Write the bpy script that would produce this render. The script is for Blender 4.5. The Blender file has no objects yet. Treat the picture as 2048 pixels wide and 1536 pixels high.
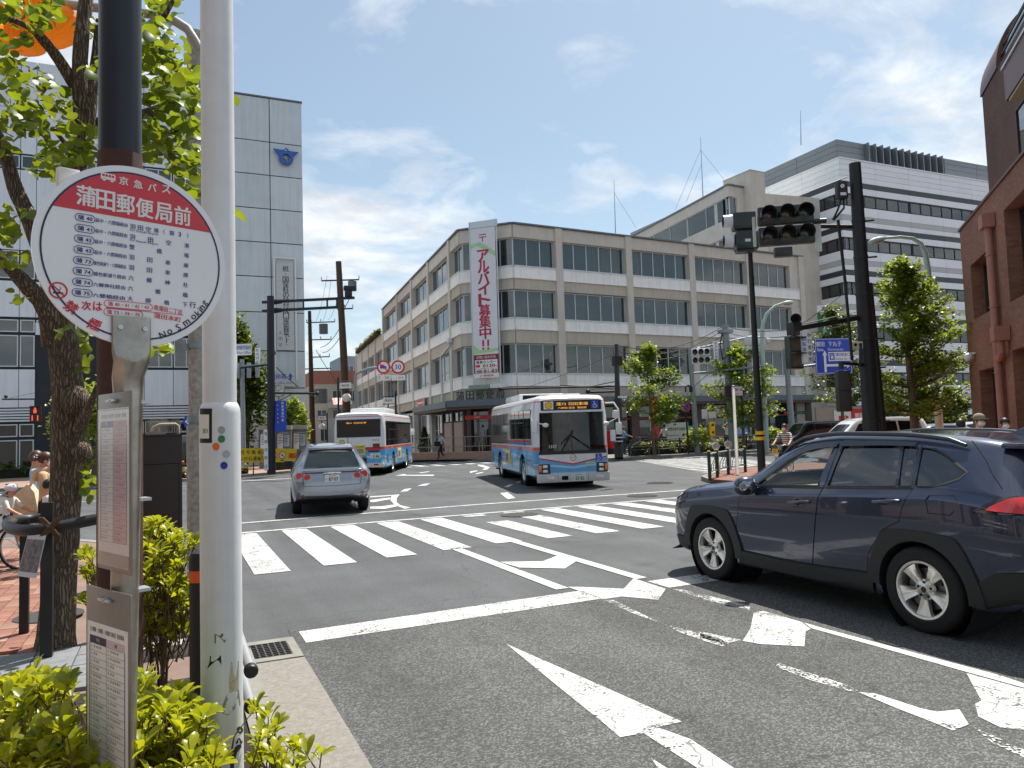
import bpy,bmesh,math,random
import numpy as np
from mathutils import Vector,Matrix
random.seed(7)
SC=bpy.context.scene
COL=SC.collection
D=bpy.data

# ------------------------------------------------------------------ camera
EYE=Vector((0,0,1.8)); FPX=1500.0
_yaw,_pit,_rol=math.atan(679/1500),math.radians(3.55),0.032
_F=Vector((math.sin(_yaw)*math.cos(_pit),math.cos(_yaw)*math.cos(_pit),math.sin(_pit)))
_R0=Vector((math.cos(_yaw),-math.sin(_yaw),0)); _U0=_R0.cross(_F)
_R=_R0*math.cos(_rol)-_U0*math.sin(_rol); _U=_R0*math.sin(_rol)+_U0*math.cos(_rol)
cam=D.objects.new('camera',D.cameras.new('camera')); COL.objects.link(cam)
cam.data.sensor_width=36; cam.data.lens=36*FPX/2048
cam.data.clip_start=0.05; cam.data.clip_end=4000
cam.matrix_world=Matrix(((_R.x,_U.x,-_F.x,0),(_R.y,_U.y,-_F.y,0),(_R.z,_U.z,-_F.z,EYE.z),(0,0,0,1)))
SC.camera=cam

# ------------------------------------------------------------------ sky, sun, exposure
SKYX,SKYY=21.0,3.3
SUN_EL,SUN_AZ=math.radians(63),math.radians(55)
w=D.worlds.new('World'); SC.world=w; w.use_nodes=True
nt=w.node_tree; nt.nodes.clear()
def N(t,typ,**kw):
    n=t.nodes.new(typ)
    for k,v in kw.items():
        if k in n.inputs:n.inputs[k].default_value=v
        else:setattr(n,k,v)
    return n
def L(t,a,b):t.links.new(a,b)
sky=N(nt,'ShaderNodeTexSky',sky_type='NISHITA',sun_disc=False,sun_elevation=SUN_EL,sun_rotation=SUN_AZ,
        altitude=0,air_density=1.0,dust_density=1.2,ozone_density=1.2)
tc=N(nt,'ShaderNodeTexCoord')
sx=N(nt,'ShaderNodeSeparateXYZ'); L(nt,tc.outputs['Generated'],sx.inputs[0])
def math_n(t,op,a,b=None,c=None):
    n=N(t,'ShaderNodeMath',operation=op)
    for i,q in enumerate((a,b,c)):
        if q is None:continue
        if isinstance(q,(int,float)):n.inputs[i].default_value=q
        else:L(t,q,n.inputs[i])
    return n.outputs[0]
den=math_n(nt,'ADD',math_n(nt,'MAXIMUM',sx.outputs[2],0.0),0.22)
cx=N(nt,'ShaderNodeCombineXYZ')
L(nt,math_n(nt,'DIVIDE',sx.outputs[0],den),cx.inputs[0]); L(nt,math_n(nt,'DIVIDE',sx.outputs[1],den),cx.inputs[1])
mp=N(nt,'ShaderNodeMapping'); mp.inputs['Location'].default_value=(SKYX,SKYY,0.4); mp.inputs['Rotation'].default_value=(0,0,-0.42)
mp.inputs['Scale'].default_value=(1.0,1.25,1); L(nt,cx.outputs[0],mp.inputs[0])
n1=N(nt,'ShaderNodeTexNoise',Scale=2.7,Detail=12.0,Roughness=0.60,Distortion=0.35); L(nt,mp.outputs[0],n1.inputs['Vector'])
n2=N(nt,'ShaderNodeTexNoise',Scale=0.95,Detail=2.0); L(nt,mp.outputs[0],n2.inputs['Vector'])
cm=math_n(nt,'ADD',n1.outputs[0],math_n(nt,'MULTIPLY_ADD',n2.outputs[0],0.9,-0.45))
rp=N(nt,'ShaderNodeValToRGB'); e=rp.color_ramp.elements; e[0].position=0.425; e[1].position=0.66
e[0].color=(0,0,0,1); e[1].color=(1,1,1,1); q=e.new(0.56); q.color=(.55,.55,.55,1)
L(nt,cm,rp.inputs[0])
tn=N(nt,'ShaderNodeVectorMath',operation='MULTIPLY'); tn.inputs[1].default_value=(.72,.76,.70); L(nt,sky.outputs[0],tn.inputs[0])
# thin veil between the clouds, thicker towards the horizon
veil=math_n(nt,'MULTIPLY_ADD',math_n(nt,'POWER',math_n(nt,'SUBTRACT',1.0,math_n(nt,'MAXIMUM',sx.outputs[2],0.0)),5.0),0.36,0.12)
hz=N(nt,'ShaderNodeMix',data_type='RGBA'); hz.inputs[7].default_value=(5.0,5.7,6.5,1); L(nt,veil,hz.inputs[0]); L(nt,tn.outputs[0],hz.inputs[6])
n3=N(nt,'ShaderNodeTexNoise',Scale=5.5,Detail=6.0,Roughness=0.6); L(nt,mp.outputs[0],n3.inputs['Vector'])
cs_=N(nt,'ShaderNodeMapRange'); L(nt,n3.outputs[0],cs_.inputs[0])
for i,q in enumerate((.34,.62,4.4,6.3)):cs_.inputs[i+1].default_value=q
cv=N(nt,'ShaderNodeVectorMath',operation='SCALE'); cv.inputs[0].default_value=(.955,.985,1.02); L(nt,cs_.outputs[0],cv.inputs['Scale'])
mx=N(nt,'ShaderNodeMix',data_type='RGBA'); L(nt,cv.outputs[0],mx.inputs[7])
L(nt,hz.outputs[2],mx.inputs[6]); L(nt,math_n(nt,'MULTIPLY',rp.outputs[0],0.9),mx.inputs[0])
bg=N(nt,'ShaderNodeBackground',Strength=0.095); L(nt,mx.outputs[2],bg.inputs[0])
wo=N(nt,'ShaderNodeOutputWorld'); L(nt,bg.outputs[0],wo.inputs[0])
sl=D.lights.new('sun','SUN'); sl.energy=3.8; sl.angle=math.radians(0.5); sl.color=(1.0,0.955,0.88)
sun=D.objects.new('sun',sl); COL.objects.link(sun)
_sd=Vector((math.sin(SUN_AZ)*math.cos(SUN_EL),math.cos(SUN_AZ)*math.cos(SUN_EL),math.sin(SUN_EL)))
sun.rotation_euler=_sd.to_track_quat('Z','Y').to_euler(); sun.location=(20,20,60)
vs=SC.view_settings; SC.display_settings.display_device='sRGB'
vs.view_transform='Standard'; vs.look='None'; vs.gamma=1; vs.use_curve_mapping=False; vs.exposure=0.95
SC.cycles.max_bounces=8; SC.cycles.transparent_max_bounces=12; SC.cycles.use_denoising=True
SC.cycles.caustics_reflective=False; SC.cycles.caustics_refractive=False

# ------------------------------------------------------------------ points of the place, measured along sight lines of the survey photo
def ray(x,y):return _F+_R*((x-1024)/FPX)+_U*((768-y)/FPX)
def G(x,y,z=0.0):d=ray(x,y); return EYE+d*((z-EYE.z)/d.z)
def PY(x,y,Y):d=ray(x,y); return EYE+d*(Y/d.y)
def PT(x,y,t):return EYE+ray(x,y)*t
def PZ(x,y,P):# height above ground at plan position P seen on row y
    d=ray(x,y); return EYE.z+d.z*math.hypot(P[0],P[1])/math.hypot(d.x,d.y)

# ------------------------------------------------------------------ materials
MATS={}
def lin(h):
    h=h.lstrip('#'); r=[int(h[i:i+2],16)/255 for i in (0,2,4)]
    return [x/12.92 if x <= 0.04045 else ((x+0.055)/1.055)**2.4 for x in r]
def newmat(name):
    m=D.materials.new(name); m.use_nodes=True; t=m.node_tree; t.nodes.clear()
    o=N(t,'ShaderNodeOutputMaterial'); return m,t,o
def M(name,c,r=0.6,m=0.0,v=0.08,s=5.0,b=0.0,bs=80.0,sp=0.5,coat=0.0,emit=0.0,stain=0.0,space='Object',rnd=0.0):
    if name in MATS:return MATS[name]
    c=lin(c) if isinstance(c,str) else list(c)
    mm,t,o=newmat(name)
    p=N(t,'ShaderNodeBsdfPrincipled',Roughness=r,Metallic=m); p.inputs['Specular IOR Level'].default_value=sp
    p.inputs['Coat Weight'].default_value=coat; p.inputs['Coat Roughness'].default_value=0.03
    L(t,p.outputs[0],o.inputs[0])
    tcn=N(t,'ShaderNodeTexCoord'); cs=tcn.outputs[space]
    if v>0:
        nn=N(t,'ShaderNodeTexNoise',Scale=s,Detail=4.0,Roughness=0.6); L(t,cs,nn.inputs['Vector'])
        mr=N(t,'ShaderNodeMapRange'); mr.inputs[1].default_value=0.3; mr.inputs[2].default_value=0.7
        mr.inputs[3].default_value=1-v; mr.inputs[4].default_value=1+v; L(t,nn.outputs[0],mr.inputs[0])
        out=mr.outputs[0]
        if stain>0:
            mpn=N(t,'ShaderNodeMapping'); mpn.inputs['Scale'].default_value=(2.6,2.6,0.12); L(t,cs,mpn.inputs[0])
            n3=N(t,'ShaderNodeTexNoise',Scale=2.0,Detail=5.0,Roughness=0.65); L(t,mpn.outputs[0],n3.inputs['Vector'])
            m3=N(t,'ShaderNodeMapRange'); m3.inputs[1].default_value=0.45; m3.inputs[2].default_value=0.75
            m3.inputs[3].default_value=1; m3.inputs[4].default_value=1-stain; L(t,n3.outputs[0],m3.inputs[0])
            out=math_n(t,'MULTIPLY',out,m3.outputs[0])
        if rnd>0:out=math_n(t,'MULTIPLY',out,math_n(t,'MULTIPLY_ADD',N(t,'ShaderNodeObjectInfo').outputs['Random'],2*rnd,1-rnd))
        vm=N(t,'ShaderNodeVectorMath',operation='SCALE'); vm.inputs[0].default_value=c; L(t,out,vm.inputs['Scale'])
        L(t,vm.outputs[0],p.inputs['Base Color'])
        if emit>0:L(t,vm.outputs[0],p.inputs['Emission Color'])
    else:
        p.inputs['Base Color'].default_value=(*c,1)
        if emit>0:p.inputs['Emission Color'].default_value=(*c,1)
    if emit>0:p.inputs['Emission Strength'].default_value=emit
    if b>0:
        nb=N(t,'ShaderNodeTexNoise',Scale=bs,Detail=3.0); L(t,cs,nb.inputs['Vector'])
        bp=N(t,'ShaderNodeBump',Strength=b,Distance=0.01); L(t,nb.outputs[0],bp.inputs['Height']); L(t,bp.outputs[0],p.inputs['Normal'])
    MATS[name]=mm; return mm
def glass(name,tint,dens,rough=0.02,REF=.06):
    """see-through pane: tinted transparency under a fresnel reflection"""
    if name in MATS:return MATS[name]
    mm,t,o=newmat(name)
    tr=N(t,'ShaderNodeBsdfTransparent',Color=(*tint,1)); df=N(t,'ShaderNodeBsdfDiffuse',Color=(tint[0]*.12,tint[1]*.12,tint[2]*.12,1))
    a=N(t,'ShaderNodeMixShader',Fac=dens); L(t,tr.outputs[0],a.inputs[1]); L(t,df.outputs[0],a.inputs[2])
    gl=N(t,'ShaderNodeBsdfGlossy',Roughness=rough)
    ge=N(t,'ShaderNodeNewGeometry'); dt=N(t,'ShaderNodeVectorMath',operation='DOT_PRODUCT'); L(t,ge.outputs['Incoming'],dt.inputs[0]); L(t,ge.outputs['Normal'],dt.inputs[1])
    f5=math_n(t,'POWER',math_n(t,'SUBTRACT',1.0,math_n(t,'ABSOLUTE',dt.outputs['Value'])),5.0); fz=math_n(t,'MULTIPLY_ADD',f5,.92,REF)
    b2=N(t,'ShaderNodeMixShader'); L(t,fz,b2.inputs[0]); L(t,a.outputs[0],b2.inputs[1]); L(t,gl.outputs[0],b2.inputs[2])
    L(t,b2.outputs[0],o.inputs[0]); MATS[name]=mm; return mm
def leafmat(name,c1,c2,tr=0.5,r=0.4,glos=0.06):
    if name in MATS:return MATS[name]
    mm,t,o=newmat(name)
    g=N(t,'ShaderNodeNewGeometry'); oi=N(t,'ShaderNodeObjectInfo'); ti=N(t,'ShaderNodeTexCoord')
    nn=N(t,'ShaderNodeTexNoise',Scale=3.0,Detail=2.0); L(t,ti.outputs['Object'],nn.inputs['Vector'])
    f=math_n(t,'FRACT',math_n(t,'ADD',g.outputs['Random Per Island'],oi.outputs['Random']))
    f=math_n(t,'MULTIPLY_ADD',nn.outputs[0],0.5,math_n(t,'MULTIPLY_ADD',f,0.75,-0.12))
    mx2=N(t,'ShaderNodeMix',data_type='RGBA'); mx2.inputs[6].default_value=(*lin(c1),1); mx2.inputs[7].default_value=(*lin(c2),1); L(t,f,mx2.inputs[0])
    p=N(t,'ShaderNodeBsdfPrincipled',Roughness=r); L(t,mx2.outputs[2],p.inputs['Base Color'])
    tl=N(t,'ShaderNodeBsdfTranslucent'); sc=N(t,'ShaderNodeMix',data_type='RGBA'); sc.inputs[0].default_value=0.35
    L(t,mx2.outputs[2],sc.inputs[6]); sc.inputs[7].default_value=(0.55,0.55,0.02,1); L(t,sc.outputs[2],tl.inputs[0])
    a=N(t,'ShaderNodeMixShader',Fac=tr); L(t,p.outputs[0],a.inputs[1]); L(t,tl.outputs[0],a.inputs[2]); L(t,a.outputs[0],o.inputs[0])
    MATS[name]=mm; return mm

# ------------------------------------------------------------------ mesh builder
class MB:
    def __init__(s):s.v=[]; s.f=[]; s.mi=[]; s.mats=[]
    def mat(s,m):
        if m not in s.mats:s.mats.append(m)
        return s.mats.index(m)
    def add(s,vs_,fs,m,T=None):
        b=len(s.v); k=s.mat(m)
        if T is not None:vs_=[T @ Vector(v) for v in vs_]
        s.v += [tuple(v) for v in vs_]; s.f += [tuple(i+b for i in f) for f in fs]; s.mi += [k]*len(fs); return s
    def box(s,x0,y0,z0,x1,y1,z1,m,T=None):
        x0,x1=min(x0,x1),max(x0,x1); y0,y1=min(y0,y1),max(y0,y1); z0,z1=min(z0,z1),max(z0,z1)
        return s.add([(x0,y0,z0),(x1,y0,z0),(x1,y1,z0),(x0,y1,z0),(x0,y0,z1),(x1,y0,z1),(x1,y1,z1),(x0,y1,z1)],
                     [(0,3,2,1),(4,5,6,7),(0,1,5,4),(1,2,6,5),(2,3,7,6),(3,0,4,7)],m,T)
    def bbox(s,x0,y0,z0,x1,y1,z1,c,m,T=None):
        """box with chamfered vertical and horizontal edges"""
        bm=bmesh.new(); bmesh.ops.create_cube(bm,size=1)
        for v in bm.verts:v.co=Vector(((x0+x1)/2+v.co.x*(x1-x0),(y0+y1)/2+v.co.y*(y1-y0),(z0+z1)/2+v.co.z*(z1-z0)))
        bmesh.ops.bevel(bm,geom=list(bm.edges),offset=c,segments=2,profile=0.6,affect='EDGES')
        bm.verts.index_update(); s.add([v.co.copy() for v in bm.verts],[[v.index for v in f.verts] for f in bm.faces],m,T); bm.free(); return s
    def bar(s,p0,p1,w_,h_,m,T=None,up=(0,0,1)):
        p0,p1=Vector(p0),Vector(p1); d=(p1-p0); l=d.length; d.normalize()
        u=Vector(up);
        if abs(d.dot(u))>0.98:u=Vector((0,1,0))
        a=d.cross(u).normalized(); b=a.cross(d).normalized()
        Q=Matrix((( a.x,d.x,b.x,p0.x),(a.y,d.y,b.y,p0.y),(a.z,d.z,b.z,p0.z),(0,0,0,1)))
        if T is not None:Q=T @ Q
        return s.box(-w_/2,0,-h_/2,w_/2,l,h_/2,m,Q)
    def cyl(s,p0,p1,r0,m,r1=None,n=14,T=None,caps=True):
        r1=r0 if r1 is None else r1; p0,p1=Vector(p0),Vector(p1); d=(p1-p0).normalized()
        u=Vector((0,0,1)) if abs(d.z)<0.9 else Vector((0,1,0)); a=d.cross(u).normalized(); b=d.cross(a)
        vs_=[]
        for p,r in ((p0,r0),(p1,r1)):
            for i in range(n):t=2*math.pi*i/n; vs_.append(p+a*(r*math.cos(t))+b*(r*math.sin(t)))
        fs=[(i,(i+1) % n,n+(i+1) % n,n+i) for i in range(n)]
        if caps:fs += [tuple(range(n))[::-1],tuple(range(n,2*n))]
        return s.add(vs_,fs,m,T)
    def tube(s,pts,r,m,n=8,T=None,caps=True):
        pts=[Vector(p) for p in pts]; k=len(pts); rs=r if isinstance(r,(list,tuple)) else [r]*k
        vs_=[]; a=None
        for i,p in enumerate(pts):
            d=(pts[min(i+1,k-1)]-pts[max(i-1,0)]).normalized()
            if a is None:a=d.cross(Vector((0,0,1)) if abs(d.z)<0.9 else Vector((0,1,0))).normalized()
            else:a=(a-d*a.dot(d)).normalized()
            b=d.cross(a)
            for j in range(n):t=2*math.pi*j/n; vs_.append(p+(a*math.cos(t)+b*math.sin(t))*rs[i])
        fs=[(i*n+j,i*n+(j+1) % n,(i+1)*n+(j+1) % n,(i+1)*n+j) for i in range(k-1) for j in range(n)]
        if caps:fs += [tuple(range(n))[::-1],tuple(range((k-1)*n,k*n))]
        return s.add(vs_,fs,m,T)
    def lathe(s,prof,m,n=20,T=None,a0=0.0,a1=2*math.pi):
        full=abs(a1-a0-2*math.pi)<1e-6; k=n if full else n+1
        vs_=[(r*math.cos(a0+(a1-a0)*i/n),r*math.sin(a0+(a1-a0)*i/n),z) for r,z in prof for i in range(k)]
        fs=[(j*k+i,j*k+(i+1) % k,(j+1)*k+(i+1) % k,(j+1)*k+i) for j in range(len(prof)-1) for i in range(n)]
        return s.add(vs_,fs,m,T)
    def prism(s,poly,z0,z1,m,T=None):
        n=len(poly); a=sum(poly[i][0]*poly[(i+1) % n][1]-poly[(i+1) % n][0]*poly[i][1] for i in range(n))
        if a<0:poly=poly[::-1]
        vs_=[(x,y,z0) for x,y in poly]+[(x,y,z1) for x,y in poly]
        return s.add(vs_,[tuple(range(n))[::-1],tuple(range(n,2*n))]+[(i,(i+1) % n,n+(i+1) % n,n+i) for i in range(n)],m,T)
    def face(s,pts,m,T=None):return s.add(pts,[tuple(range(len(pts)))],m,T)
    def ball(s,c,r,m,nu=14,nv=9,T=None):
        r=(r,r,r) if isinstance(r,(int,float)) else r; c=Vector(c)
        vs_=[c+Vector((0,0,-r[2]))]+[c+Vector((r[0]*math.sin(math.pi*j/nv)*math.cos(2*math.pi*i/nu),r[1]*math.sin(math.pi*j/nv)*math.sin(2*math.pi*i/nu),-r[2]*math.cos(math.pi*j/nv))) for j in range(1,nv) for i in range(nu)]+[c+Vector((0,0,r[2]))]
        fs=[(0,1+(i+1) % nu,1+i) for i in range(nu)]
        fs += [(1+(j-1)*nu+i,1+(j-1)*nu+(i+1) % nu,1+j*nu+(i+1) % nu,1+j*nu+i) for j in range(1,nv-1) for i in range(nu)]
        e=len(vs_)-1; b=1+(nv-2)*nu
        fs += [(b+i,b+(i+1) % nu,e) for i in range(nu)]
        return s.add(vs_,fs,m,T)
    def ring(s,R_,r,m,n=28,k=8,T=None,a0=0,a1=2*math.pi):
        return s.lathe([(R_+r*math.cos(2*math.pi*j/k),r*math.sin(2*math.pi*j/k)) for j in range(k+1)],m,n,T,a0,a1)
    def mesh(s,name,smooth=0):
        me=D.meshes.new(name); me.from_pydata(s.v,[],s.f)
        for m in s.mats:me.materials.append(m)
        if s.mi:me.polygons.foreach_set('material_index',s.mi)
        if smooth:
            me.polygons.foreach_set('use_smooth',[True]*len(me.polygons)); me.update(); me.set_sharp_from_angle(angle=math.radians(smooth))
        me.update(); return me
    def out(s,name,parent=None,smooth=0,T=None,label=None,kind=None):
        return ob(name,s.mesh(name,smooth),parent,T,label,kind)
def ob(name,me,parent=None,T=None,label=None,kind=None):
    o=D.objects.new(name,me); COL.objects.link(o)
    if parent is not None:o.parent=parent
    if T is not None:o.matrix_local=T
    if label:o['label']=label
    if kind:o['kind']=kind
    return o
def thing(name,label,cat,loc=(0,0,0),rz=0.0,group=None,me=None):
    o=D.objects.new(name,me); COL.objects.link(o); o.location=loc; o.rotation_euler=(0,0,rz)
    o['label']=label; o['category']=cat
    if group:o['group']=group
    return o
def tagt(o,label,cat,group=None):
    o['label']=label; o['category']=cat
    if group:o['group']=group
    return o
def dup(root,loc=None,rz=None,label=None):
    r=root.copy(); COL.objects.link(r)
    if loc is not None:r.location=loc
    if rz is not None:r.rotation_euler=(0,0,rz)
    if label:r['label']=label
    for ch in list(root.children):
        c=ch.copy(); COL.objects.link(c); c.parent=r
        for g_ in list(ch.children):d=g_.copy(); COL.objects.link(d); d.parent=c
    return r
def fr(o,x,up=(0,0,1)):
    """frame: x to the viewer's right, y up, z towards the viewer"""
    x=Vector(x).normalized(); u=Vector(up); z=x.cross(u).normalized(); u=z.cross(x)
    return Matrix(((x.x,u.x,z.x,o[0]),(x.y,u.y,z.y,o[1]),(x.z,u.z,z.z,o[2]),(0,0,0,1)))
TR=Matrix.Translation
def RZ(a):return Matrix.Rotation(a,4,'Z')
def hd(deg):a=math.radians(deg); return Vector((math.sin(a),math.cos(a),0))    # compass-like heading from the street axis

# ------------------------------------------------------------------ lettering
_TX={}
def glyphs(s):
    if s not in _TX:
        c=D.curves.new('t','FONT'); c.body=s; c.resolution_u=2; o=D.objects.new('t',c)
        me=D.meshes.new_from_object(o); vs_=[v.co.copy() for v in me.vertices]; fs=[tuple(p.vertices) for p in me.polygons]
        D.objects.remove(o); D.curves.remove(c); D.meshes.remove(me)
        _TX[s]=(vs_,fs,(min(v.x for v in vs_),max(v.x for v in vs_),min(v.y for v in vs_),max(v.y for v in vs_)) if vs_ else (0,1,0,1))
    return _TX[s]
def tx(mb,s,m,T,x,y,h,w=None,bold=0.0,al='c',z=0.003):
    """text s centred (or l/r aligned) at x,y of frame T, h high; w forces its width; bold strokes are doubled copies"""
    vs_,fs,b=glyphs(s); sy=h/max(b[3]-b[2],.05); sx_=(w/(b[1]-b[0])) if w else sy
    ax={'c':(b[0]+b[1])/2,'l':b[0],'r':b[1]}[al]; cy=(b[2]+b[3])/2; k=bold*1.1
    for i,(ox,oy) in enumerate([(0,0)] if bold<.006 else [(-k,0),(k,0)] if bold<.017 else [(-k,k*.6),(k,k*.6),(-k,-k*.6),(k,-k*.6)]):
        mb.add([((v.x-ax+ox)*sx_+x,(v.y-cy+oy)*sy+y,z+i*4e-5) for v in vs_],fs,m,T)
def txs(mb,s,m,T,x0,x1,y,h,bold=0.0,z=0.003,w=None):
    n=len(s)
    for i,ch in enumerate(s):
        if ch != ' ':tx(mb,ch,m,T,x0+(x1-x0)*(i/(n-1) if n>1 else 0.5),y,h,w if w else h,bold,'c',z)
def txv(mb,s,m,T,x,y0,y1,h,bold=0.0,z=0.003,w=None):
    n=len(s)
    for i,ch in enumerate(s):
        if ch != ' ':
            yy=y0+(y1-y0)*(i/(n-1) if n>1 else .5)
            if ch == 'ー':mb.box(x-.07*h,yy-h*.45,z-.001,x+.07*h,yy+h*.45,z,m,T)
            elif ch in '!・':tx(mb,ch,m,T,x,yy,h*(.95 if ch == '!' else .2),None,bold,'c',z)
            else:tx(mb,ch,m,T,x,yy,h,w if w else h*.98,bold,'c',z)
def rect(mb,T,x0,y0,x1,y1,m,z=0.001,t=0.001):mb.box(x0,y0,z-t,x1,y1,z,m,T)
def disc(mb,T,x,y,r,m,z=0.001,n=32,ry=None):mb.prism([(x+r*math.cos(2*math.pi*i/n),y+(ry or r)*math.sin(2*math.pi*i/n)) for i in range(n)],z-.001,z,m,T)
def ringf(mb,T,x,y,r0,r1,m,z=0.002,n=32):
    vs_=[(x+r*math.cos(2*math.pi*i/n),y+r*math.sin(2*math.pi*i/n),z) for r in (r0,r1) for i in range(n)]
    mb.add(vs_,[(i,n+i,n+(i+1) % n,(i+1) % n) for i in range(n)],m,T)
def line(mb,T,p,q,w_,m,z=0.003):mb.bar((p[0],p[1],z),(q[0],q[1],z),w_,.001,m,T,up=(0,0,1))
def pill(mb,T,x0,x1,y,h,m,z=0.002,t=0.004):
    r=h/2; pts=[]
    for i in range(13):a=math.pi/2+math.pi*i/12; pts.append((x0+r+r*math.cos(a),y+r*math.sin(a)))
    for i in range(13):a=-math.pi/2+math.pi*i/12; pts.append((x1-r+r*math.cos(a),y+r*math.sin(a)))
    n=len(pts)
    for i in range(n):line(mb,T,pts[i],pts[(i+1) % n],t,m,z)

WHITE=M('white_paint','#e6e6e4',.45,v=.04); BLACK=M('black_paint','#141416',.45,v=.1); NAVY=M('navy_print','#26307c',.5,v=.03)
RED=M('red_print','#d0222c',.45,v=.05); BLUE=M('blue_sign','#1546b4',.4,v=.05); YEL=M('yellow_paint','#f0b818',.5,v=.06)
GREY=M('galvanised','#9aa3a8',.45,.4,.1,8); DGREY=M('dark_metal','#1c1d20',.5,.0,.15,6); INK=M('black_print','#17171b',.5,v=.05)
STEEL=M('stainless','#a09a8f',.33,.85,.22,12,b=.05); BROWNP=M('brown_pole_paint','#4a2c22',.75,v=.15,s=20,b=.6,bs=300)
SILV=M('aluminium','#c3c7ca',.35,.6,.05); GREEN=M('green_print','#0e6c42',.5,v=.05); WPANEL=M('signal_white','#cfd3d6',.5,v=.06)
RUB=M('rubber','#151515',.85,v=.2,s=20); ORANGE=M('orange_print','#d9641e',.5,v=.05)
# ================================================================== GROUND
def asphalt(name,c,chip,scale,bump):
    mm,t,o=newmat(name); p=N(t,'ShaderNodeBsdfPrincipled',Roughness=.82); L(t,p.outputs[0],o.inputs[0])
    p.inputs['Specular IOR Level'].default_value=.35
    cs=N(t,'ShaderNodeTexCoord').outputs['Object']
    vo=N(t,'ShaderNodeTexVoronoi',Scale=scale,Randomness=1.0); L(t,cs,vo.inputs['Vector'])
    sp=N(t,'ShaderNodeSeparateColor'); L(t,vo.outputs['Color'],sp.inputs[0])
    a=N(t,'ShaderNodeMapRange'); a.inputs[1].default_value=.45; a.inputs[2].default_value=1; a.inputs[3].default_value=1-chip*.35; a.inputs[4].default_value=1+chip
    L(t,sp.outputs[0],a.inputs[0])
    n1=N(t,'ShaderNodeTexNoise',Scale=.55,Detail=6.,Roughness=.6); L(t,cs,n1.inputs['Vector'])
    b=N(t,'ShaderNodeMapRange'); b.inputs[1].default_value=.3; b.inputs[2].default_value=.72; b.inputs[3].default_value=.78; b.inputs[4].default_value=1.2; L(t,n1.outputs[0],b.inputs[0])
    mpn=N(t,'ShaderNodeMapping'); mpn.inputs['Scale'].default_value=(1.1,.07,1); L(t,cs,mpn.inputs[0])
    n2=N(t,'ShaderNodeTexNoise',Scale=1.4,Detail=3.); L(t,mpn.outputs[0],n2.inputs['Vector'])
    b2=N(t,'ShaderNodeMapRange'); b2.inputs[1].default_value=.35; b2.inputs[2].default_value=.7; b2.inputs[3].default_value=.84; b2.inputs[4].default_value=1.14; L(t,n2.outputs[0],b2.inputs[0])
    n4=N(t,'ShaderNodeTexNoise',Scale=1.15,Detail=2.); L(t,cs,n4.inputs['Vector']); b4=N(t,'ShaderNodeMapRange'); L(t,n4.outputs[0],b4.inputs[0])
    for i_,q_ in enumerate((.62,.74,1.0,.72)):b4.inputs[i_+1].default_value=q_
    # hairline cracks
    wn=N(t,'ShaderNodeTexNoise',Scale=1.6,Detail=4.); L(t,cs,wn.inputs['Vector'])
    vm0=N(t,'ShaderNodeVectorMath',operation='MULTIPLY_ADD'); L(t,wn.outputs['Color'],vm0.inputs[0]); vm0.inputs[1].default_value=(.9,.9,0); L(t,cs,vm0.inputs[2])
    vc=N(t,'ShaderNodeTexVoronoi',Scale=.21,feature='DISTANCE_TO_EDGE'); L(t,vm0.outputs[0],vc.inputs['Vector'])
    cr=N(t,'ShaderNodeMapRange'); cr.inputs[1].default_value=.0; cr.inputs[2].default_value=.004; cr.inputs[3].default_value=.68; cr.inputs[4].default_value=1; L(t,vc.outputs['Distance'],cr.inputs[0])
    f=math_n(t,'MULTIPLY',math_n(t,'MULTIPLY',a.outputs[0],math_n(t,'MULTIPLY',b.outputs[0],b4.outputs[0])),math_n(t,'MULTIPLY',b2.outputs[0],cr.outputs[0]))
    vm=N(t,'ShaderNodeVectorMath',operation='SCALE'); vm.inputs[0].default_value=lin(c); L(t,f,vm.inputs['Scale']); L(t,vm.outputs[0],p.inputs['Base Color'])
    bp=N(t,'ShaderNodeBump',Strength=bump,Distance=.006); L(t,math_n(t,'ADD',sp.outputs[1],math_n(t,'MULTIPLY',vo.outputs['Distance'],-.8)),bp.inputs['Height']); L(t,bp.outputs[0],p.inputs['Normal'])
    MATS[name]=mm; return mm
ASPH=asphalt('junction_asphalt','#525456',.4,150,.4)
ASPN=asphalt('coarse_asphalt','#565756',.95,95,.9)
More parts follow.
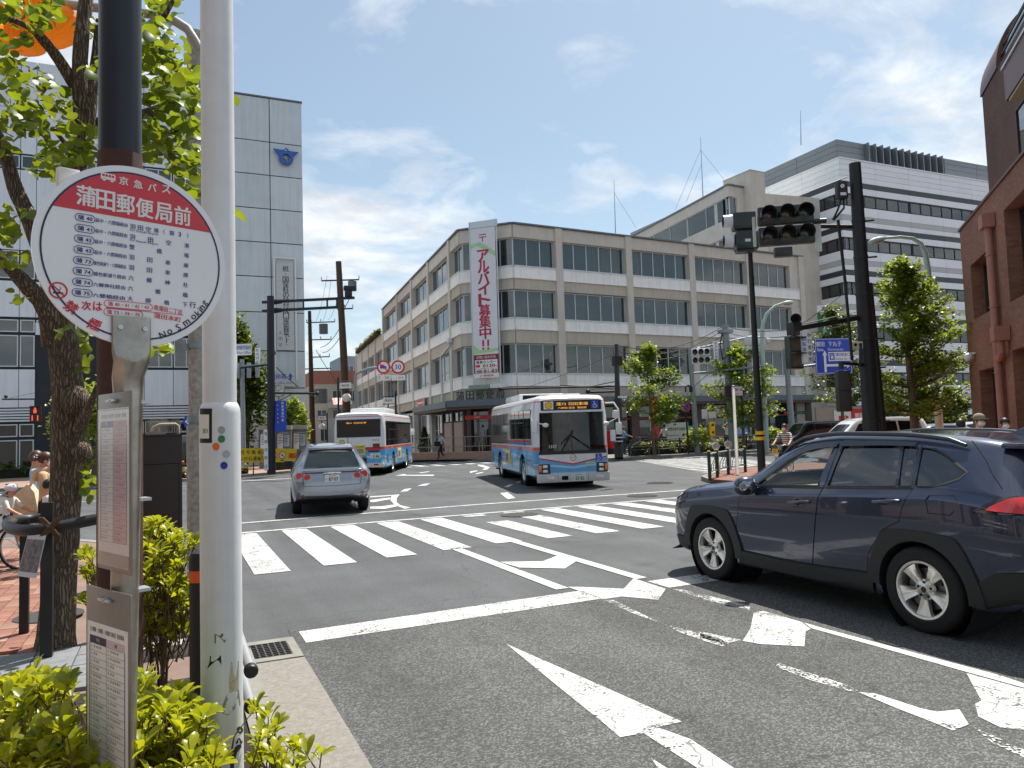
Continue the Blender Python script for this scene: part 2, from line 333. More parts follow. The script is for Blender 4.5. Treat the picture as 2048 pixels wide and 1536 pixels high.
def roadpaint(name,wear,scale=9.0):
    mm,t,o=newmat(name); p=N(t,'ShaderNodeBsdfPrincipled',Roughness=.7); tr=N(t,'ShaderNodeBsdfTransparent')
    cs=N(t,'ShaderNodeTexCoord').outputs['Object']
    n0=N(t,'ShaderNodeTexNoise',Scale=2.2,Detail=5.,Roughness=.65); L(t,cs,n0.inputs['Vector'])
    n1=N(t,'ShaderNodeTexNoise',Scale=scale*6,Detail=3.,Roughness=.7); L(t,cs,n1.inputs['Vector'])
    v1=N(t,'ShaderNodeTexVoronoi',Scale=70.); L(t,cs,v1.inputs['Vector'])
    s1=N(t,'ShaderNodeSeparateColor'); L(t,v1.outputs['Color'],s1.inputs[0])
    wn=N(t,'ShaderNodeTexNoise',Scale=5.,Detail=3.); L(t,cs,wn.inputs['Vector'])
    vm0=N(t,'ShaderNodeVectorMath',operation='MULTIPLY_ADD'); L(t,wn.outputs['Color'],vm0.inputs[0]); vm0.inputs[1].default_value=(.25,.25,0); L(t,cs,vm0.inputs[2])
    vc=N(t,'ShaderNodeTexVoronoi',Scale=3.2,feature='DISTANCE_TO_EDGE'); L(t,vm0.outputs[0],vc.inputs['Vector'])
    crk=N(t,'ShaderNodeMapRange'); crk.inputs[1].default_value=.004; crk.inputs[2].default_value=.012+.012*wear; crk.inputs[3].default_value=1; crk.inputs[4].default_value=0; L(t,vc.outputs['Distance'],crk.inputs[0])
    q=math_n(t,'ADD',math_n(t,'MULTIPLY',n0.outputs[0],.55),math_n(t,'ADD',math_n(t,'MULTIPLY',n1.outputs[0],.25),math_n(t,'MULTIPLY',s1.outputs[0],.2)))
    m1=N(t,'ShaderNodeMapRange'); th=.34+wear*.28; m1.inputs[1].default_value=th-.03; m1.inputs[2].default_value=th+.03; m1.inputs[3].default_value=1; m1.inputs[4].default_value=0; L(t,q,m1.inputs[0])
    gate=math_n(t,'GREATER_THAN',n0.outputs[0],.5-.25*wear)
    hole=math_n(t,'MAXIMUM',m1.outputs[0],math_n(t,'MULTIPLY',math_n(t,'MULTIPLY',crk.outputs[0],gate),.7 if wear>.1 else .25))
    mr=N(t,'ShaderNodeMapRange'); mr.inputs[1].default_value=.3; mr.inputs[2].default_value=.7; mr.inputs[3].default_value=.42; mr.inputs[4].default_value=.55; L(t,n0.outputs[0],mr.inputs[0])
    vm=N(t,'ShaderNodeVectorMath',operation='SCALE'); vm.inputs[0].default_value=(1,.99,.955); L(t,mr.outputs[0],vm.inputs['Scale']); L(t,vm.outputs[0],p.inputs['Base Color'])
    bp=N(t,'ShaderNodeBump',Strength=.3,Distance=.004); L(t,s1.outputs[1],bp.inputs['Height']); L(t,bp.outputs[0],p.inputs['Normal'])
    mxs=N(t,'ShaderNodeMixShader'); L(t,hole,mxs.inputs[0]); L(t,p.outputs[0],mxs.inputs[1]); L(t,tr.outputs[0],mxs.inputs[2]); L(t,mxs.outputs[0],o.inputs[0])
    MATS[name]=mm; return mm
PT0,PT1,PT2=roadpaint('road_paint',.0),roadpaint('road_paint_used',.22),roadpaint('road_paint_worn',.62)

b=MB()
b.face([(-1500,-1500,-.02),(1500,-1500,-.02),(1500,1500,-.02),(-1500,1500,-.02)],M('city_ground','#55554f',.9,v=.2,s=.05))
o=b.out('ground',kind='structure')
b=MB(); b.face([(-90,-40,0),(110,-40,0),(110,140,0),(-90,140,0)],ASPH); road=b.out('road',kind='structure')
b=MB(); b.face([(.97,-12,.004),(14.6,-12,.004),(14.6,7.42,.004),(.97,7.42,.004)],ASPN); b.out('approach_surface',road)
ZP=.008
def stripe(name,pts,m=PT0):
    b=MB(); b.face([(p[0],p[1],ZP) for p in pts],m); return b.out(name,road)
def wr(x0,y0,x1,y1):return [(x0,y0),(x1,y0),(x1,y1),(x0,y1)]
def px(pts,ox=0,oy=0,k=1.0):
    q=[G(ox+x/k,oy+y/k) for x,y in pts]
    a=sum(q[i].x*q[(i+1) % len(q)].y-q[(i+1) % len(q)].x*q[i].y for i in range(len(q)))
    return q if a>0 else q[::-1]
for i in range(14):
    x0=.97+.932*i; ny=10.6+.15*min(i,4)
    fy=15.25
    if i == 5:
        stripe('crosswalk_stripe',wr(x0,ny,x0+.465,13.9),PT1); stripe('crosswalk_stripe',wr(x0,15.0,x0+.465,fy),PT1); continue
    stripe('crosswalk_stripe',wr(x0,ny,x0+.465,fy),PT0 if i % 3 else PT1)
stripe('crosswalk_border',[(.6,15.34),(7,15.36),(14.4,15.3),(14.4,15.46),(7,15.52),(.6,15.5)],PT1)
stripe('bicycle_crossing_line',[(.6,17.1),(7,17.3),(14.4,16.9),(14.4,17.06),(7,17.48),(.6,17.26)],PT1)
stripe('stop_line',[(1.05,6.86),(4.1,6.94),(4.1,7.4),(1.05,7.28)],PT1)
stripe('stop_line',[(5.0,7.0),(8.4,7.1),(8.4,7.46),(5.0,7.42)],PT1)
stripe('lane_line',wr(4.96,7.6,5.12,11.2),PT0); stripe('lane_line',wr(3.9,7.6,4.06,11.15),PT0)
Z5=(1000,950,2.622); Z6=(1400,1100,3.1605); Z8=(560,860,6.827); Z3=(940,740,6.4)
for nm,pts,z,m in [
    ('hatch_mark',[(0,458),(225,455),(300,425),(400,455),(340,493),(100,488)],Z5,PT0),
    ('hatch_mark',[(355,590),(430,590),(650,600),(700,545),(870,600),(830,658),(640,640),(540,655)],Z5,PT1),
    ('lane_line',[(545,660),(600,660),(760,740),(870,790),(1040,830),(1160,865),(1195,890),(1170,905),(1060,870),(930,825),(880,795),(700,730)],Z5,PT2),
    ('hatch_mark',[(340,400),(400,390),(640,460),(700,505),(668,525),(660,615),(380,600),(270,580),(320,500)],Z6,PT1),
    ('lane_line',[(705,500),(655,463),(780,500),(1300,640),(1900,800),(2048,850),(2048,878),(1680,776),(1100,610)],Z6,PT0),
    ('hatch_mark',[(1685,785),(2060,888),(2060,1145),(1900,1130),(1760,1060),(1740,980),(1780,960),(1720,850)],Z6,PT1),
    ('lane_line',[(1000,905),(1110,915),(1400,1010),(1500,1030),(1640,1015),(1700,1110),(1600,1150),(1480,1100),(1250,1010)],Z6,PT1),
    ('lane_line',[(490,720),(620,760),(900,850),(1000,895),(950,900),(700,830),(480,745)],Z6,PT2),
    ('lane_line',[(1720,1120),(1850,1180),(2048,1270),(2048,1320),(1850,1230)],Z6,PT2),
    ('lane_line',[(0,520),(120,545),(265,575),(190,590),(170,605),(0,560)],Z6,PT2),
    ('lane_line',[(900,600),(960,605),(1311,690),(1311,712),(1100,665)],Z5,PT2),
    ('lane_arrow',[(33,890),(360,1035),(620,1150),(955,1300),(820,1330),(755,1360),(630,1382),(540,1305),(300,1110)],Z5,PT1),
    ('lane_arrow',[(755,1362),(825,1330),(1000,1392),(1250,1560),(1060,1560)],Z5,PT1),
    ('lane_arrow',[(790,1490),(900,1560),(840,1560)],Z5,PT1),
    ('junction_mark',[(1530,890),(1635,882),(1595,930),(1590,985),(1640,1030),(1785,1065),(1700,1080),(1560,1020),(1505,960)],Z8,PT0),
    ('junction_mark',[(1230,910),(1526,890),(1522,903),(1230,924)],Z8,PT0),
    ('junction_mark',[(1230,960),(1506,925),(1508,948),(1280,990),(1230,985)],Z8,PT0),
    ('junction_mark',[(1230,1050),(1380,1046),(1552,1022),(1610,1042),(1430,1082),(1230,1078)],Z8,PT0),
    ('junction_mark',[(940,1000),(1000,990),(1090,1045),(1090,1080),(1000,1050)],Z8,PT0),
    ('dash',[(1640,845),(1700,810),(1800,798),(1735,840)],Z8,PT0),('dash',[(1870,768),(1960,740),(2048,730),(2000,760)],Z8,PT0),
    ('dash',[(1565,625),(1700,603),(1730,616),(2100,612),(2100,628)],Z8,PT0),('dash',[(1890,585),(2030,566),(2045,572),(1930,590)],Z8,PT0),
    ('dash',[(0,1300),(80,1288),(105,1293),(0,1322)],Z3,PT0),('dash',[(60,1330),(150,1308),(180,1312),(90,1334)],Z3,PT0),
    ('dash',[(580,1440),(650,1416),(700,1420),(630,1447)],Z3,PT0),('dash',[(430,1500),(500,1468),(560,1466),(490,1504)],Z3,PT0),
    ('dash',[(100,1213),(160,1215),(255,1248),(215,1277),(150,1282),(200,1255),(100,1228)],Z3,PT0),
    ('dash',[(0,96),(40,92),(80,122),(40,128)],Z5,PT0)]:
    stripe(nm,px(pts,*z),m)
for i in range(9):stripe('crosswalk_stripe',[(8.4+.95*i,39.2),(8.9+.95*i,39.2),(8.9+.95*i,43),(8.4+.95*i,43)],PT1)
for i in range(13):
    y=22.6+.93*i; x0=18.1+(y-22.5)*.38; stripe('crosswalk_stripe',[(x0,y),(x0+5.2,y),(x0+5.2,y+.46),(x0,y+.46)],PT1)
stripe('stop_line',wr(2.0,34.2,6.4,34.5),PT1); stripe('edge_line',wr(-14,32.8,1.5,32.95),PT1); stripe('edge_line',[(-14,27.4),(-2,27.0),(-2,27.15),(-14,27.55)],PT1)
IRON=M('cast_iron','#4a4846',.6,.5,.25,30,b=.5,bs=90)
def manhole(P,r,nm,z=.009):
    b=MB(); b.cyl((0,0,0),(0,0,.006),r,IRON,n=32); c=b.out(nm,road,T=TR((P[0],P[1],z)))
    b=MB()
    for k in range(-4,5):
        h=math.sqrt(max(r*r*.8-(k*r/5)**2,.001)); b.box(k*r/5-.012,-h,.006,k*r/5+.012,h,.011,IRON)
    b.out('cover_rib',c)
manhole(G(1320,966),.42,'manhole_cover'); manhole(G(1285,992),.4,'manhole_cover'); manhole(G(1040,1030),.42,'manhole_cover')

# kerbs and pavements
CONC=M('kerb_concrete','#85827b',.85,v=.18,s=6,b=.5,bs=120); GUT=M('gutter_concrete','#87817a',.85,v=.2,s=30,b=.8,bs=160)
PAVE=M('pavement_asphalt','#7d746e',.9,v=.15,s=3); TILE=M('terracotta_tile','#855b4c',.85,v=.22,s=2.5,b=.3,bs=60,rnd=.18)
TILE2=M('terracotta_tile_pale','#94705f',.85,v=.2,s=3,b=.3,bs=60,rnd=.15); SOIL=M('soil','#2a2119',.95,v=.4,s=14,b=1.,bs=40)
SAND=M('dusty_asphalt','#5b5a58',.9,v=.14,s=2.5,b=.6,bs=150)
def pavement(name,outline,m,h=.12,kerb=.16):
    """raised footway with a run of separate kerb stones round it"""
    b=MB(); b.prism([(x,y) for x,y in outline],-.01,h,m); o=b.out(name,kind='structure')
    return o
def kerbs(o,line_,h=.135,wd=.16,step=1.2):
    P=[Vector((x,y,0)) for x,y in line_]
    for a,c in zip(P,P[1:]):
        d=c-a; n=max(1,round(d.length/step))
        for k in range(n):
            p,q=a+d*((k+.006)/n),a+d*((k+.994)/n)
            b=MB(); b.bar((p.x,p.y,h/2+.002),(q.x,q.y,h/2+.002),wd,h,CONC); b.out('kerb_stone',o)
near=[(.47,-12),(.47,6.4),(.3,8.5),(-.1,11.5),(-1.0,14.6),(-2.2,16.2),(-4,17),(-30,17.4),(-30,-12)]
pv=pavement('pavement',near,M('near_pavement_bed','#7a665c',.9,v=.2,s=3))
kerbs(pv,[(.47,-1),(.47,6.4)],.145); kerbs(pv,near[1:8],.125)
nw=[(-30,36),(0,36.3),(2.9,37.7),(4.9,39.2),(7.4,41.4),(9.3,44.5),(9.9,48),(11.2,60),(16,110),(-30,110)]
pw=pavement('pavement',nw,M('far_pavement_tile','#957a6d',.9,v=.12,s=3)); kerbs(pw,nw[:8])
ne=[(14.9,110),(15.3,60),(15.6,50),(17.2,42),(18.8,38),(21.5,35.1),(24.5,35.3),(70,38),(110,40),(110,110)]
pe=pavement('pavement',ne,PAVE); kerbs(pe,ne[:8])
se=[(15.0,-12),(15.0,18.6),(15.6,19.7),(17.0,20.9),(18.7,22.0),(21,23.0),(60,25.5),(110,28),(110,-12)]
ps=pavement('pavement',se,TILE); kerbs(ps,se[1:7])
# gutter with its grate beside the bus stop
b=MB(); b.box(.56,-12,0,.97,6.42,.012,GUT); b.out('gutter',road)
gr=D.objects.new('drain_grate',None); COL.objects.link(gr); gr.location=(.5,6.45,0); gr.parent=road
b=MB(); b.box(0,0,.001,.47,.1,.014,CONC); b.box(0,.55,.001,.47,.66,.014,CONC); b.box(.40,.1,.001,.47,.55,.014,CONC); b.box(0,.1,.001,.03,.55,.014,CONC); b.out('grate_frame',gr)
b=MB(); b.box(.03,.1,.001,.40,.55,.003,M('drain_dark','#0c0c0c',.9))
b.out('drain_hole',gr)
b=MB()
for i in range(9):b.box(.03,.105+i*.0545,.006,.40,.117+i*.0545,.013,IRON)
for i in range(8):b.box(.035+i*.0505,.1,.0065,.047+i*.0505,.55,.0125,IRON)
b.out('grate_bar',gr)
# terracotta paving blocks and grey flags of the near pavement
random.seed(3); bk=MB(); bk.bbox(-.072,-.122,0,.072,.122,.03,.004,TILE); bm1=bk.mesh('brick'); bk=MB(); bk.bbox(-.072,-.122,0,.072,.122,.03,.004,TILE2); bm2=bk.mesh('brick')
cnt=0
for iy in range(0,29):
    for ix in range(0,17):
        x=-.78-.15*ix; y=7.35+.25*iy+(.125 if ix % 2 else 0)
        if x<-.1-y*.205 or x>-.48-y*.085+.1 or cnt>298:continue
        me=bm1 if random.random()<.62 else bm2; cnt += 1
        ob('brick',me,pv,TR((x,y,.119+random.uniform(-.002,.002))) @ RZ(random.uniform(-.01,.01)))
FLAG=M('granite_flag','#75777a',.8,v=.2,s=8,b=.5,bs=90,rnd=.1)
bk=MB(); bk.bbox(-.146,-.146,0,.146,.146,.04,.005,FLAG); fm=bk.mesh('paving_stone')
for ix in range(7):
    for iy in range(4):ob('paving_stone',fm,pv,TR((-.55-.3*ix,7.05-.3*iy,.112+random.uniform(-.003,.003))))
bk=MB(); bk.bbox(-.09,-.09,-.05,.09,.09,.10,.012,M('pale_granite','#a09f9a',.8,v=.15,s=14,b=.5,bs=80)); sm=bk.mesh('edging_stone')
for ix in range(4):ob('edging_stone',sm,pv,TR((-.35+.19*ix,6.62,.12)) @ RZ(random.uniform(-.03,.03)))
for iy in range(7):ob('edging_stone',sm,pv,TR((.3,6.8+.19*iy,.10)))
b=MB(); b.box(-.42,6.75,.1,.2,8.6,.128,SOIL); b.box(-.95,2.2,.1,.42,5.9,.132,SOIL); b.box(-.62,8.9,.1,.12,13.4,.126,SOIL); b.out('planting_soil',pv)
b=MB(); b.cyl((0,0,0),(0,0,.01),.3,IRON,n=28); c=b.out('manhole_cover',pv,T=TR((G(98,1238,.12).x,G(98,1238,.12).y,.148)))
# ================================================================== BUILDINGS
CREAM=M('cream_concrete','#cfc9be',.85,v=.07,s=1.2,b=.25,bs=60,stain=.12); WSPAN=M('white_spandrel','#f8f7f3',.8,v=.05,s=1.5,b=.2,bs=60,stain=.2,rnd=.03)
BEIGE=M('beige_concrete','#c3bbad',.88,v=.07,s=1.2,b=.3,bs=60,stain=.18,rnd=.035); COPE=M('roof_coping','#6d7478',.5,.3,.1)
PANE=glass('window_pane',(.62,.70,.70),.2,.02,.10); FRAME=M('window_frame','#cdd3d7',.4,.2,.05); DFRAME=M('dark_window_frame','#2b2c30',.45,.3,.1)
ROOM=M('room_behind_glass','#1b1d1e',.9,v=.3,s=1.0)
def pleats(name,c1,c2,sc):
    mm,t,o=newmat(name); p=N(t,'ShaderNodeBsdfPrincipled',Roughness=.9); L(t,p.outputs[0],o.inputs[0])
    cs=N(t,'ShaderNodeTexCoord').outputs['Object']; wv=N(t,'ShaderNodeTexNoise',Scale=sc,Detail=2.); mpn=N(t,'ShaderNodeMapping'); mpn.inputs['Scale'].default_value=(4,4,.05)
    L(t,cs,mpn.inputs[0]); L(t,mpn.outputs[0],wv.inputs['Vector'])
    mx2=N(t,'ShaderNodeMix',data_type='RGBA'); mx2.inputs[6].default_value=(*lin(c1),1); mx2.inputs[7].default_value=(*lin(c2),1)
    mr=N(t,'ShaderNodeMapRange'); mr.inputs[1].default_value=.35; mr.inputs[2].default_value=.65; L(t,wv.outputs[0],mr.inputs[0]); L(t,mr.outputs[0],mx2.inputs[0]); L(t,mx2.outputs[2],p.inputs['Base Color'])
    MATS[name]=mm; return mm
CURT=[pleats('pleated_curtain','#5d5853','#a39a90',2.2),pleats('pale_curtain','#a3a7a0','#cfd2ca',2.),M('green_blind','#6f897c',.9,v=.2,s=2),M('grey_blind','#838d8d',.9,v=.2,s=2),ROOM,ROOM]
def window(par,T,u0,u1,z0,z1,n,d=-.22,fm=FRAME,curt=None,fw=.06,split=0.0,name='window'):
    b=MB(); g=.003
    b.box(u0,z0,d-.05,u1,z0+fw,d+.04,fm,T); b.box(u0,z1-fw,d-.05,u1,z1,d+.04,fm,T)
    us=[u0+(u1-u0)*i/n for i in range(n+1)]
    for i,u in enumerate(us):
        a,c=(u,u+fw) if i == 0 else ((u-fw,u) if i == n else (u-fw/2,u+fw/2)); b.box(a,z0+fw+g,d-.045,c,z1-fw-g,d+.037,fm,T)
    if split:b.box(u0+fw,z0+split-.02,d-.04,u1-fw,z0+split+.02,d+.03,fm,T)
    w_=b.out(name,par)
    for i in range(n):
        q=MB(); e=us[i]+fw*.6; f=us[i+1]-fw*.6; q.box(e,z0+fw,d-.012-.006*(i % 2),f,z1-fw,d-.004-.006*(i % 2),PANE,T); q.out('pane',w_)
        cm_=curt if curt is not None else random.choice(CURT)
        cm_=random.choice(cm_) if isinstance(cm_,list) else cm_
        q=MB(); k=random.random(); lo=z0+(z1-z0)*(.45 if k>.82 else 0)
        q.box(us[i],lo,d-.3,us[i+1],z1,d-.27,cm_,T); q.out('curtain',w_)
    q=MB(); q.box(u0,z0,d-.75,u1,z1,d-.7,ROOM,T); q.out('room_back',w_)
    return w_
def slab(name,par,T,u0,u1,z0,z1,d0,d1,m,label=None):
    b=MB(); b.box(u0,z0,d0,u1,z1,d1,m,T); return b.out(name,par,label=label)
# ---------------------------------------------- post office
PA,PB,PC,PD=Vector((18.0,47.8,0)),Vector((20.75,45.0,0)),Vector((48.45,46.88,0)),Vector((21.3,81.3,0))
po=thing('office_building','four storey beige concrete post office with a chamfered corner, ribbon windows and a lettered canopy','building',PB)
off=TR(-PB)
TRF=off @ fr(PB,PC-PB); TLF=off @ fr(PD,PA-PD); TCH=off @ fr(PA,PB-PA)
LR,LL,LC=(PC-PB).length,(PA-PD).length,(PB-PA).length
b=MB(); pl=[(p.x-PB.x,p.y-PB.y) for p in (PA,PB,PC,PC+Vector((-2.6,26,0)),PD)]
cen=Vector((sum(p[0] for p in pl)/5,sum(p[1] for p in pl)/5))
ins=[(p[0]+(cen.x-p[0])*.05,p[1]+(cen.y-p[1])*.05) for p in pl]
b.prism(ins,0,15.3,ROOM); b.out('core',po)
b=MB(); b.prism([(p[0]*.985+cen.x*.015,p[1]*.985+cen.y*.015) for p in pl],15.2,15.4,M('roof_felt','#77777a',.9)); b.out('roof',po)
FL=[(12.83,14.75,12.02,11.25),(9.32,11.22,8.55,7.62),(5.58,7.6,4.78,3.95)]
def po_face(T,L_,bays,pillars,curt3,npane,first=None):
    for fi,(w0,w1,s0,b0) in enumerate(FL):
        for k,(u0,u1) in enumerate(bays):
            slab('spandrel',po,T,u0,u1,s0,w0-.08,-.45,.1,WSPAN); slab('sill',po,T,u0,u1,w0-.08,w0,-.4,.15,FRAME)
            slab('sill_ledge',po,T,u0,u1,s0-.06,s0,-.4,.16,WSPAN)
            slab('wall_panel',po,T,u0,u1,b0+.0,s0-.06,-.45,.03,BEIGE)
            c=curt3[fi] if not callable(curt3) else curt3(fi,k)
            window(po,T,u0+.04,u1-.04,w0,w1,npane(k),d=-.24,curt=c)
            if fi == 0:slab('parapet',po,T,u0,u1,w1,15.62,-.5,.04,CREAM)
    for u in pillars:
        slab('pillar',po,T,u-.27,u+.27,3.9,15.64,-.5,.16,CREAM)
C4=[CURT[0],CURT[0],CURT[1]]; C3=[CURT[2],CURT[3],CURT[2]]; C2=[ROOM,CURT[3],ROOM,ROOM]
pr_=[3.55+5.98*i for i in range(5)]
bays=[(.04,pr_[0]-.27)]+[(pr_[i]+.27,pr_[i+1]-.27) for i in range(4)]
po_face(TRF,LR,bays,pr_[:4]+[LR-.27],lambda fi,k:[C4 if k<3 else CURT[0],C3 if k<1 else [CURT[3],ROOM,CURT[2]],C2][fi],lambda k:3 if k == 0 else 5)
ul=[LL-x for x in (33.2,24.3,16.9,9.8,2.75)]
po_face(TLF,LL,[(ul[i]+.27,ul[i+1]-.27) for i in range(4)]+[(ul[4]+.27,LL-.04)],ul,[[CURT[1],ROOM],[ROOM,ROOM,CURT[3]],[ROOM,ROOM]],lambda k:4 if k<4 else 2)
po_face(TCH,LC,[(.04,LC-.04)],[],[[CURT[0]],[CURT[2],CURT[3]],[ROOM,ROOM]],lambda k:4)
TEN=off @ fr(PC,(-2.6,26,0)); slab('end_wall',po,TEN,0,26,0,15.6,-1.6,.03,CREAM)
b=MB()
for T,l in ((TRF,LR),(TLF,LL),(TCH,LC)):b.box(-.02,15.64,-.55,l+.02,15.74,.2,COPE,T)
b.out('roof_coping',po)
# ground storey, canopy
MAR=M('maroon_cladding','#5c4640',.6,v=.1,s=3); GRAN=M('pink_granite','#a98d80',.5,v=.12,s=30); CAN=M('canopy_fascia','#5f6a72',.5,.2,.08); POSTG=glass('shop_glass',(.6,.68,.66),.3)
b=MB(); b.box(.3,3.32,-.4,LR,3.5,1.25,MAR,TRF); b.box(.3,3.5,-.4,LR,3.93,1.35,CAN,TRF); b.out('canopy',po)
b=MB(); b.box(-.6,3.3,-.4,LC+.5,3.48,1.3,MAR,TCH); b.box(-.6,3.48,-.4,LC+.5,3.92,1.4,CAN,TCH); b.out('canopy',po)
b=MB(); b.box(LL-11.4,3.3,-.3,LL,3.48,1.2,MAR,TLF); b.box(LL-11.4,3.48,-.3,LL,3.9,1.3,CAN,TLF); b.out('canopy',po)
LET=M('letter_metal','#3e4448',.4,.5,.1)
for i,ch in enumerate('蒲田郵便局'):
    b=MB()
    for z in (1.30,1.36):tx(b,ch,LET,TCH,.35+.72*i,4.22,.56,.56,.02,'c',z)
    b.box(.35+.72*i-.2,3.92,1.29,.35+.72*i+.2,3.96,1.37,LET,TCH); b.out('canopy_letter',po)
pus=pr_[:4]+[LR-.27]
gb=[(.1,pus[0]-.35)]+[(pus[i]+.35,pus[i+1]-.35) for i in range(4)]
for u in pus:slab('ground_pillar',po,TRF,u-.35,u+.35,0,3.32,-.6,.1,MAR)
for k,(u0,u1) in enumerate(gb):
    slab('ground_beam',po,TRF,u0,u1,2.32,2.42,-.3,.0,M('red_beam','#7d3a33',.5))
    window(po,TRF,u0,u1,2.42,3.3,4,d=-.15,fm=DFRAME,curt=[CURT[1],M('cream_blind','#9c9485',.9),M('cream_blind','#9c9485',.9)],name='transom_window')
    window(po,TRF,u0,u1,.1,2.32,4,d=-.15,fm=DFRAME,curt=[M('pale_screen','#8fa09b',.8),ROOM,M('pale_screen','#8fa09b',.8)],name='shop_window')
pos=[(4.4,.9,1.35,'#c8414a','#e4d6d2'),(5.2,.8,1.35,'#7fb4bf','#d4e2e4'),(13.9,1.5,1.0,'#1f8d72','#cfe3dc'),(18.4,2.3,1.6,'#2c6fb6','#9fc3dd'),(20.9,.9,1.2,'#cbd3cf','#8fa6a0'),(15.6,.8,.7,'#d6dad8','#b9c6c4'),(24.9,1.2,.9,'#b23a3a','#ded9cf'),(26.5,.8,1.1,'#d9d5c8','#8a6d5b')]
for i,(u,w_,h_,c1,c2) in enumerate(pos):
    b=MB(); b.box(u,.75,-.12,u+w_,.75+h_,-.1,M('poster_'+c1[1:],c1,.6,v=.25,s=3),TRF); b.box(u+.08,.75+h_*.12,-.1,u+w_-.08,.75+h_*.45,-.095,M('poster_'+c2[1:],c2,.6,v=.2,s=6),TRF)
    for q in range(4):b.box(u+.1,.75+h_*(.55+.1*q),-.1,u+w_*(.9-.13*(q % 3)),.75+h_*(.59+.1*q),-.094,M('poster_'+c2[1:],c2),TRF)
    b.out('window_poster',po)
# corner entrance: granite, doors, red and green fascia, steps and rails
slab('granite_wall',po,TLF,LL-6.2,LL-3.4,0,2.5,-.2,-.05,GRAN); slab('granite_wall',po,TLF,LL-3.35,LL-.35,0,2.5,-.2,-.05,GRAN)
for u in (LL-6.4,LL-3.38,LL-.3):slab('ground_pillar',po,TLF,u-.17,u+.17,0,3.32,-.3,.02,MAR)
window(po,TLF,LL-9.3,LL-6.6,.8,3.2,2,d=-.1,fm=FRAME,curt=[ROOM,CURT[3]],split=1.2,name='ground_window')
window(po,TLF,LL-6.1,LL-.5,2.55,3.25,4,d=-.1,fm=DFRAME,curt=[ROOM],name='transom_window')
for u in (ul[1],ul[2],ul[3]):slab('pillar',po,TLF,u-.27,u+.27,0,3.9,-.5,.16,CREAM)
for k in range(3):
    window(po,TLF,ul[k]+.35,ul[k+1]-.35,.9,3.7,4,d=-.2,curt=[ROOM,CURT[3]],split=.5,name='ground_window'); slab('wall_panel',po,TLF,ul[k]+.27,ul[k+1]-.27,0,.9,-.4,.0,BEIGE)
for u in (.35,1.95,3.6):slab('ground_pillar',po,TCH,u-.16,u+.16,0,3.3,-.3,.05,MAR)
window(po,TCH,.5,1.8,.3,3.2,1,d=-.2,fm=DFRAME,curt=M('pale_screen','#8fa09b',.8),split=2.2,name='entrance_glass'); window(po,TCH,2.1,3.45,.3,3.2,2,d=-.2,fm=DFRAME,curt=ROOM,split=2.2,name='entrance_door')
b=MB()
for q in range(6):b.box(2.15,.7+q*.2,-.19,3.0,.83+q*.2,-.18,WHITE,TCH)
b.out('notice_sheet',po)
b=MB(); b.box(.1,2.62,.06,1.95,2.9,.12,RED,TCH); b.prism([(1.95,2.62),(2.15,2.9),(1.95,2.9)],.06,.12,RED,TCH); b.box(2.17,2.62,.06,4.0,2.9,.12,GREEN,TCH); b.prism([(1.95,2.62),(2.17,2.62),(2.17,2.9)],.061,.119,GREEN,TCH)
tx(b,'JP 郵便局',WHITE,TCH,1.0,2.76,.12,None,.01,'c',.125); tx(b,'ゆうちょ銀行',WHITE,TCH,3.0,2.76,.12,None,.01,'c',.125); b.out('entrance_fascia',po)
b=MB(); b.box(24.6,2.42,.02,27.2,2.66,.08,RED,TRF); b.box(25.6,2.42,.08,27.2,2.66,.09,GREEN,TRF); tx(b,'JP 郵便局',WHITE,TRF,25.1,2.54,.1,None,.01,'c',.1); tx(b,'ゆうちょ銀行',WHITE,TRF,26.4,2.54,.1,None,.01,'c',.1); b.out('shop_fascia',po)
BRK=M('step_brick','#a48673',.8,v=.2,s=12); TI=MB()
for k in range(3):
    b=MB(); b.box(-3.4+.35*k,.12+.0,1.2,LC+1.2-.2*k,.26+.13*k,3.9-.4*k,BRK,TCH); b.out('step',po)
b=MB()
for u in (-2.6,-1.2,.2,1.4,2.6,3.6):
    b.cyl((u,.5,3.0),(u,1.5,3.0),.025,STEEL,n=8,T=TCH)
for z in (.9,1.5):b.tube([(-2.6,z,3.0),(3.6,z,3.0)],.025,STEEL,T=TCH)
for u in (2.6,3.6):b.tube([(u,1.5,3.0),(u+.3,1.0,4.2),(u+.3,.15,4.2)],.025,STEEL,T=TCH)
b.out('handrail',po)
b=MB(); b.box(LL-13.6,3.55,.3,LL-11.3,4.75,.4,WHITE,TLF); b.box(LL-13.55,4.42,.4,LL-11.35,4.7,.41,RED,TLF); b.box(LL-13.55,4.0,.4,LL-11.35,4.28,.41,RED,TLF); b.box(LL-12.6,3.58,.4,LL-12.3,4.0,.41,RED,TLF); b.out('postal_mark_board',po)
b=MB()
P0=[(LL-2.6,8.3,.25),(LL-2.6,8.0,.25),(LL-5.5,7.5,.2),(LL-5.5,4,.2)]; b.tube(P0,.09,FRAME,T=TLF); b.box(LL-2.75,8.2,.1,LL-2.3,8.5,.4,FRAME,TLF); b.out('downpipe',po)
slab('floodlight_box',po,TCH,.7,2.2,4.62,4.9,.3,.7,M('pale_lamp_box','#8d9a8f',.4)); slab('floodlight_box',po,TCH,2.25,3.3,4.65,4.92,.3,.7,WHITE)
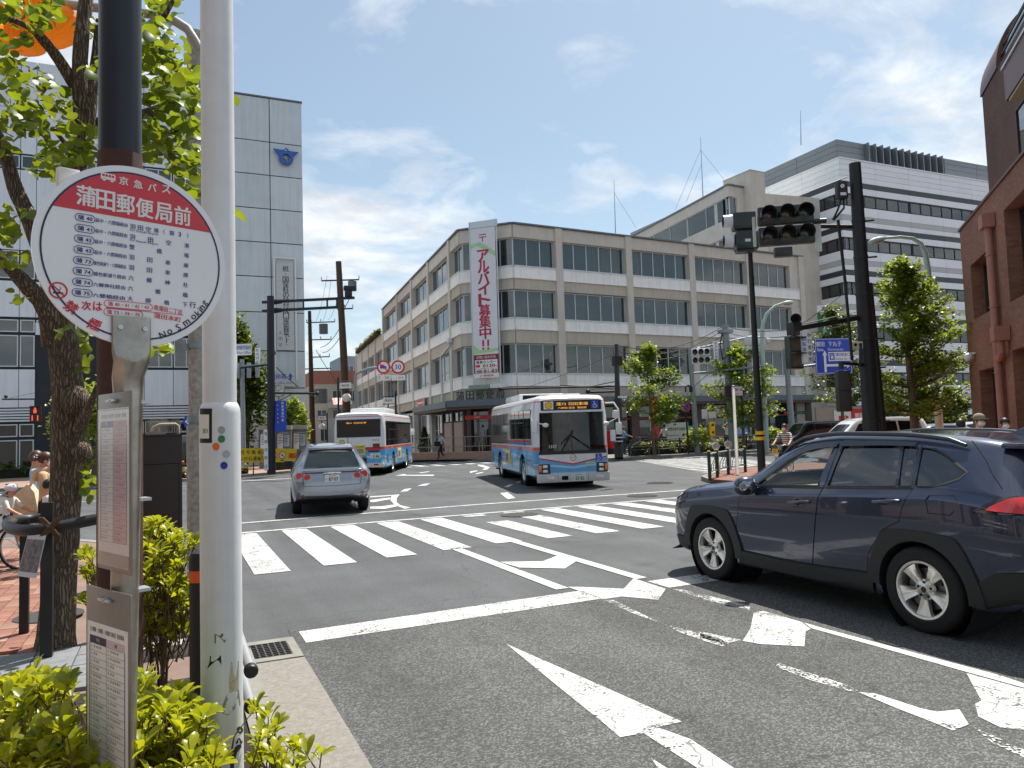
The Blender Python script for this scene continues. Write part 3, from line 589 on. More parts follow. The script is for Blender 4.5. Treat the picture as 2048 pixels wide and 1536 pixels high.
# ginger hedge of the roof edge is left to the wing
wg=thing('annex_building','lower beige wing behind the post office along the side street','building',PD)
TW=TR(-PD) @ fr(PD+Vector((2.56,24.9,0)),PA-PD); LW=24.7
b=MB(); b.box(-.3,0,-12,LW,13.2,-.5,CREAM,TW); b.out('core',wg)
for k in range(4):
    u0,u1=k*6.1+.25,(k+1)*6.1-.25
    for (w0,w1,s0,b0) in [(9.6,11.5,8.8,7.9),(5.8,7.8,5.0,4.0),(1.4,3.6,.6,0)]:
        slab('spandrel',wg,TW,u0,u1,s0,w0,-.5,.05,WSPAN); slab('wall_panel',wg,TW,u0,u1,b0,s0,-.5,.0,BEIGE)
        if k != 0 or w0<9:window(wg,TW,u0,u1,w0,w1,4,d=-.2,curt=[ROOM,CURT[3]])
        else:slab('wall_panel',wg,TW,u0,u1,w0,w1,-.5,.01,CREAM)
    slab('parapet',wg,TW,u0,u1,11.5,13.3,-.5,.02,CREAM)
for k in range(5):slab('pillar',wg,TW,k*6.1-.25,k*6.1+.25,0,13.32,-.5,.14,CREAM)
# ---------------------------------------------- penthouse block on the post office roof
PP=PT(1456,371,68); PP.z=0
ph=thing('penthouse_building','cream upper block with ribbon windows and a balcony rising behind the post office roof','building',PP)
dl=(PD-PA).normalized(); Tl=TR(-PP) @ fr(PP+dl*60,-dl); Tr=TR(-PP) @ fr(PP,PC-PB); HP=PT(1456,371,68).z; LP=60
b=MB(); b.box(0,0,-18,LP-.4,HP-.3,-.4,CREAM,Tl); b.box(.5,0,-2.4,3.6,HP-.35,-.4,CREAM,Tr); b.out('core',ph)
zt=HP
for (z0,z1) in [(zt-1.0,zt),(zt-4.6,zt-3.0),(zt-8,zt-6.6)]:
    slab('wall_panel',ph,Tl,0,LP,z0,z1,-.5,0,CREAM); slab('wall_panel',ph,Tr,0,1.9,z0,z1,-.5,0,CREAM)
slab('wall_panel',ph,Tl,0,LP-27,zt-3.0,zt-1.0,-.5,-.02,CREAM); slab('wall_panel',ph,Tl,0,LP-22,zt-6.6,zt-4.6,-.5,-.02,CREAM)
for z0 in (zt-3.0,zt-6.6):
    for k in range(4):window(ph,Tl,LP-26.9+6.6*k,LP-26.9+6.6*(k+1)-.1,z0,z0+2.0,2 if k else 3,d=-.15,curt=[CURT[1],CURT[3]])
    window(ph,Tr,.15,1.0,z0,z0+2.0,1,d=-.15,curt=CURT[1]); slab('wall_panel',ph,Tr,1.0,1.9,z0,z0+2,-.5,-.01,CREAM)
slab('roof_coping',ph,Tl,0,LP+.1,zt,zt+.16,-.6,.12,COPE); slab('roof_coping',ph,Tr,.1,1.9,zt,zt+.16,-.6,.1,COPE)
slab('stair_tower',ph,Tr,1.9,3.7,10,zt+1.4,-2.5,.9,CREAM); slab('roof_coping',ph,Tr,1.86,3.74,zt+1.4,zt+1.46,-2.54,.94,BEIGE)
slab('balcony_floor',ph,Tl,0,LP-20,zt-4.7,zt-4.5,0,1.5,CREAM)
for k in range(14):
    slab('balcony_panel',ph,Tl,LP-62+3*k+.06,LP-59+3*k-.06,zt-4.45,zt-3.35,1.42,1.46,M('balcony_panel','#b9b6ac',.5))
b=MB(); b.tube([(0,zt-3.3,1.45),(LP-20,zt-3.3,1.45)],.04,WHITE,T=Tl)
for u in (LP-24,LP-33):b.tube([(u,zt-9,3),(u,zt+.8,3)],.12,FRAME,T=Tl); b.cyl((u,zt+.8,3),(u,zt+.9,3),.22,FRAME,T=Tl)
b.out('balcony_rail',ph)
# ---------------------------------------------- city tower with emblem (left)
PANEL=M('metal_panel','#cdd3d6',.42,.15,.05,.8,stain=.14,rnd=.045); JOINT=M('panel_joint','#33383c',.9)
tw=thing('tower_building','tall grey panel clad city office tower with a blue wing emblem at the top','building',(7.85,50,0))
Ty=TR((-7.85,-50,0)) @ fr((0,50,0),(1,0,0))
b=MB(); b.box(1.6,0,-14,7.83,24.0,-.06,JOINT,Ty); b.out('core',tw)
zs=[24.05,21.12,18.9,16.66,14.45,12.2,9.9,7.4,5.0,2.6,.1]
for a,c in zip(zs,zs[1:]):
    for u0,u1 in ((1.6,3.35),(3.38,5.78),(5.81,7.85)):
        b=MB(); b.box(u0+.012,c+.03,-.05,u1-.012,a-.03,.0,PANEL,Ty); b.out('panel',tw)
slab('roof_coping',tw,Ty,1.55,7.9,24.05,24.15,-14,.06,COPE)
slab('side_wall',tw,Ty,7.835,7.86,0,24.0,-14,-.06,PANEL)
EMB=M('emblem_blue','#2f62b4',.45)
em=thing('wall_emblem','blue winged ring emblem fixed high on the grey tower','emblem',(6.8,50,20.2)); Te=fr((0,-.02,0),(1,0,0)) @ Matrix.Diagonal((.62,.62,1,1))
b=MB(); n=28
rg=[(r*math.cos(t),r*math.sin(t)) for r in (.42,.75) for t in [2*math.pi*i/n for i in range(n)]]
for z in (.12,.26):b.add([(x,y-.15,z) for x,y in rg],[(i,n+i,n+(i+1) % n,(i+1) % n) for i in range(n)],EMB,Te)
b.add([(x,y-.15,z) for z in (.12,.26) for x,y in rg[n:]],[(i,(i+1) % n,n+(i+1) % n,n+i) for i in range(n)],EMB,Te)
b.prism([(-1.3,.72),(-.72,.1),(-.45,.42),(-.2,.62),(0,.95),(.2,.62),(.45,.42),(.72,.1),(1.3,.62),(.5,.62),(.28,.66),(0,.98),(-.28,.68),(-.5,.66)],.1,.25,EMB,Te); b.out('emblem_ring',em)
b=MB(); b.prism([(0,.2),(.1,-.05),(.35,-.15),(.1,-.25),(0,-.5),(-.1,-.25),(-.35,-.15),(-.1,-.05)],.05,.16,M('emblem_silver','#8790a0',.4,.3),Te); b.out('emblem_star',em)
sg=thing('vertical_sign','tall white framed tax payment sign hanging on the grey tower','sign',(6.62,50,7.4)); Ts=fr((0,-.1,0),(1,0,0))
b=MB(); b.box(-.55,.05,0,.55,5.75,.08,M('sign_white','#c6c9c8',.5,v=.06),Ts); b.out('sign_board',sg)
b=MB();
for x in (-.66,.66):b.box(x-.05,-1.9,.04,x+.05,6.0,.16,WHITE,Ts)
b.box(-.71,6.0,.04,.71,6.1,.16,WHITE,Ts); b.out('sign_frame',sg)
b=MB(); txv(b,'税・国保料の納付は口座振替で!',INK,Ts,.05,5.35,.55,.38,.012,.085); txv(b,'大田区',NAVY,Ts,-.32,1.15,.4,.22,0,.085); b.out('lettering',sg)
sg=thing('direction_sign','white tax office sign with blue arrow on the grey tower wall','sign',(6.2,49.8,5.1)); Ts=fr((0,-.05,0),(1,0,0))
b=MB(); b.box(-1.35,0,0,.95,.95,.05,M('sign_white','#c6c9c8'),Ts); b.out('sign_board',sg)
b=MB(); txs(b,'蒲田税務署',BLUE,Ts,-1.1,.25,.62,.34,.01,.053); tx(b,'Kamata Tax Office 50m',BLUE,Ts,-.2,.2,.15,1.9,.0,'c',.053); b.prism([(.5,.6),(.67,.85),(.84,.6),(.74,.62),(.74,.42),(.6,.42),(.6,.62)],.05,.054,BLUE,Ts); b.out('lettering',sg)
# ---------------------------------------------- white civic building far left
ci=thing('civic_building','white panelled civic building with glazed entrance behind the near tree','building',(-6,50.5,0)); Tc=TR((6,-50.5,0)) @ fr((0,50.5,0),(1,0,0))
WP=M('white_panel','#dde4ea',.4,.1,.04,.7,stain=.12,rnd=.04)
b=MB(); b.box(-16,0,-12,1.55,24.3,-.08,JOINT,Tc); b.out('core',ci)
rows=[(24.4,21.5),(21.5,18.8),(18.75,17.9,1),(17.85,15.2),(15.2,13.1),(13.1,11.4,2),(11.3,9.2),(9.1,8.3,1),(8.2,6.3,2),(6.2,4.0),(4.0,3.2,3),(3.1,2.3,2),(2.2,.1,2)]
cols=[-16,-13.2,-10.4,-8.05,-7.25,-5.0,-3.4,-1.6,0,1.5]
for r_ in rows:
    for u0,u1 in zip(cols,cols[1:]):
        k=r_[2] if len(r_)>2 else 0
        if-7.3<u0<-3.5 and r_[0]<8.9:continue
        if k in (1,2):window(ci,Tc,u0+.04,u1-.04,r_[1]+.04,r_[0]-.04,2 if u1-u0>1 else 1,d=-.06,curt=[CURT[3],CURT[1],ROOM])
        elif k == 3:
            b=MB()
            for q in range(5):b.box(u0,r_[1]+q*.16,-.04,u1,r_[1]+q*.16+.1,.05,WP,Tc)
            b.out('louvre',ci)
        else:
            b=MB(); b.box(u0+.015,r_[1]+.015,-.06,u1-.015,r_[0]-.015,0,WP,Tc); b.out('panel',ci)
slab('entrance_soffit',ci,Tc,-7.25,-3.4,8.2,8.9,-1.5,.0,WP); slab('entrance_fascia',ci,Tc,-7.2,-3.4,1.9,2.4,-1.0,-.3,DFRAME)
for z0,z1 in ((2.4,4.3),(4.35,6.2),(6.25,8.15),(.1,1.9)):window(ci,Tc,-7.2,-3.45,z0,z1,3,d=-1.0,curt=[ROOM,ROOM,CURT[3]],name='entrance_glass')
slab('low_planter',ci,Tc,-16,-7.3,.12,.6,.8,1.4,CONC)
# ---------------------------------------------- striped white building (right, behind)
SP=Vector((55.9,49.0,0)); st=thing('striped_building','white office block with dark stripes, ribbon windows and a grey finned roof screen','building',SP)
Sr=TR(-SP) @ fr(SP,(1,-.0,0)); Sl=TR(-SP) @ fr(SP+Vector((0,36,0)),(0,-1,0)); LSr,LSl=46,36
SW=M('white_cladding','#eaeef2',.35,.05,.04,.4,stain=.06,rnd=.035); SD=M('dark_band','#3a3c42',.35,.2,.08,1,rnd=.12); SG=M('grey_band','#b8babb',.5,.1,.05,1); SU=M('roof_screen_grey','#858b90',.5,.2,.05,.6); FIN=M('screen_fin','#7f858b',.4,.4,.05)
b=MB(); b.box(.13,0,-36,LSr,25.9,-.12,JOINT,Sr); b.out('core',st)
b=MB(); b.box(1.12,25.9,-35,LSr,28.2,-1.1,JOINT,Sr); b.out('roof_screen',st)
def band(nm,z0,z1,d,m,step=4.6,pr0=0.0):
    for T,l in ((Sr,LSr),(Sl,LSl)):
        n=int(round(l/step))
        for k in range(n):
            b=MB(); b.box(l*k/n+.012,z0+.012,-.11,l*(k+1)/n-.012,z1-.012,d,m,T); b.out(nm,st)
for k in range(4):band('white_panel',23.8+.52*k,24.32+.52*k,0,SW)
for fl in range(6):
    z=23.8-4.15*fl
    band('dark_panel',z-.5,z,.0,SD)
    band('white_panel',z-1.12,z-.5,0,SW)
    if z-2.3<2:continue
    for T,l in ((Sr,LSr),(Sl,LSl)):
        n=int(l/9.2)
        for k in range(n):window(st,T,l*k/n+.05,l*(k+1)/n-.05,z-2.3,z-1.14,6,d=-.1,fm=DFRAME,curt=[CURT[1],CURT[3],M('sky_blind','#aebfc8',.7)],fw=.09)
    band('white_panel',z-3.18,z-2.32,0,SW); band('grey_panel',z-3.68,z-3.18,0,SG); band('white_panel',z-4.15,z-3.68,0,SW)
for z in range(4):
    for k in range(9):
        if 1 <= k<3:continue
        b=MB(); b.box(1+5*k+.02,25.95+.56*z,-1.1,6+5*k-.02,26.48+.56*z,-1.0,SU,Sr); b.out('screen_panel',st)
    for k in range(7):b=MB(); b.box(5*k+.02,25.95+.56*z,-1.1,5*k+4.98,26.48+.56*z,-1.0,SU,Sl); b.out('screen_panel',st)
for k in range(12):b=MB(); b.box(4.6+.95*k,25.95,-1.6,4.72+.95*k,28.15,-.5,FIN,Sr); b.out('screen_fin',st)
slab('roof_coping',st,Sr,0,LSr,25.88,26.0,-.9,.06,SW); slab('roof_coping',st,Sl,0,LSl-.06,25.88,26.0,-.9,.06,SW)
# ---------------------------------------------- brick corner building (right)
BP=Vector((25,17,0)); br=thing('brick_building','red brick building with copper downpipe and a curved glass roof at the right edge','building',BP); Tb=TR(-BP) @ fr(BP,(-.712,-.702,0))
def bricks(name,c1,c2,c3,sx_=4.0):
    mm,t,o=newmat(name); p=N(t,'ShaderNodeBsdfPrincipled',Roughness=.8); L(t,p.outputs[0],o.inputs[0])
    cs=N(t,'ShaderNodeTexCoord').outputs['Object']; rot=N(t,'ShaderNodeMapping'); rot.inputs['Rotation'].default_value=(0,0,math.radians(-44.6))
    L(t,cs,rot.inputs[0]); sp=N(t,'ShaderNodeSeparateXYZ'); L(t,rot.outputs[0],sp.inputs[0]); cb=N(t,'ShaderNodeCombineXYZ'); L(t,math_n(t,'ADD',sp.outputs[0],sp.outputs[1]),cb.inputs[0]); L(t,sp.outputs[2],cb.inputs[1])
    br_=N(t,'ShaderNodeTexBrick',Scale=sx_); br_.inputs['Color1'].default_value=(*lin(c1),1); br_.inputs['Color2'].default_value=(*lin(c2),1); br_.inputs['Mortar'].default_value=(*lin(c3),1); br_.inputs['Mortar Size'].default_value=.012
    br_.inputs['Brick Width'].default_value=.9; br_.inputs['Row Height'].default_value=.27
    L(t,cb.outputs[0],br_.inputs['Vector'])
    nn=N(t,'ShaderNodeTexNoise',Scale=.5,Detail=5.); L(t,cs,nn.inputs['Vector']); mr=N(t,'ShaderNodeMapRange'); mr.inputs[1].default_value=.3; mr.inputs[2].default_value=.7; mr.inputs[3].default_value=.78; mr.inputs[4].default_value=1.18; L(t,nn.outputs[0],mr.inputs[0])
    vm=N(t,'ShaderNodeVectorMath',operation='SCALE'); L(t,br_.outputs['Color'],vm.inputs[0]); L(t,mr.outputs[0],vm.inputs['Scale']); L(t,vm.outputs[0],p.inputs['Base Color'])
    bp=N(t,'ShaderNodeBump',Strength=.5,Distance=.01); L(t,br_.outputs['Fac'],bp.inputs['Height']); bp.invert=True; L(t,bp.outputs[0],p.inputs['Normal']); MATS[name]=mm; return mm
BRM=bricks('red_brick','#946a56','#835947','#705a48'); BRD=bricks('brown_brick','#6a4b40','#5c4237','#4b3b33'); COPR=M('copper_brown','#6a453a',.45,.3,.15,2); PIPE=M('salmon_pipe','#a87667',.55,v=.1,s=3); SOFF=M('soffit_cream','#bdb196',.8,v=.05)
def wallcut(T,u0,u1,z0,z1,d0,d1,holes,m,par,nm):
    us=sorted({u0,u1,*[h[0] for h in holes],*[h[1] for h in holes]}); zs_=sorted({z0,z1,*[h[2] for h in holes],*[h[3] for h in holes]})
    b=MB()
    for a,c in zip(us,us[1:]):
        run=None
        for e,f in zip(zs_,zs_[1:]):
            if any(h[0] <= a and c <= h[1] and h[2] <= e and f <= h[3] for h in holes):
                if run:b.box(a,run[0],d0,c,run[1],d1,m,T); run=None
            else:run=(run[0],f) if run else (e,f)
        if run:b.box(a,run[0],d0,c,run[1],d1,m,T)
    return b.out(nm,par)
holes=[(1.3,4.15,4.95,6.75),(5.9,9.0,4.85,7.4),(1.5,4.05,.15,3.25),(5.7,9.0,.1,3.55)]
wallcut(Tb,0,14,0,8.2,-.6,0,holes,BRM,br,'wall')
slab('end_wall',br,Tb,.0,.3,0,8.19,-14,-.6,BRM)
for h in holes:window(br,Tb,h[0],h[1],h[2],h[3],3,d=-.4,fm=M('bronze_frame','#3a2a22',.5),curt=[CURT[1],ROOM,CURT[3]])
slab('roof_coping',br,Tb,-.04,14,8.2,8.28,-.7,.05,COPR)
slab('flat_roof',br,Tb,.3,14,7.9,8.0,-14,-.6,M('roof_felt','#77777a'))
b=MB(); b.cyl((4.75,.2,.14),(4.75,7.3,.14),.11,PIPE,T=Tb); b.box(4.5,7.2,.02,5.0,7.6,.34,PIPE,Tb)
for z in (1.2,3.0,4.9,6.4):b.ring(.12,.02,PIPE,16,6,Tb @ TR((4.75,z,.14)) @ Matrix.Rotation(math.pi/2,4,'X'))
b.out('downpipe',br,40)
b=MB(); b.box(5.25,3.85,.02,5.75,4.25,.4,PIPE,Tb); b.tube([(5.5,3.85,.2),(5.5,3.55,.2),(5.3,3.45,.17),(4.8,3.38,.14)],.1,PIPE,T=Tb); b.out('hopper',br,40)
b=MB(); b.ball((1.1,3.75,.2),.14,WHITE,T=Tb); b.cyl((1.1,3.85,0),(1.1,3.85,.2),.05,WHITE,T=Tb); b.out('wall_lamp',br,40)
b=MB(); b.box(3.0,.75,-.28,3.9,1.05,-.24,GREEN,Tb); tx(b,'CHUWA DE',WHITE,Tb,3.45,.9,.16,.8,.01,'c',-.235); txv(b,'歯科',WHITE,Tb,3.35,1.75,1.4,.26,.01,-.3); b.out('dental_sign',br)
PT_=PT(1972,300,30); TP=Vector((PT_.x,PT_.y,0)); Tt=TR(-BP) @ fr(TP,(-.712,-.702,0))
slab('upper_wall',br,Tt,0,16,6,14.6,-6,0,BRD); window(br,Tt,4.6,8,8.6,12.2,2,d=.02,fm=M('bronze_frame','#3a2a22',.5),curt=[ROOM,CURT[3]])
def vault(u0,u1,rr,m,nm,n=14):
    b=MB(); pf=[(14.6+rr*1.05*math.sin(math.pi/2*i/n),-2.4+rr*math.cos(math.pi/2*i/n)) for i in range(n+1)]
    b.add([(u,z,d) for u in (u0,u1) for z,d in pf],[(i,i+1,n+2+i,n+1+i) for i in range(n)],m,Tt); b.add([(u0,z,d) for z,d in pf]+[(u0,14.6,-2.4)],[tuple(range(n+2))],m,Tt)
    b.add([(u1,z,d) for z,d in pf]+[(u1,14.6,-2.4)],[tuple(range(n+2))],m,Tt); return b.out(nm,br,40)
vault(-.1,2.6,2.45,COPR,'copper_rib'); vault(2.6,14,2.3,glass('vault_glass',(.45,.6,.55),.45),'glass_vault')
b=MB()
for i in range(1,9):
    a=math.pi/2*i/9; b.bar((2.6,14.6+2.42*math.sin(a),-2.4+2.31*math.cos(a)),(14,14.6+2.42*math.sin(a),-2.4+2.31*math.cos(a)),.05,.04,M('bronze_frame','#3a2a22'),Tt)
b.out('glazing_bar',br)
b=MB(); b.box(5.6,12.2,.0,16,13.3,.55,COPR,Tt); b.out('eave_fascia',br)
b=MB(); b.box(5.8,12.12,.02,16,12.19,.5,SOFF,Tt); b.out('eave_soffit',br)
b=MB(); b.box(5.5,13.3,-.1,16,13.38,.6,SILV,Tt); b.out('eave_trim',br)
# ---------------------------------------------- small distant blocks in the side street gap
def block(label,P,w_,h_,d_,cols_,top=None,heading=90.,floors=4,nw_=4):
    t=thing('apartment_building',label,'building',(P[0],P[1],0)); T=fr((0,0,0),hd(heading))
    b=MB(); b.box(0,0,-d_,w_,h_,-.2,cols_,T); b.box(0,0,-.2,w_,h_,0,cols_,T); b.out('wall',t)
    if top:b=MB(); b.box(-.1,h_,-d_,w_+.1,h_+1.9,.1,top,T); b.out('roof',t)
    for f in range(floors):
        z=1.2+(h_-1)*f/floors
        for k in range(nw_):window(t,T,w_*(k+.18)/nw_,w_*(k+.8)/nw_,z,z+1.6,2,d=.08,curt=[CURT[3],ROOM,CURT[1]])
        b=MB(); b.box(w_*.3,z-.9,.0,w_*.75,z-.1,1.1,M('balcony_pale','#b5b2a8',.7),T); b.out('balcony',t)
    return t
q=G(632,880); block('cream apartment block with a pink brick top storey beyond the utility poles',PT(628,830,105),6.5,9.2,8,M('apartment_cream','#b6b0a2',.85,stain=.1),M('pink_tile','#9c6a5a',.8,v=.1),floors=3,nw_=3)
block('pale blue grey apartment block beside the post office annex',PT(686,830,116),4.4,14.2,10,M('apartment_blue','#93a3b3',.8,stain=.1),floors=4,nw_=2)
block('low white shop block with dark windows at the end of the side street',PT(607,830,96),5.2,4.2,6,M('apartment_white','#bcbcb8',.8),floors=1,nw_=3)
aw=thing('shop_awning','red and white striped awning above the far side street shops','awning',PT(664,810,85)); b=MB()
for k in range(6):b.face([(k*.35,0,.8),(k*.35+.35,0,.8),(k*.35+.35,-1.0,0),(k*.35,-1.0,0)],RED if k % 2 == 0 else WHITE)
for k in range(6):b.face([(k*.35,0,.8),(k*.35,-1,0),(k*.35,-1,-.02),(k*.35,0,.78)],RED)
b.out('awning_cloth',aw)
# ================================================================== VEHICLES
from mathutils.bvhtree import BVHTree
def hermite(X,Y,xs):
    X,Y=np.array(X,float),np.array(Y,float); h=np.diff(X); dl_=np.diff(Y)/h; m=np.zeros(len(X))
    m[1:-1]=np.where(dl_[:-1]*dl_[1:]>0,2*dl_[:-1]*dl_[1:]/(dl_[:-1]+dl_[1:]+1e-12),0); m[0],m[-1]=dl_[0],dl_[-1]
    i=np.clip(np.searchsorted(X,xs)-1,0,len(h)-1); t=(xs-X[i])/h[i]
    return (2*t**3-3*t**2+1)*Y[i]+(t**3-2*t**2+t)*h[i]*m[i]+(3*t**2-2*t**3)*Y[i+1]+(t**3-t**2)*h[i]*m[i+1]
def catmull(P,k=3):
    P=[np.array(p) for p in P]; out=[]
    for i in range(len(P)-1):
        p0,p1,p2,p3=P[max(i-1,0)],P[i],P[i+1],P[min(i+2,len(P)-1)]
        for j in range(k):
            t=j/k; out.append(.5*((2*p1)+(p2-p0)*t+(2*p0-5*p1+4*p2-p3)*t**2+(3*p1-p0-3*p2+p3)*t**3))
    return out+[P[-1]]
def loft(table,n=56,k=3):
    """car body skin from stations (x, zl, wl, wm, zb, wb, zr, wr, zt), closed"""
    A=np.array(sorted(table)); lo,hi=A[0,0],A[-1,0]
    u=np.linspace(-1,1,n); xs=(lo+hi)/2+(hi-lo)/2*np.sin(u*math.pi/2)*.55+(hi-lo)/2*u*.45
    C_=[hermite(A[:,0],A[:,j],xs) for j in range(1,9)]
    vs_,fs=[],[]; m=None
    for i,x in enumerate(xs):
        zl,wl,wm,zb,wb,zr,wr,zt=[c[i] for c in C_]; hb=zb-zl
        half=[(0,zl),(wl*.6,zl),(wl*.95,zl+.01),(wl,zl+.06),(wm*.985,zl+.33*hb),(wm,zl+.66*hb),(wm-.004,zb-.115),(wm-.012,zb-.095),(wb+.004,zb-.012),(wb,zb),(wb*.92+wr*.08,zb+(zr-zb)*.10),((wb+wr)/2+.012,(zb+zr)/2),(wr,zr),(wr-.09,zr+.72*(zt-zr)),(wr*.5,zt-.012),(0,zt)]
        pts=catmull(half,k); ring=pts+[np.array((-p[0],p[1])) for p in pts[-2:0:-1]]; m=len(ring)
        vs_ += [(x,p[0],p[1]) for p in ring]
    for i in range(n-1):
        for j in range(m):a,b_=i*m+j,i*m+(j+1) % m; fs.append((a,b_,b_+m,a+m))
    fs.append(tuple(range(m))); fs.append(tuple(range((n-1)*m,n*m))[::-1])
    bm=bmesh.new(); V=[bm.verts.new(v) for v in vs_]
    for f in fs:bm.faces.new([V[i] for i in f])
    bmesh.ops.triangulate(bm,faces=[f for f in bm.faces if len(f.verts)>4])
    bmesh.ops.recalc_face_normals(bm,faces=bm.faces); me=D.meshes.new('body'); bm.to_mesh(me); bm.free(); return me
TS=D.scenes.new('workbench')
def evalmesh(o):
    vl=TS.view_layers[0]; vl.update(); dg=vl.depsgraph
    return D.meshes.new_from_object(o.evaluated_get(dg))
def boolean(me,cutters,op='DIFFERENCE'):
    o=D.objects.new('cut',me); TS.collection.objects.link(o); junk=[o]
    for c in cutters:
        q=D.objects.new('cutter',c); TS.collection.objects.link(q); junk.append(q); md=o.modifiers.new('b','BOOLEAN'); md.operation=op; md.solver='EXACT'; md.object=q
    r=evalmesh(o)
    for q in junk:D.objects.remove(q)
    return r
def prismY(outline,y0,y1):
    b=MB(); n=len(outline); vs_=[(x,y0,z) for x,z in outline]+[(x,y1,z) for x,z in outline]
    b.add(vs_,[tuple(range(n)),tuple(range(n,2*n))[::-1]]+[(i,n+i,n+(i+1) % n,(i+1) % n) for i in range(n)],BLACK)
    me=b.mesh('c'); bm=bmesh.new(); bm.from_mesh(me); bmesh.ops.recalc_face_normals(bm,faces=bm.faces); bm.to_mesh(me); bm.free(); return me
def prismX(outline,x0,x1):
    b=MB(); n=len(outline); vs_=[(x0,y,z) for y,z in outline]+[(x1,y,z) for y,z in outline]
    b.add(vs_,[tuple(range(n)),tuple(range(n,2*n))[::-1]]+[(i,n+i,n+(i+1) % n,(i+1) % n) for i in range(n)],BLACK)
    me=b.mesh('c'); bm=bmesh.new(); bm.from_mesh(me); bmesh.ops.recalc_face_normals(bm,faces=bm.faces); bm.to_mesh(me); bm.free(); return me
def wcut(x,r,y0,y1,n=28):return prismY([(x+r*math.cos(2*math.pi*i/n),WR+r*math.sin(2*math.pi*i/n)) for i in range(n)],y0,y1)
WR=.36
def finish(me,m,ang=32):
    me.materials.clear(); me.materials.append(m); me.polygons.foreach_set('use_smooth',[True]*len(me.polygons)); me.polygons.foreach_set('material_index',[0]*len(me.polygons)); me.update(); me.set_sharp_from_angle(angle=math.radians(ang)); return me
def bvh(me):return BVHTree.FromPolygons([v.co for v in me.vertices],[tuple(p.vertices) for p in me.polygons])
class Skin:
    def __init__(s,me):s.b=bvh(me)
    def y(s,x,z,side=1,d=.9):
        h=s.b.ray_cast(Vector((x,side*3,z)),Vector((0,-side,0))); return h[0].y if h[0] else side*d
    def xr(s,y,z,end=-1,d=-2.3):
        h=s.b.ray_cast(Vector((end*9,y,z)),Vector((-end,0,0))); return h[0].x if h[0] else d
    def zt(s,x,y,d=1.6):
        h=s.b.ray_cast(Vector((x,y,5)),Vector((0,0,-1))); return h[0].z if h[0] else d
    def side(s,b,bot,top,m,off=.0,side=1,th=.004,nt=5,ns=4):
        """skin patch between a bottom and a top polyline (x,z), following the flank"""
        bot,top=catm2(bot,ns),catm2(top,ns); n=len(bot); vs_=[]
        for j in range(nt+1):
            for (x0,z0),(x1,z1) in zip(bot,top):
                t=j/nt; x,z=x0+(x1-x0)*t,z0+(z1-z0)*t; vs_.append((x,s.y(x,z,side)+side*off,z))
        fs=[(j*n+i,j*n+i+1,(j+1)*n+i+1,(j+1)*n+i) for j in range(nt) for i in range(n-1)]
        b.add(vs_,fs,m); return b
    def rear(s,b,bot,top,m,off=.0,end=-1,nt=4,ns=3):
        bot,top=catm2(bot,ns),catm2(top,ns); n=len(bot); vs_=[]
        for j in range(nt+1):
            for (y0,z0),(y1,z1) in zip(bot,top):
                t=j/nt; y,z=y0+(y1-y0)*t,z0+(z1-z0)*t; vs_.append((s.xr(y,z,end)+end*off,y,z))
        b.add(vs_,[(j*n+i,j*n+i+1,(j+1)*n+i+1,(j+1)*n+i) for j in range(nt) for i in range(n-1)],m); return b
def catm2(P,k):return [(p[0],p[1]) for p in catmull(P,k)] if len(P)>2 else [(P[0][0]+(P[-1][0]-P[0][0])*i/(k*2),P[0][1]+(P[-1][1]-P[0][1])*i/(k*2)) for i in range(k*2+1)]
def paint(name,c,m=.35,fl=.0):return M(name,c,.24,m,v=.02,s=40,coat=1.0)
TYRE=M('tyre_rubber','#1b1b1c',.8,v=.2,s=30,b=.3,bs=60); ALLOY=M('alloy','#d6d5d0',.24,.75,.03); PLAST=M('black_plastic','#222325',.6,v=.08,s=30,b=.15,bs=200); DARK=M('dark_cavity','#080808',.9)
TINT=glass('privacy_glass',(.16,.19,.21),.3,.02,.14); CLEARG=glass('clear_car_glass',(.90,.95,.92),.02); CHROME=M('chrome','#d5d6d8',.1,1.,.0); LAMPR=M('lamp_red','#c8161a',.15,v=.1,s=30,coat=1.); LAMPA=M('lamp_amber','#e2761b',.2,v=.1,s=30,coat=1.); LAMPW=M('lamp_clear','#d9dad8',.12,.3,v=.1,s=40,coat=1.)
SEAT=M('seat_fabric','#2b2a2c',.9,v=.15,s=8); CABIN=M('cabin_trim','#3a3836',.8,v=.1); DASH=M('dash_pale','#8d8b80',.8)
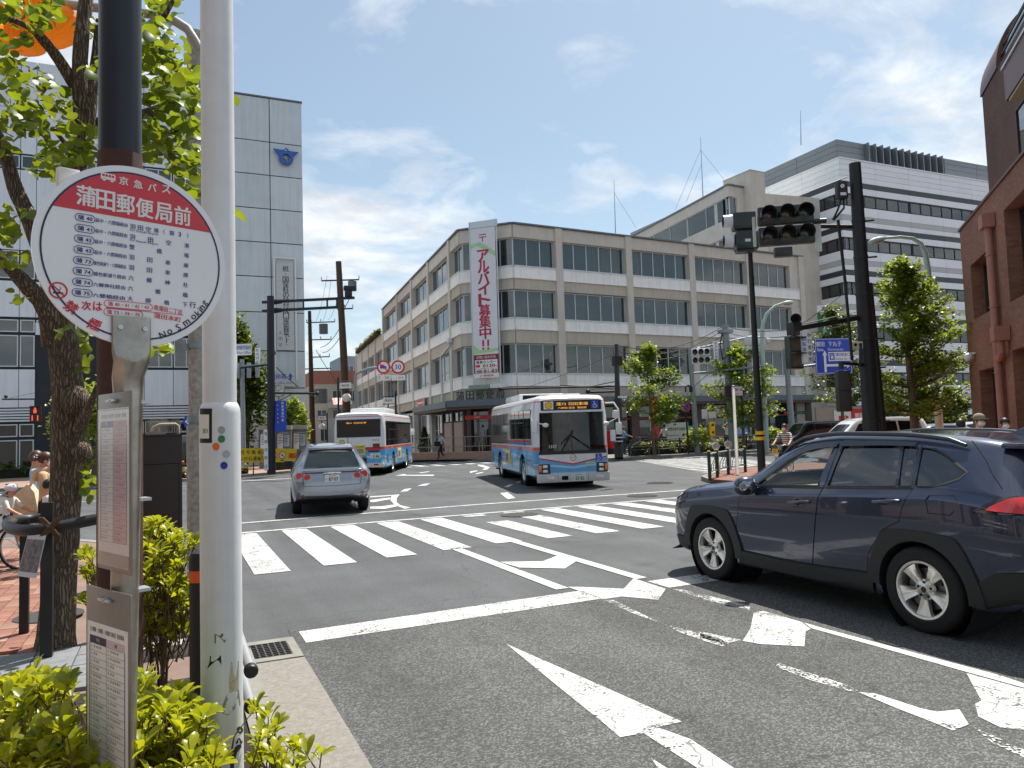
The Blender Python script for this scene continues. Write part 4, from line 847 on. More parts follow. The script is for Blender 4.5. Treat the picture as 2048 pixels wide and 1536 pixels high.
def wheel_meshes(R_,w_,rr,spokes,twist=0.,alloy=ALLOY):
    b=MB(); k=12; pf=[(rr,-w_*.42),(rr+.02,-w_*.5),(R_-.035,-w_*.5),(R_-.008,-w_*.42),(R_,-w_*.3),(R_,w_*.3),(R_-.008,w_*.42),(R_-.035,w_*.5),(rr+.02,w_*.5),(rr,w_*.42)]
    Q=Matrix.Rotation(-math.pi/2,4,'X')
    b.lathe(pf,TYRE,44,Q); b.lathe([(R_-.06,w_*.502),(R_-.055,w_*.507),(R_-.05,w_*.502)],TYRE,44,Q); ty=b.mesh('tyre',40)
    b=MB(); b.lathe([(rr+.004,w_*.44),(rr+.006,w_*.475),(rr-.012,w_*.47),(rr-.022,w_*.40),(rr-.03,-w_*.3)],alloy,44,Q)
    b.lathe([(0.001,w_*.36),(.03,w_*.365),(.04,w_*.33),(.085,w_*.30),(.095,w_*.22)],alloy,30,Q)
    for s_ in range(spokes):
        a=2*math.pi*s_/spokes+.3
        for sg,wd in ((0,1),):
            T=Q @ RZ(a)
            # outline: wide at the rim, waisted at the hub, raised shoulders and a valley
            pr2=[(.06,.030),(rr*.45,.042),(rr*.75,.062),(rr-.012,.088)]
            vs_=[]
            for r_,hw in pr2:
                zc=w_*(.31+.12*(r_/rr)); vs_ += [(r_,-hw,zc-.03),(r_,-hw*.9,zc),(r_,-hw*.25,zc-.004-.02*(1-r_/rr)),(r_,hw*.25,zc-.004-.02*(1-r_/rr)),(r_,hw*.9,zc),(r_,hw,zc-.03)]
            fs=[(i*6+j,i*6+j+1,(i+1)*6+j+1,(i+1)*6+j) for i in range(3) for j in range(5)]
            b.add(vs_,fs,alloy,T)
            b.cyl((.062*math.cos(.63),.062*math.sin(.63),w_*.28),(.062*math.cos(.63),.062*math.sin(.63),w_*.34),.011,DARK,n=8,T=T)
    b.lathe([(.001,w_*.372),(.026,w_*.37),(.028,w_*.36)],BLACK,20,Q); rim=b.mesh('rim',35)
    b=MB(); b.lathe([(.001,w_*.02),(rr-.03,w_*.02)],DARK,30,Q); b.lathe([(.05,w_*.12),(rr*.74,w_*.12),(rr*.74,w_*.06)],M('brake_disc','#6b6865',.4,.8),30,Q); b.box(-.14,w_*.10,.05,-.04,w_*.2,.16,M('caliper','#55534f',.6,.4)); br_=b.mesh('brake')
    return ty,rim,br_
def put_wheel(par,ms,x,y,side,R_=WR):
    wl=ob('wheel',None,par,TR((x,y,R_)) @ (Matrix.Identity(4) if side>0 else RZ(math.pi)))
    for nm,me in zip(('tyre','rim','brake_disc'),ms):ob(nm,me,wl)
    return wl
def plate(par,T,txt,small='品川 302',kana='さ',green=False,m=None):
    b=MB(); b.box(-.165,-.0825,-.006,.165,.0825,.004,M('plate_white','#dfe0da',.5,v=.03),T); tx(b,txt,M('plate_green','#1d5a3a') if green else INK,T,.025,-.022,.078,.21,.02,'c',.006)
    tx(b,small,M('plate_green','#1d5a3a') if green else INK,T,0,.055,.03,.14,.01,'c',.006); tx(b,kana,INK,T,-.13,-.02,.035,None,0,'c',.006); return b.out('number_plate',par)
def arch_trim(par,sk,cx_,side,m=PLAST,R_=WR,outer=None,inn=.405,nm='arch_trim'):
    outer=outer or [(-.53,-.06),(-.505,.12),(-.37,.425),(-.2,.485),(.2,.485),(.36,.425),(.51,.12),(.53,-.0)]
    P=catm2(outer,4); n=len(P); b=MB(); vs_=[]
    for i,(ox,oz) in enumerate(P):
        a=math.pi*1.04-(math.pi*1.06)*i/(n-1); ix,iz=inn*math.cos(a),inn*math.sin(a)
        for (px_,pz),o2 in (((ix,iz),-.10),((ix,iz),.014),((ix+(ox-ix)*.5,iz+(oz-iz)*.5),.020),((ox,oz),.016),((ox*1.01,oz*1.02),-.02)):
            vs_.append((cx_+px_,sk.y(cx_+px_*1.02+(0),R_+pz*.9+.06,side)+side*o2,R_+pz))
    # smooth the flank reading so the cut-out does not dent it
    fs=[(i*5+j,i*5+j+1,(i+1)*5+j+1,(i+1)*5+j) for i in range(n-1) for j in range(4)]
    b.add(vs_,fs,m); return b.out(nm,par,50)
def seats(par,xs,y,zs=.55):
    for x in xs:
        b=MB(); b.bbox(x-.25,y-.24,zs-.1,x+.25,y+.24,zs+.06,.05,SEAT); T=TR((x-.25,y,zs)) @ Matrix.Rotation(-.25,4,'Y'); b.bbox(-.07,-.23,0,.07,.23,.62,.05,SEAT,T); b.bbox(-.05,-.13,.66,.06,.13,.86,.045,SEAT,T); b.cyl((0,-.06,.6),(0,-.06,.7),.01,CHROME,T=T,n=6); b.cyl((0,.06,.6),(0,.06,.7),.01,CHROME,T=T,n=6); b.out('seat',par,40)
# ---------------------------------------------------------------- dark SUV at the stop line
RT=[(2.27,.40,.52,.60,.72,.56,.77,.48,.80),(2.22,.30,.68,.74,.82,.70,.87,.62,.90),(2.08,.27,.80,.85,.91,.80,.96,.72,.985),(1.80,.25,.86,.905,.99,.86,1.03,.77,1.06),
      (1.345,.24,.88,.92,1.04,.866,1.08,.80,1.12),(1.05,.22,.88,.925,1.07,.872,1.12,.79,1.165),(.84,.22,.88,.925,1.10,.868,1.17,.76,1.23),(.42,.22,.88,.92,1.13,.862,1.42,.675,1.475),
      (.08,.22,.88,.92,1.145,.862,1.565,.625,1.625),(-.4,.22,.88,.92,1.17,.862,1.60,.61,1.675),(-1.0,.23,.88,.925,1.20,.862,1.595,.60,1.675),(-1.55,.24,.88,.93,1.22,.858,1.555,.585,1.64),(-1.95,.28,.86,.915,1.18,.84,1.47,.57,1.58),
      (-2.14,.34,.82,.88,1.14,.82,1.28,.60,1.36),(-2.27,.42,.74,.81,1.06,.74,1.11,.58,1.13),(-2.33,.50,.62,.70,.92,.62,.95,.50,.97)]
BLUEG=paint('graphite_blue_paint','#2d364c',.5)
outer=loft(RT); sk=Skin(outer)
inner=loft([(.75,.50,.70,.80,1.05,.80,1.12,.70,1.16),(.40,.45,.78,.85,1.08,.84,1.37,.62,1.42),(.08,.45,.78,.86,1.10,.84,1.52,.57,1.575),(-.4,.45,.78,.86,1.12,.84,1.555,.56,1.625),(-1.,.45,.78,.86,1.14,.84,1.55,.55,1.62),(-1.55,.5,.76,.85,1.16,.82,1.5,.53,1.58),(-1.95,.6,.72,.82,1.12,.79,1.40,.5,1.5),(-2.12,.7,.66,.74,1.08,.72,1.2,.5,1.26)],24,2)
FWB=[(.60,1.135),(.2,1.15),(-.245,1.17)]; FWT=[(.54,1.175),(.12,1.455),(-.285,1.535)]
RWB=[(-.375,1.175),(-.8,1.195),(-1.12,1.215)]; RWT=[(-.40,1.545),(-.75,1.56),(-1.02,1.555)]
VWB=[(-1.15,1.215),(-1.22,1.22),(-1.27,1.225)]; VWT=[(-1.05,1.555),(-1.1,1.55),(-1.19,1.535)]
QWB=[(-1.31,1.225),(-1.48,1.235),(-1.66,1.30)]; QWT=[(-1.235,1.535),(-1.4,1.50),(-1.70,1.345)]
def outl(B,T_):return catm2(B,4)+catm2(T_,4)[::-1]
cut=[prismY(outl(p,q_),-1.3,1.3) for p,q_ in ((FWB,FWT),(RWB,RWT),(VWB,VWT),(QWB,QWT))]
wsc=prismX([(-.66,1.24),(.66,1.24),(.55,1.55),(-.55,1.55)],.2,1.3); rwc=prismX([(-.58,1.20),(.58,1.20),(.5,1.50),(-.5,1.50)],-2.6,-1.85)
body=boolean(outer,[inner]); body=boolean(body,cut+[wsc,rwc]); body=boolean(body,[wcut(1.345,.415,s*.52,s*1.2) for s in (1,-1)]+[wcut(-1.345,.415,s*.52,s*1.2) for s in (1,-1)])
FD=[(.745,1.16),(.80,1.0),(.90,.60),(.885,.40),(.80,.34),(-.10,.34),(-.165,.42),(-.30,1.10),(-.335,1.2),(-.345,1.575),(.0,1.575),(.30,1.45),(.56,1.27)]
RD=[(-.17,.42),(-.115,.34),(-.78,.34),(-.84,.60),(-1.0,.82),(-1.19,.92),(-1.21,1.0),(-1.30,1.20),(-1.215,1.57),(-1.1,1.595),(-.355,1.60),(-.345,1.2),(-.31,1.10)]
def grow(P,d):
    c=np.mean(P,0); n=len(P); out_=[]
    for i in range(n):
        a,b_,e=np.array(P[i-1]),np.array(P[i]),np.array(P[(i+1) % n]); t=(e-a)/np.linalg.norm(e-a); nr=np.array((t[1],-t[0]))
        if np.dot(nr,b_-c)<0:nr=-nr
        out_.append(tuple(b_+nr*d))
    return out_
suv=thing('parked_suv','dark graphite blue SUV with alloy wheels waiting at the stop line','car',(6.60,5.76,0),math.pi/2)
doors=[]
for nm,P in (('front',FD),('rear',RD)):
    dm=boolean(body,[prismY(grow(P,-.003),.55,1.3)],'INTERSECT'); doors.append(dm)
body=boolean(body,[prismY(grow(P,.003),.6,1.3) for P in (FD,RD)])
ob('body',finish(body,BLUEG,28),suv)
dobs=[]
for dm in doors:dobs.append(ob('door',finish(dm,BLUEG,28),suv))
for side in (1,-1):
    for (B,T_,m,i) in ((FWB,FWT,CLEARG,0),(RWB,RWT,TINT,1),(VWB,VWT,TINT,1)):
        b=MB(); sk.side(b,B,T_,m,-.012,side); b.out('window',dobs[i] if side>0 else suv,60)
    b=MB(); sk.side(b,QWB,QWT,TINT,-.012,side); b.out('quarter_window',suv,60)
def rim_strip(B,T_,wd,m,nm,par,off=.004):
    P=outl(B,T_); b=MB(); n=len(P); Q=grow(P,wd); vs_=[]
    for (x,z),(x2,z2) in zip(P,Q):vs_ += [(x,sk.y(x,z)-.012,z),(x,sk.y(x,z)+off,z),(x2,sk.y(x2,z2)+off,z2)]
    b.add(vs_,[(i*3+j,((i+1) % n)*3+j,((i+1) % n)*3+j+1,i*3+j+1) for i in range(n) for j in range(2)],m); b.out(nm,par,50)
rim_strip(FWB,FWT,.022,PLAST,'window_trim',dobs[0]); rim_strip(RWB,[RWT[0],RWT[1],RWT[2]],.02,PLAST,'window_trim',dobs[1]); rim_strip(VWB,VWT,.012,PLAST,'window_trim',dobs[1]); rim_strip(QWB,QWT,.016,PLAST,'window_trim',suv)
b=MB(); sk.side(b,[(.40,1.33),(0.,1.50),(-.33,1.54)],[(.36,1.36),(-.02,1.555),(-.335,1.585)],M('door_visor','#17181c',.12,v=0,coat=1),.018); b.out('door_visor',dobs[0],50)
b=MB(); sk.side(b,[(-.36,1.545),(-.8,1.555),(-1.16,1.55)],[(-.355,1.59),(-.8,1.60),(-1.18,1.585)],M('door_visor','#17181c',.12,v=0,coat=1),.018); b.out('door_visor',dobs[1],50)
b=MB(); sk.side(b,[(.62,1.105),(0,1.13),(-.33,1.145)],[(.62,1.12),(0,1.145),(-.33,1.16)],PLAST,.006,nt=2); b.out('belt_trim',dobs[0],50)
b=MB(); sk.side(b,[(-.345,1.147),(-.8,1.17),(-1.285,1.195)],[(-.345,1.162),(-.8,1.186),(-1.285,1.211)],PLAST,.006,nt=2); b.out('belt_trim',dobs[1],50)
b=MB(); b.add([(1.13,-.72,sk.zt(1.06,.0)-.0),(1.13,.72,sk.zt(1.06,0)),(.30,.57,1.565),(.30,-.57,1.565)],[(0,1,2,3)],CLEARG)
b=MB(); n_=8
vs_=[(.98-.70*j/6-.05*(abs(-1+2*i/n_)**2),(-.70+.13*j/6)*(1-2*i/n_),1.185+(.36)*j/6) for j in range(7) for i in range(n_+1)]
b.add(vs_,[(j*(n_+1)+i,j*(n_+1)+i+1,(j+1)*(n_+1)+i+1,(j+1)*(n_+1)+i) for j in range(6) for i in range(n_)],CLEARG); b.out('windscreen',suv,60)
b=MB(); sk2=sk; vs_=[(-2.17+.2*j/4,(-.57+.07*j/4)*(1-2*i/6),1.20+.30*j/4) for j in range(5) for i in range(7)]
b.add(vs_,[(j*7+i,j*7+i+1,(j+1)*7+i+1,(j+1)*7+i) for j in range(4) for i in range(6)],TINT); b.out('rear_window',suv,60)
wm_=wheel_meshes(.36,.225,.235,5)
for x in (1.345,-1.345):
    for s in (1,-1):put_wheel(suv,wm_,x,s*.80,s)
    arch_trim(suv,sk,x,1)
    b=MB(); b.lathe([(.43,-.3),(.43,.10)],DARK,30,TR((x,.78,WR)) @ Matrix.Rotation(-math.pi/2,4,'X')); b.lathe([(.001,-.28),(.43,-.28)],DARK,30,TR((x,.78,WR)) @ Matrix.Rotation(-math.pi/2,4,'X')); b.out('wheel_well',suv)
b=MB(); sk.side(b,[(.88,.23),(0,.225),(-.86,.24)],[(.90,.40),(0,.385),(-.87,.42)],PLAST,.022); sk.side(b,[(.90,.40),(0,.385),(-.87,.42)],[(.90,.41),(0,.395),(-.87,.43)],PLAST,.012,nt=1); b.out('sill_cladding',suv,40)
b=MB(); sk.side(b,[(2.1,.27),(1.95,.26),(1.82,.26)],[(2.12,.44),(1.96,.44),(1.83,.42)],PLAST,.012); sk.rear(b,[(-.7,.32),(0,.32),(.7,.32)],[(-.72,.55),(0,.60),(.72,.55)],PLAST,.012,end=1); b.out('front_bumper_trim',suv,40)
b=MB(); sk.side(b,[(-2.2,.36),(-2.0,.30),(-1.86,.27)],[(-2.22,.62),(-2.0,.60),(-1.84,.50)],PLAST,.012); sk.rear(b,[(-.7,.44),(0,.44),(.7,.44)],[(-.72,.64),(0,.64),(.72,.64)],PLAST,.014); b.out('rear_bumper_trim',suv,40)
for i,(x0,z0,x1,z1) in enumerate(((.09,.985,-.19,1.01),(-.93,1.065,-1.20,1.09))):
    yy=sk.y((x0+x1)/2,(z0+z1)/2); xm,zm=(x0+x1)/2,(z0+z1)/2
    b=MB(); b.tube([(x0,yy+.0,z0),(x0-.035,yy+.034,z0+.002),(xm,yy+.042,zm),(x1+.035,yy+.034,z1-.002),(x1,yy,z1)],[.013,.017,.018,.017,.013],BLUEG,10); b.out('handle',dobs[i],60)
    b=MB(); b.ball((xm+.02,yy-.016,zm-.005),(.075,.022,.045),DARK,14,8); b.out('handle_recess',dobs[i],60)
P=[(-1.47,1.01),(-1.45,1.12),(-1.47,1.155),(-1.68,1.165),(-1.705,1.14),(-1.69,1.04),(-1.66,1.01)]
b=MB(); n=len(P)
for i in range(n):
    (x0,z0),(x1,z1)=P[i],P[(i+1) % n]; b.tube([(x0,sk.y(x0,z0)+.0005,z0),(x1,sk.y(x1,z1)+.0005,z1)],.0035,DARK,5)
b.out('fuel_flap_seam',suv)
b=MB(); sk.side(b,[(-1.84,1.045),(-2.0,1.045),(-2.2,1.05)],[(-1.845,1.05),(-2.0,1.16),(-2.2,1.20)],M('lamp_black','#15090a',.1,coat=1),.008,1,nt=4); b.out('tail_lamp_surround',suv,50)
b=MB(); sk.side(b,[(-1.95,1.075),(-2.08,1.065),(-2.21,1.058)],[(-1.97,1.10),(-2.08,1.165),(-2.21,1.185)],LAMPR,.018,1,nt=4); b.out('tail_lamp',suv,50)
b=MB(); sk.rear(b,[(.40,1.06),(.55,1.06),(.74,1.05)],[(.40,1.10),(.55,1.14),(.74,1.185)],LAMPR,.015); b.out('tail_lamp',suv,50)
b=MB(); sk.side(b,[(2.2,.86),(2.05,.90),(1.9,.955)],[(2.19,.90),(2.05,.965),(1.9,1.0)],LAMPW,.01,1,nt=3); b.out('headlamp',suv,50)
mi=ob('door_mirror',None,suv)
b=MB(); T=TR((.58,1.03,1.12)) @ RZ(-.25); b.ball((0,0,.03),(.10,.125,.085),BLUEG,18,12,T); b.out('mirror_housing',mi,80)
b=MB(); b.ball((0.01,0,-.03),(.098,.118,.06),PLAST,18,10,T); b.bar((0.02,-.10,-.04),(.06,-.20,-.03),.07,.05,PLAST,T); b.out('mirror_base',mi,60)
b=MB(); b.ball((-.062,0,.01),(.045,.105,.075),M('mirror_glass','#8b939a',.05,1.),16,8,T); b.out('mirror_glass',mi,60)
for s in (1,-1):
    b=MB(); xs=np.linspace(.42,-1.62,15); b.tube([(x,s*.615,(sk.zt(x,s*.57)+(.028 if 0<i<14 else .0))) for i,x in enumerate(xs)],[.016]+[.022]*13+[.016],M('roof_rail','#202734',.3,.3,coat=.5),8); b.out('roof_rail',suv,60)
b=MB(); b.add([(-1.60,0,1.64),(-1.86,.045,1.60),(-1.86,-.045,1.60),(-1.83,.008,1.725),(-1.83,-.008,1.725),(-1.73,0,1.70)],[(0,1,3,5),(0,5,4,2),(1,2,4,3),(3,4,5)],BLUEG); b.out('shark_fin_antenna',suv)
b=MB(); b.bbox(-2.12,-.58,1.53,-1.88,.58,1.575,.015,BLUEG); b.out('roof_spoiler',suv,40)
b=MB(); P=[(-1.62,1.59),(-1.70,1.53),(-1.80,1.44),(-1.90,1.33),(-2.0,1.235)]; b.tube([(x,sk.y(x,z)+.001,z) for x,z in P],.005,DARK,5); P=[(-1.72,1.30),(-1.62,1.40),(-1.45,1.51),(-1.38,1.545)]; b.out('tailgate_seam',suv)
b=MB(); b.bbox(.40,-.78,.75,.95,.78,1.06,.06,CABIN); b.bbox(.5,-.7,1.05,.93,.7,1.09,.02,DASH); b.out('dashboard',suv,40)
for y in (.36,-.36):seats(suv,(-.15,),y,.66)
for y in (.36,-.36):seats(suv,(-1.05,),y,.68)
b=MB(); b.ring(.18,.016,PLAST,24,8,TR((.30,-.36,1.02)) @ Matrix.Rotation(math.radians(65),4,'Y')); b.out('steering_wheel',suv,60)
b=MB(); b.box(-2.05,-.8,.46,.7,.8,.5,CABIN); b.out('cabin_floor',suv)
plate(suv,fr((-2.345,0,.80),(0,-1,0)),'31·06')
# ---------------------------------------------------------------- silver estate car seen from behind
ST=[(2.3,.35,.55,.60,.60,.54,.65,.46,.68),(2.22,.26,.72,.77,.74,.70,.80,.6,.83),(1.9,.24,.82,.88,.93,.82,.97,.74,1.0),(1.2,.22,.85,.90,1.0,.85,1.05,.76,1.09),(.8,.22,.85,.90,1.02,.86,1.12,.72,1.18),
      (.3,.22,.85,.90,1.03,.86,1.42,.62,1.47),(-.1,.22,.85,.90,1.04,.86,1.54,.60,1.61),(-.8,.22,.85,.905,1.06,.86,1.57,.585,1.645),(-1.4,.24,.85,.905,1.08,.86,1.54,.57,1.62),(-1.75,.28,.85,.90,1.08,.85,1.47,.56,1.58),
      (-1.98,.33,.83,.89,1.07,.83,1.25,.63,1.40),(-2.12,.37,.81,.87,1.02,.80,1.06,.70,1.09),(-2.20,.40,.76,.84,.93,.76,.97,.66,.99),(-2.26,.45,.64,.74,.72,.62,.75,.5,.77)]
SILVP=paint('silver_paint','#8f949d',.75)
so=loft(ST,60,3); ss=Skin(so); si=loft([(x,zl+.25,wl-.12,wm-.08,zb-.04,wb-.06,zr-.045,wr-.05,zt-.055) for x,zl,wl,wm,zb,wb,zr,wr,zt in ST if-2.0<x<.9],22,2)
sb=boolean(so,[si]); RWN=[(-.64,1.075),(.64,1.075),(.60,1.20),(.53,1.41),(.48,1.475),(-.48,1.475),(-.53,1.41),(-.60,1.20)]
sb=boolean(sb,[prismX(RWN,-2.5,-1.6),prismX([(-.62,1.2),(.62,1.2),(.52,1.5),(-.52,1.5)],.1,1.3),prismY([(.6,1.09),(-.2,1.1),(-.25,1.46),(.1,1.42)],-1.2,1.2),prismY([(-.3,1.1),(-1.2,1.12),(-1.15,1.47),(-.33,1.47)],-1.2,1.2)])
WR2=.35
def wc2(x,s):return prismY([(x+.40*math.cos(2*math.pi*i/24),WR2+.40*math.sin(2*math.pi*i/24)) for i in range(24)],s*.55,s*1.2)
sb=boolean(sb,[wc2(x,s) for x in (1.31,-1.31) for s in (1,-1)])
hdg=math.radians(90-7.2); cpos=G(664,1026); car2=thing('silver_car','silver estate car turning in the junction with plate 87-07','car',(3.60,19.72,0),hdg)
ob('body',finish(sb,SILVP,28),car2)
b=MB(); ss.rear(b,[(-.64,1.08),(0,1.07),(.64,1.08)],[(-.475,1.47),(0,1.475),(.475,1.47)],glass('rear_glass',(.50,.60,.58),.10),-.015); b.out('rear_window',car2,60)
b=MB(); ss.rear(b,[(-.56,1.43),(0,1.44),(.56,1.43)],[(-.50,1.49),(0,1.50),(.50,1.49)],BLACK,.004); b.out('window_shade_band',car2,60)
b=MB(); vs_=[]
b.bbox(-1.90,-.52,1.50,-1.66,.52,1.545,.018,SILVP); b.out('roof_spoiler',car2,40)
b=MB(); b.bbox(-2.24,-.66,.985,-2.06,.66,1.035,.02,SILVP); b.out('tailgate_spoiler',car2,40)
b=MB(); b.bbox(-2.265,-.2,.945,-2.1,.2,.985,.012,CHROME); b.out('plate_garnish',car2,40)
for s in (1,-1):
    la=ob('tail_lamp',None,car2)
    q0=[(s*.40,.81),(s*.6,.775),(s*.82,.80)]; q1=[(s*.42,.83),(s*.58,.965),(s*.81,1.01)]
    b=MB(); ss.rear(b,q0,q1,M('lamp_cover','#a9a7a6',.15,.2,coat=1),.008); b.out('lamp_cover',la,60)
    for (yy,zz,r_) in ((.56,.885,.070),(.725,.915,.078)):
        b=MB(); x_=ss.xr(s*yy,zz); b.cyl((x_-.02,s*yy,zz),(x_-.006,s*yy,zz),r_,LAMPR,n=20); b.out('lamp_lens',la,40)
    b=MB(); x_=ss.xr(s*.65,.9)
    b.bar((ss.xr(s*.65,.78)-.012,s*.65,.78),(ss.xr(s*.65,.98)-.012,s*.65,.98),.012,.012,PLAST); b.out('lamp_seam',la)
    b=MB(); ss.rear(b,[(s*.50,.40),(s*.6,.40),(s*.70,.40)],[(s*.50,.435),(s*.6,.435),(s*.70,.435)],LAMPR,.02); b.out('reflector',car2)
    mr_=ob('door_mirror',None,car2); b=MB(); b.bbox(.50,s*.92-.09,1.05,.62,s*.92+.13*s+(.0),1.20,.03,PLAST); b.out('mirror_housing',mr_,50)
    for x in (1.31,-1.31):pass
b=MB()
for y0,y1,z0,z1 in ((-.60,.60,.70,.70),):ss.rear(b,[(-.62,.683),(0,.665),(.62,.683)],[(-.62,.693),(0,.675),(.62,.693)],DARK,.004,nt=1)
for s in (1,-1):ss.rear(b,[(s*.625,.69),(s*.635,.8)],[(s*.635,.69),(s*.645,.8)],DARK,.004,nt=1)
b.out('tailgate_seam',car2)
b=MB(); ss.rear(b,[(-.38,.78),(0,.74),(.38,.78)],[(-.46,.935),(0,.935),(.46,.935)],SILVP,-.004); b.out('plate_recess',car2,60)
b=MB(); ss.rear(b,[(-.80,.40),(0,.37),(.80,.40)],[(-.80,.48),(0,.45),(.80,.48)],SILVP,.03); ss.rear(b,[(-.7,.33),(0,.31),(.7,.33)],[(-.80,.405),(0,.375),(.80,.405)],PLAST,.01); b.out('bumper_lip',car2,60)
plate(car2,fr((-2.262,0,.845),(0,-1,0)),'87·07','品川 300','ほ')
b=MB(); b.box(-2.25,-.42,.60,-2.2,-.32,.63,M('yellow_sticker','#d6a53a')); b.out('bumper_sticker',car2)
b=MB(); b.tube([(-2.10,-.25,1.085),(-2.06,.12,1.10),(-2.07,.30,1.09)],.012,BLACK,6); b.out('rear_wiper',car2)
b=MB(); b.tube([(-1.55,-.42,1.60),(-1.60,-.42,1.76)],.008,BLACK,6); b.out('antenna',car2)
w2=wheel_meshes(.35,.22,.215,5)
for x in (1.31,-1.31):
    for s in (1,-1):put_wheel(car2,w2,x,s*.775,s,WR2)
seats(car2,(-.2,),.37,.60); seats(car2,(-.2,),-.37,.60); seats(car2,(-1.1,),.37,.62); seats(car2,(-1.1,),-.37,.62)
b=MB(); b.bbox(.35,-.75,.7,.85,.75,1.04,.06,CABIN); b.out('dashboard',car2,40); b=MB(); b.cyl((-2.15,-.45,.28),(-2.3,-.45,.28),.035,CHROME); b.out('exhaust',car2)
b=MB(); b.box(-1.9,-.7,.25,2.0,.7,.32,DARK); b.out('underbody',car2)
# ---------------------------------------------------------------- buses
def buspaint(nm='bus_livery'):
    mm,t,o=newmat(nm); p=N(t,'ShaderNodeBsdfPrincipled',Roughness=.3); p.inputs['Coat Weight'].default_value=.6; L(t,p.outputs[0],o.inputs[0])
    cs=N(t,'ShaderNodeTexCoord').outputs['Object']; sp=N(t,'ShaderNodeSeparateXYZ'); L(t,cs,sp.inputs[0])
    wv=math_n(t,'MULTIPLY',math_n(t,'SINE',math_n(t,'MULTIPLY',sp.outputs[0],.9)),.12)
    z=math_n(t,'ADD',sp.outputs[2],wv)
    rp_=N(t,'ShaderNodeValToRGB'); rp_.color_ramp.interpolation='CONSTANT'; e=rp_.color_ramp.elements
    cl=[(0.,'#74b6e2'),(.16,'#a4d0ec'),(.215,'#6db0df'),(.24,'#5fa6d9'),(.26,'#9fcdea'),(.275,'#4f9bd3')]
    e[0].position=0; e[0].color=(*lin(cl[0][1]),1); e[1].position=cl[1][0]; e[1].color=(*lin(cl[1][1]),1)
    for q,c in cl[2:]:x=e.new(q); x.color=(*lin(c),1)
    L(t,math_n(t,'DIVIDE',z,3.2),rp_.inputs[0])
    def sel(a,lo,c):
        m_=N(t,'ShaderNodeMix',data_type='RGBA'); L(t,math_n(t,'GREATER_THAN',sp.outputs[2],lo),m_.inputs[0]); L(t,a,m_.inputs[6]); m_.inputs[7].default_value=(*lin(c),1); return m_.outputs[2]
    c=sel(rp_.outputs[0],1.16,'#d8543f'); c=sel(c,1.27,'#d9dcde'); c=sel(c,2.62,'#cc4a38'); c=sel(c,2.655,'#dfe2e3'); c=sel(c,2.70,'#cc4a38'); c=sel(c,2.715,'#e2e4e5')
    L(t,c,p.inputs['Base Color']); MATS[nm]=mm; return mm
LIV=buspaint(); BGL=M('bus_glass','#0d1211',.05,v=.3,s=.8,sp=.8); SHIELD=glass('bus_windscreen',(.42,.50,.49),.08); BWH=M('bus_white','#dfe1e0',.35,coat=.5); BBLUE=M('bus_blue','#5aa5d9',.35,coat=.5); BBLUE2=M('bus_pale_blue','#a9d3ee',.35,coat=.5); BSIL=M('bus_bumper','#c9cbc8',.4,coat=.3)
LED=M('led_display','#e8a24a',.6,v=0,emit=.55)
ADC=M('advert_yellow','#d9b94e',.5,v=.3,s=6)
def bus_shape():
    # x forward 0..8.99 from the rear; width 2.3, roof 2.82
    def sec(x,w_,zb,zt,rr):
        h=w_/2; pts=[(-h,zb),];
        out_=[(-h+.06,zb),(-h,zb+.06),(-h,zt-.62),(-h+.03,zt-.40)]
        for i in range(6):a=math.pi-(math.pi/2)*i/5; out_.append((-h+.05+rr+rr*math.cos(a),zt-rr+rr*math.sin(a)))
        out_.append((-h/2,zt+.02)); out_.append((0,zt+.03))
        return [(x,y,z) for y,z in out_]+[(x,-y,z) for y,z in out_[-2::-1]]
    S_=[(0,2.0,.50,2.62,.2),(.05,2.16,.44,2.74,.2),(.18,2.28,.40,2.80,.2),(.5,2.3,.34,2.82,.2),(3,2.3,.34,2.82,.2),(6,2.3,.34,2.82,.2),(8.45,2.3,.34,2.82,.2),(8.75,2.29,.36,2.81,.2),(8.90,2.24,.40,2.78,.2),(8.99,2.10,.44,2.70,.2)]
    R_=[sec(*s) for s in S_]; m=len(R_[0]); vs_=[v for r_ in R_ for v in r_]
    b=MB(); b.add(vs_,[(i*m+j,i*m+(j+1) % m,(i+1)*m+(j+1) % m,(i+1)*m+j) for i in range(len(S_)-1) for j in range(m)]+[tuple(range(m))[::-1],tuple(range((len(S_)-1)*m,len(S_)*m))],LIV)
    me=b.mesh('body'); bm=bmesh.new(); bm.from_mesh(me); bmesh.ops.recalc_face_normals(bm,faces=bm.faces); bm.to_mesh(me); bm.free()
    cu=[]
    for x in (2.35,6.85):
        for s in (1,-1):cu.append(prismY([(x+.56*math.cos(2*math.pi*i/28),.45+.58*math.sin(2*math.pi*i/28)) for i in range(28)],s*.75,s*1.4))
    cu.append(prismX([(-1.02,1.13),(1.02,1.13),(1.0,2.3),(-1.0,2.3)],8.6,9.3))
    bb=MB(); bb.box(5.6,-1.05,.8,8.8,1.05,2.4,BLACK); cu.insert(0,bb.mesh('c'))
    me=boolean(me,cu); return me
_bus=bus_shape()
me=_bus; me.materials.clear(); me.materials.append(LIV); me.polygons.foreach_set('use_smooth',[True]*len(me.polygons)); me.polygons.foreach_set('material_index',[0]*len(me.polygons)); me.update(); me.set_sharp_from_angle(angle=math.radians(35))
bty,brim,bbrk=wheel_meshes(.44,.26,.275,8)
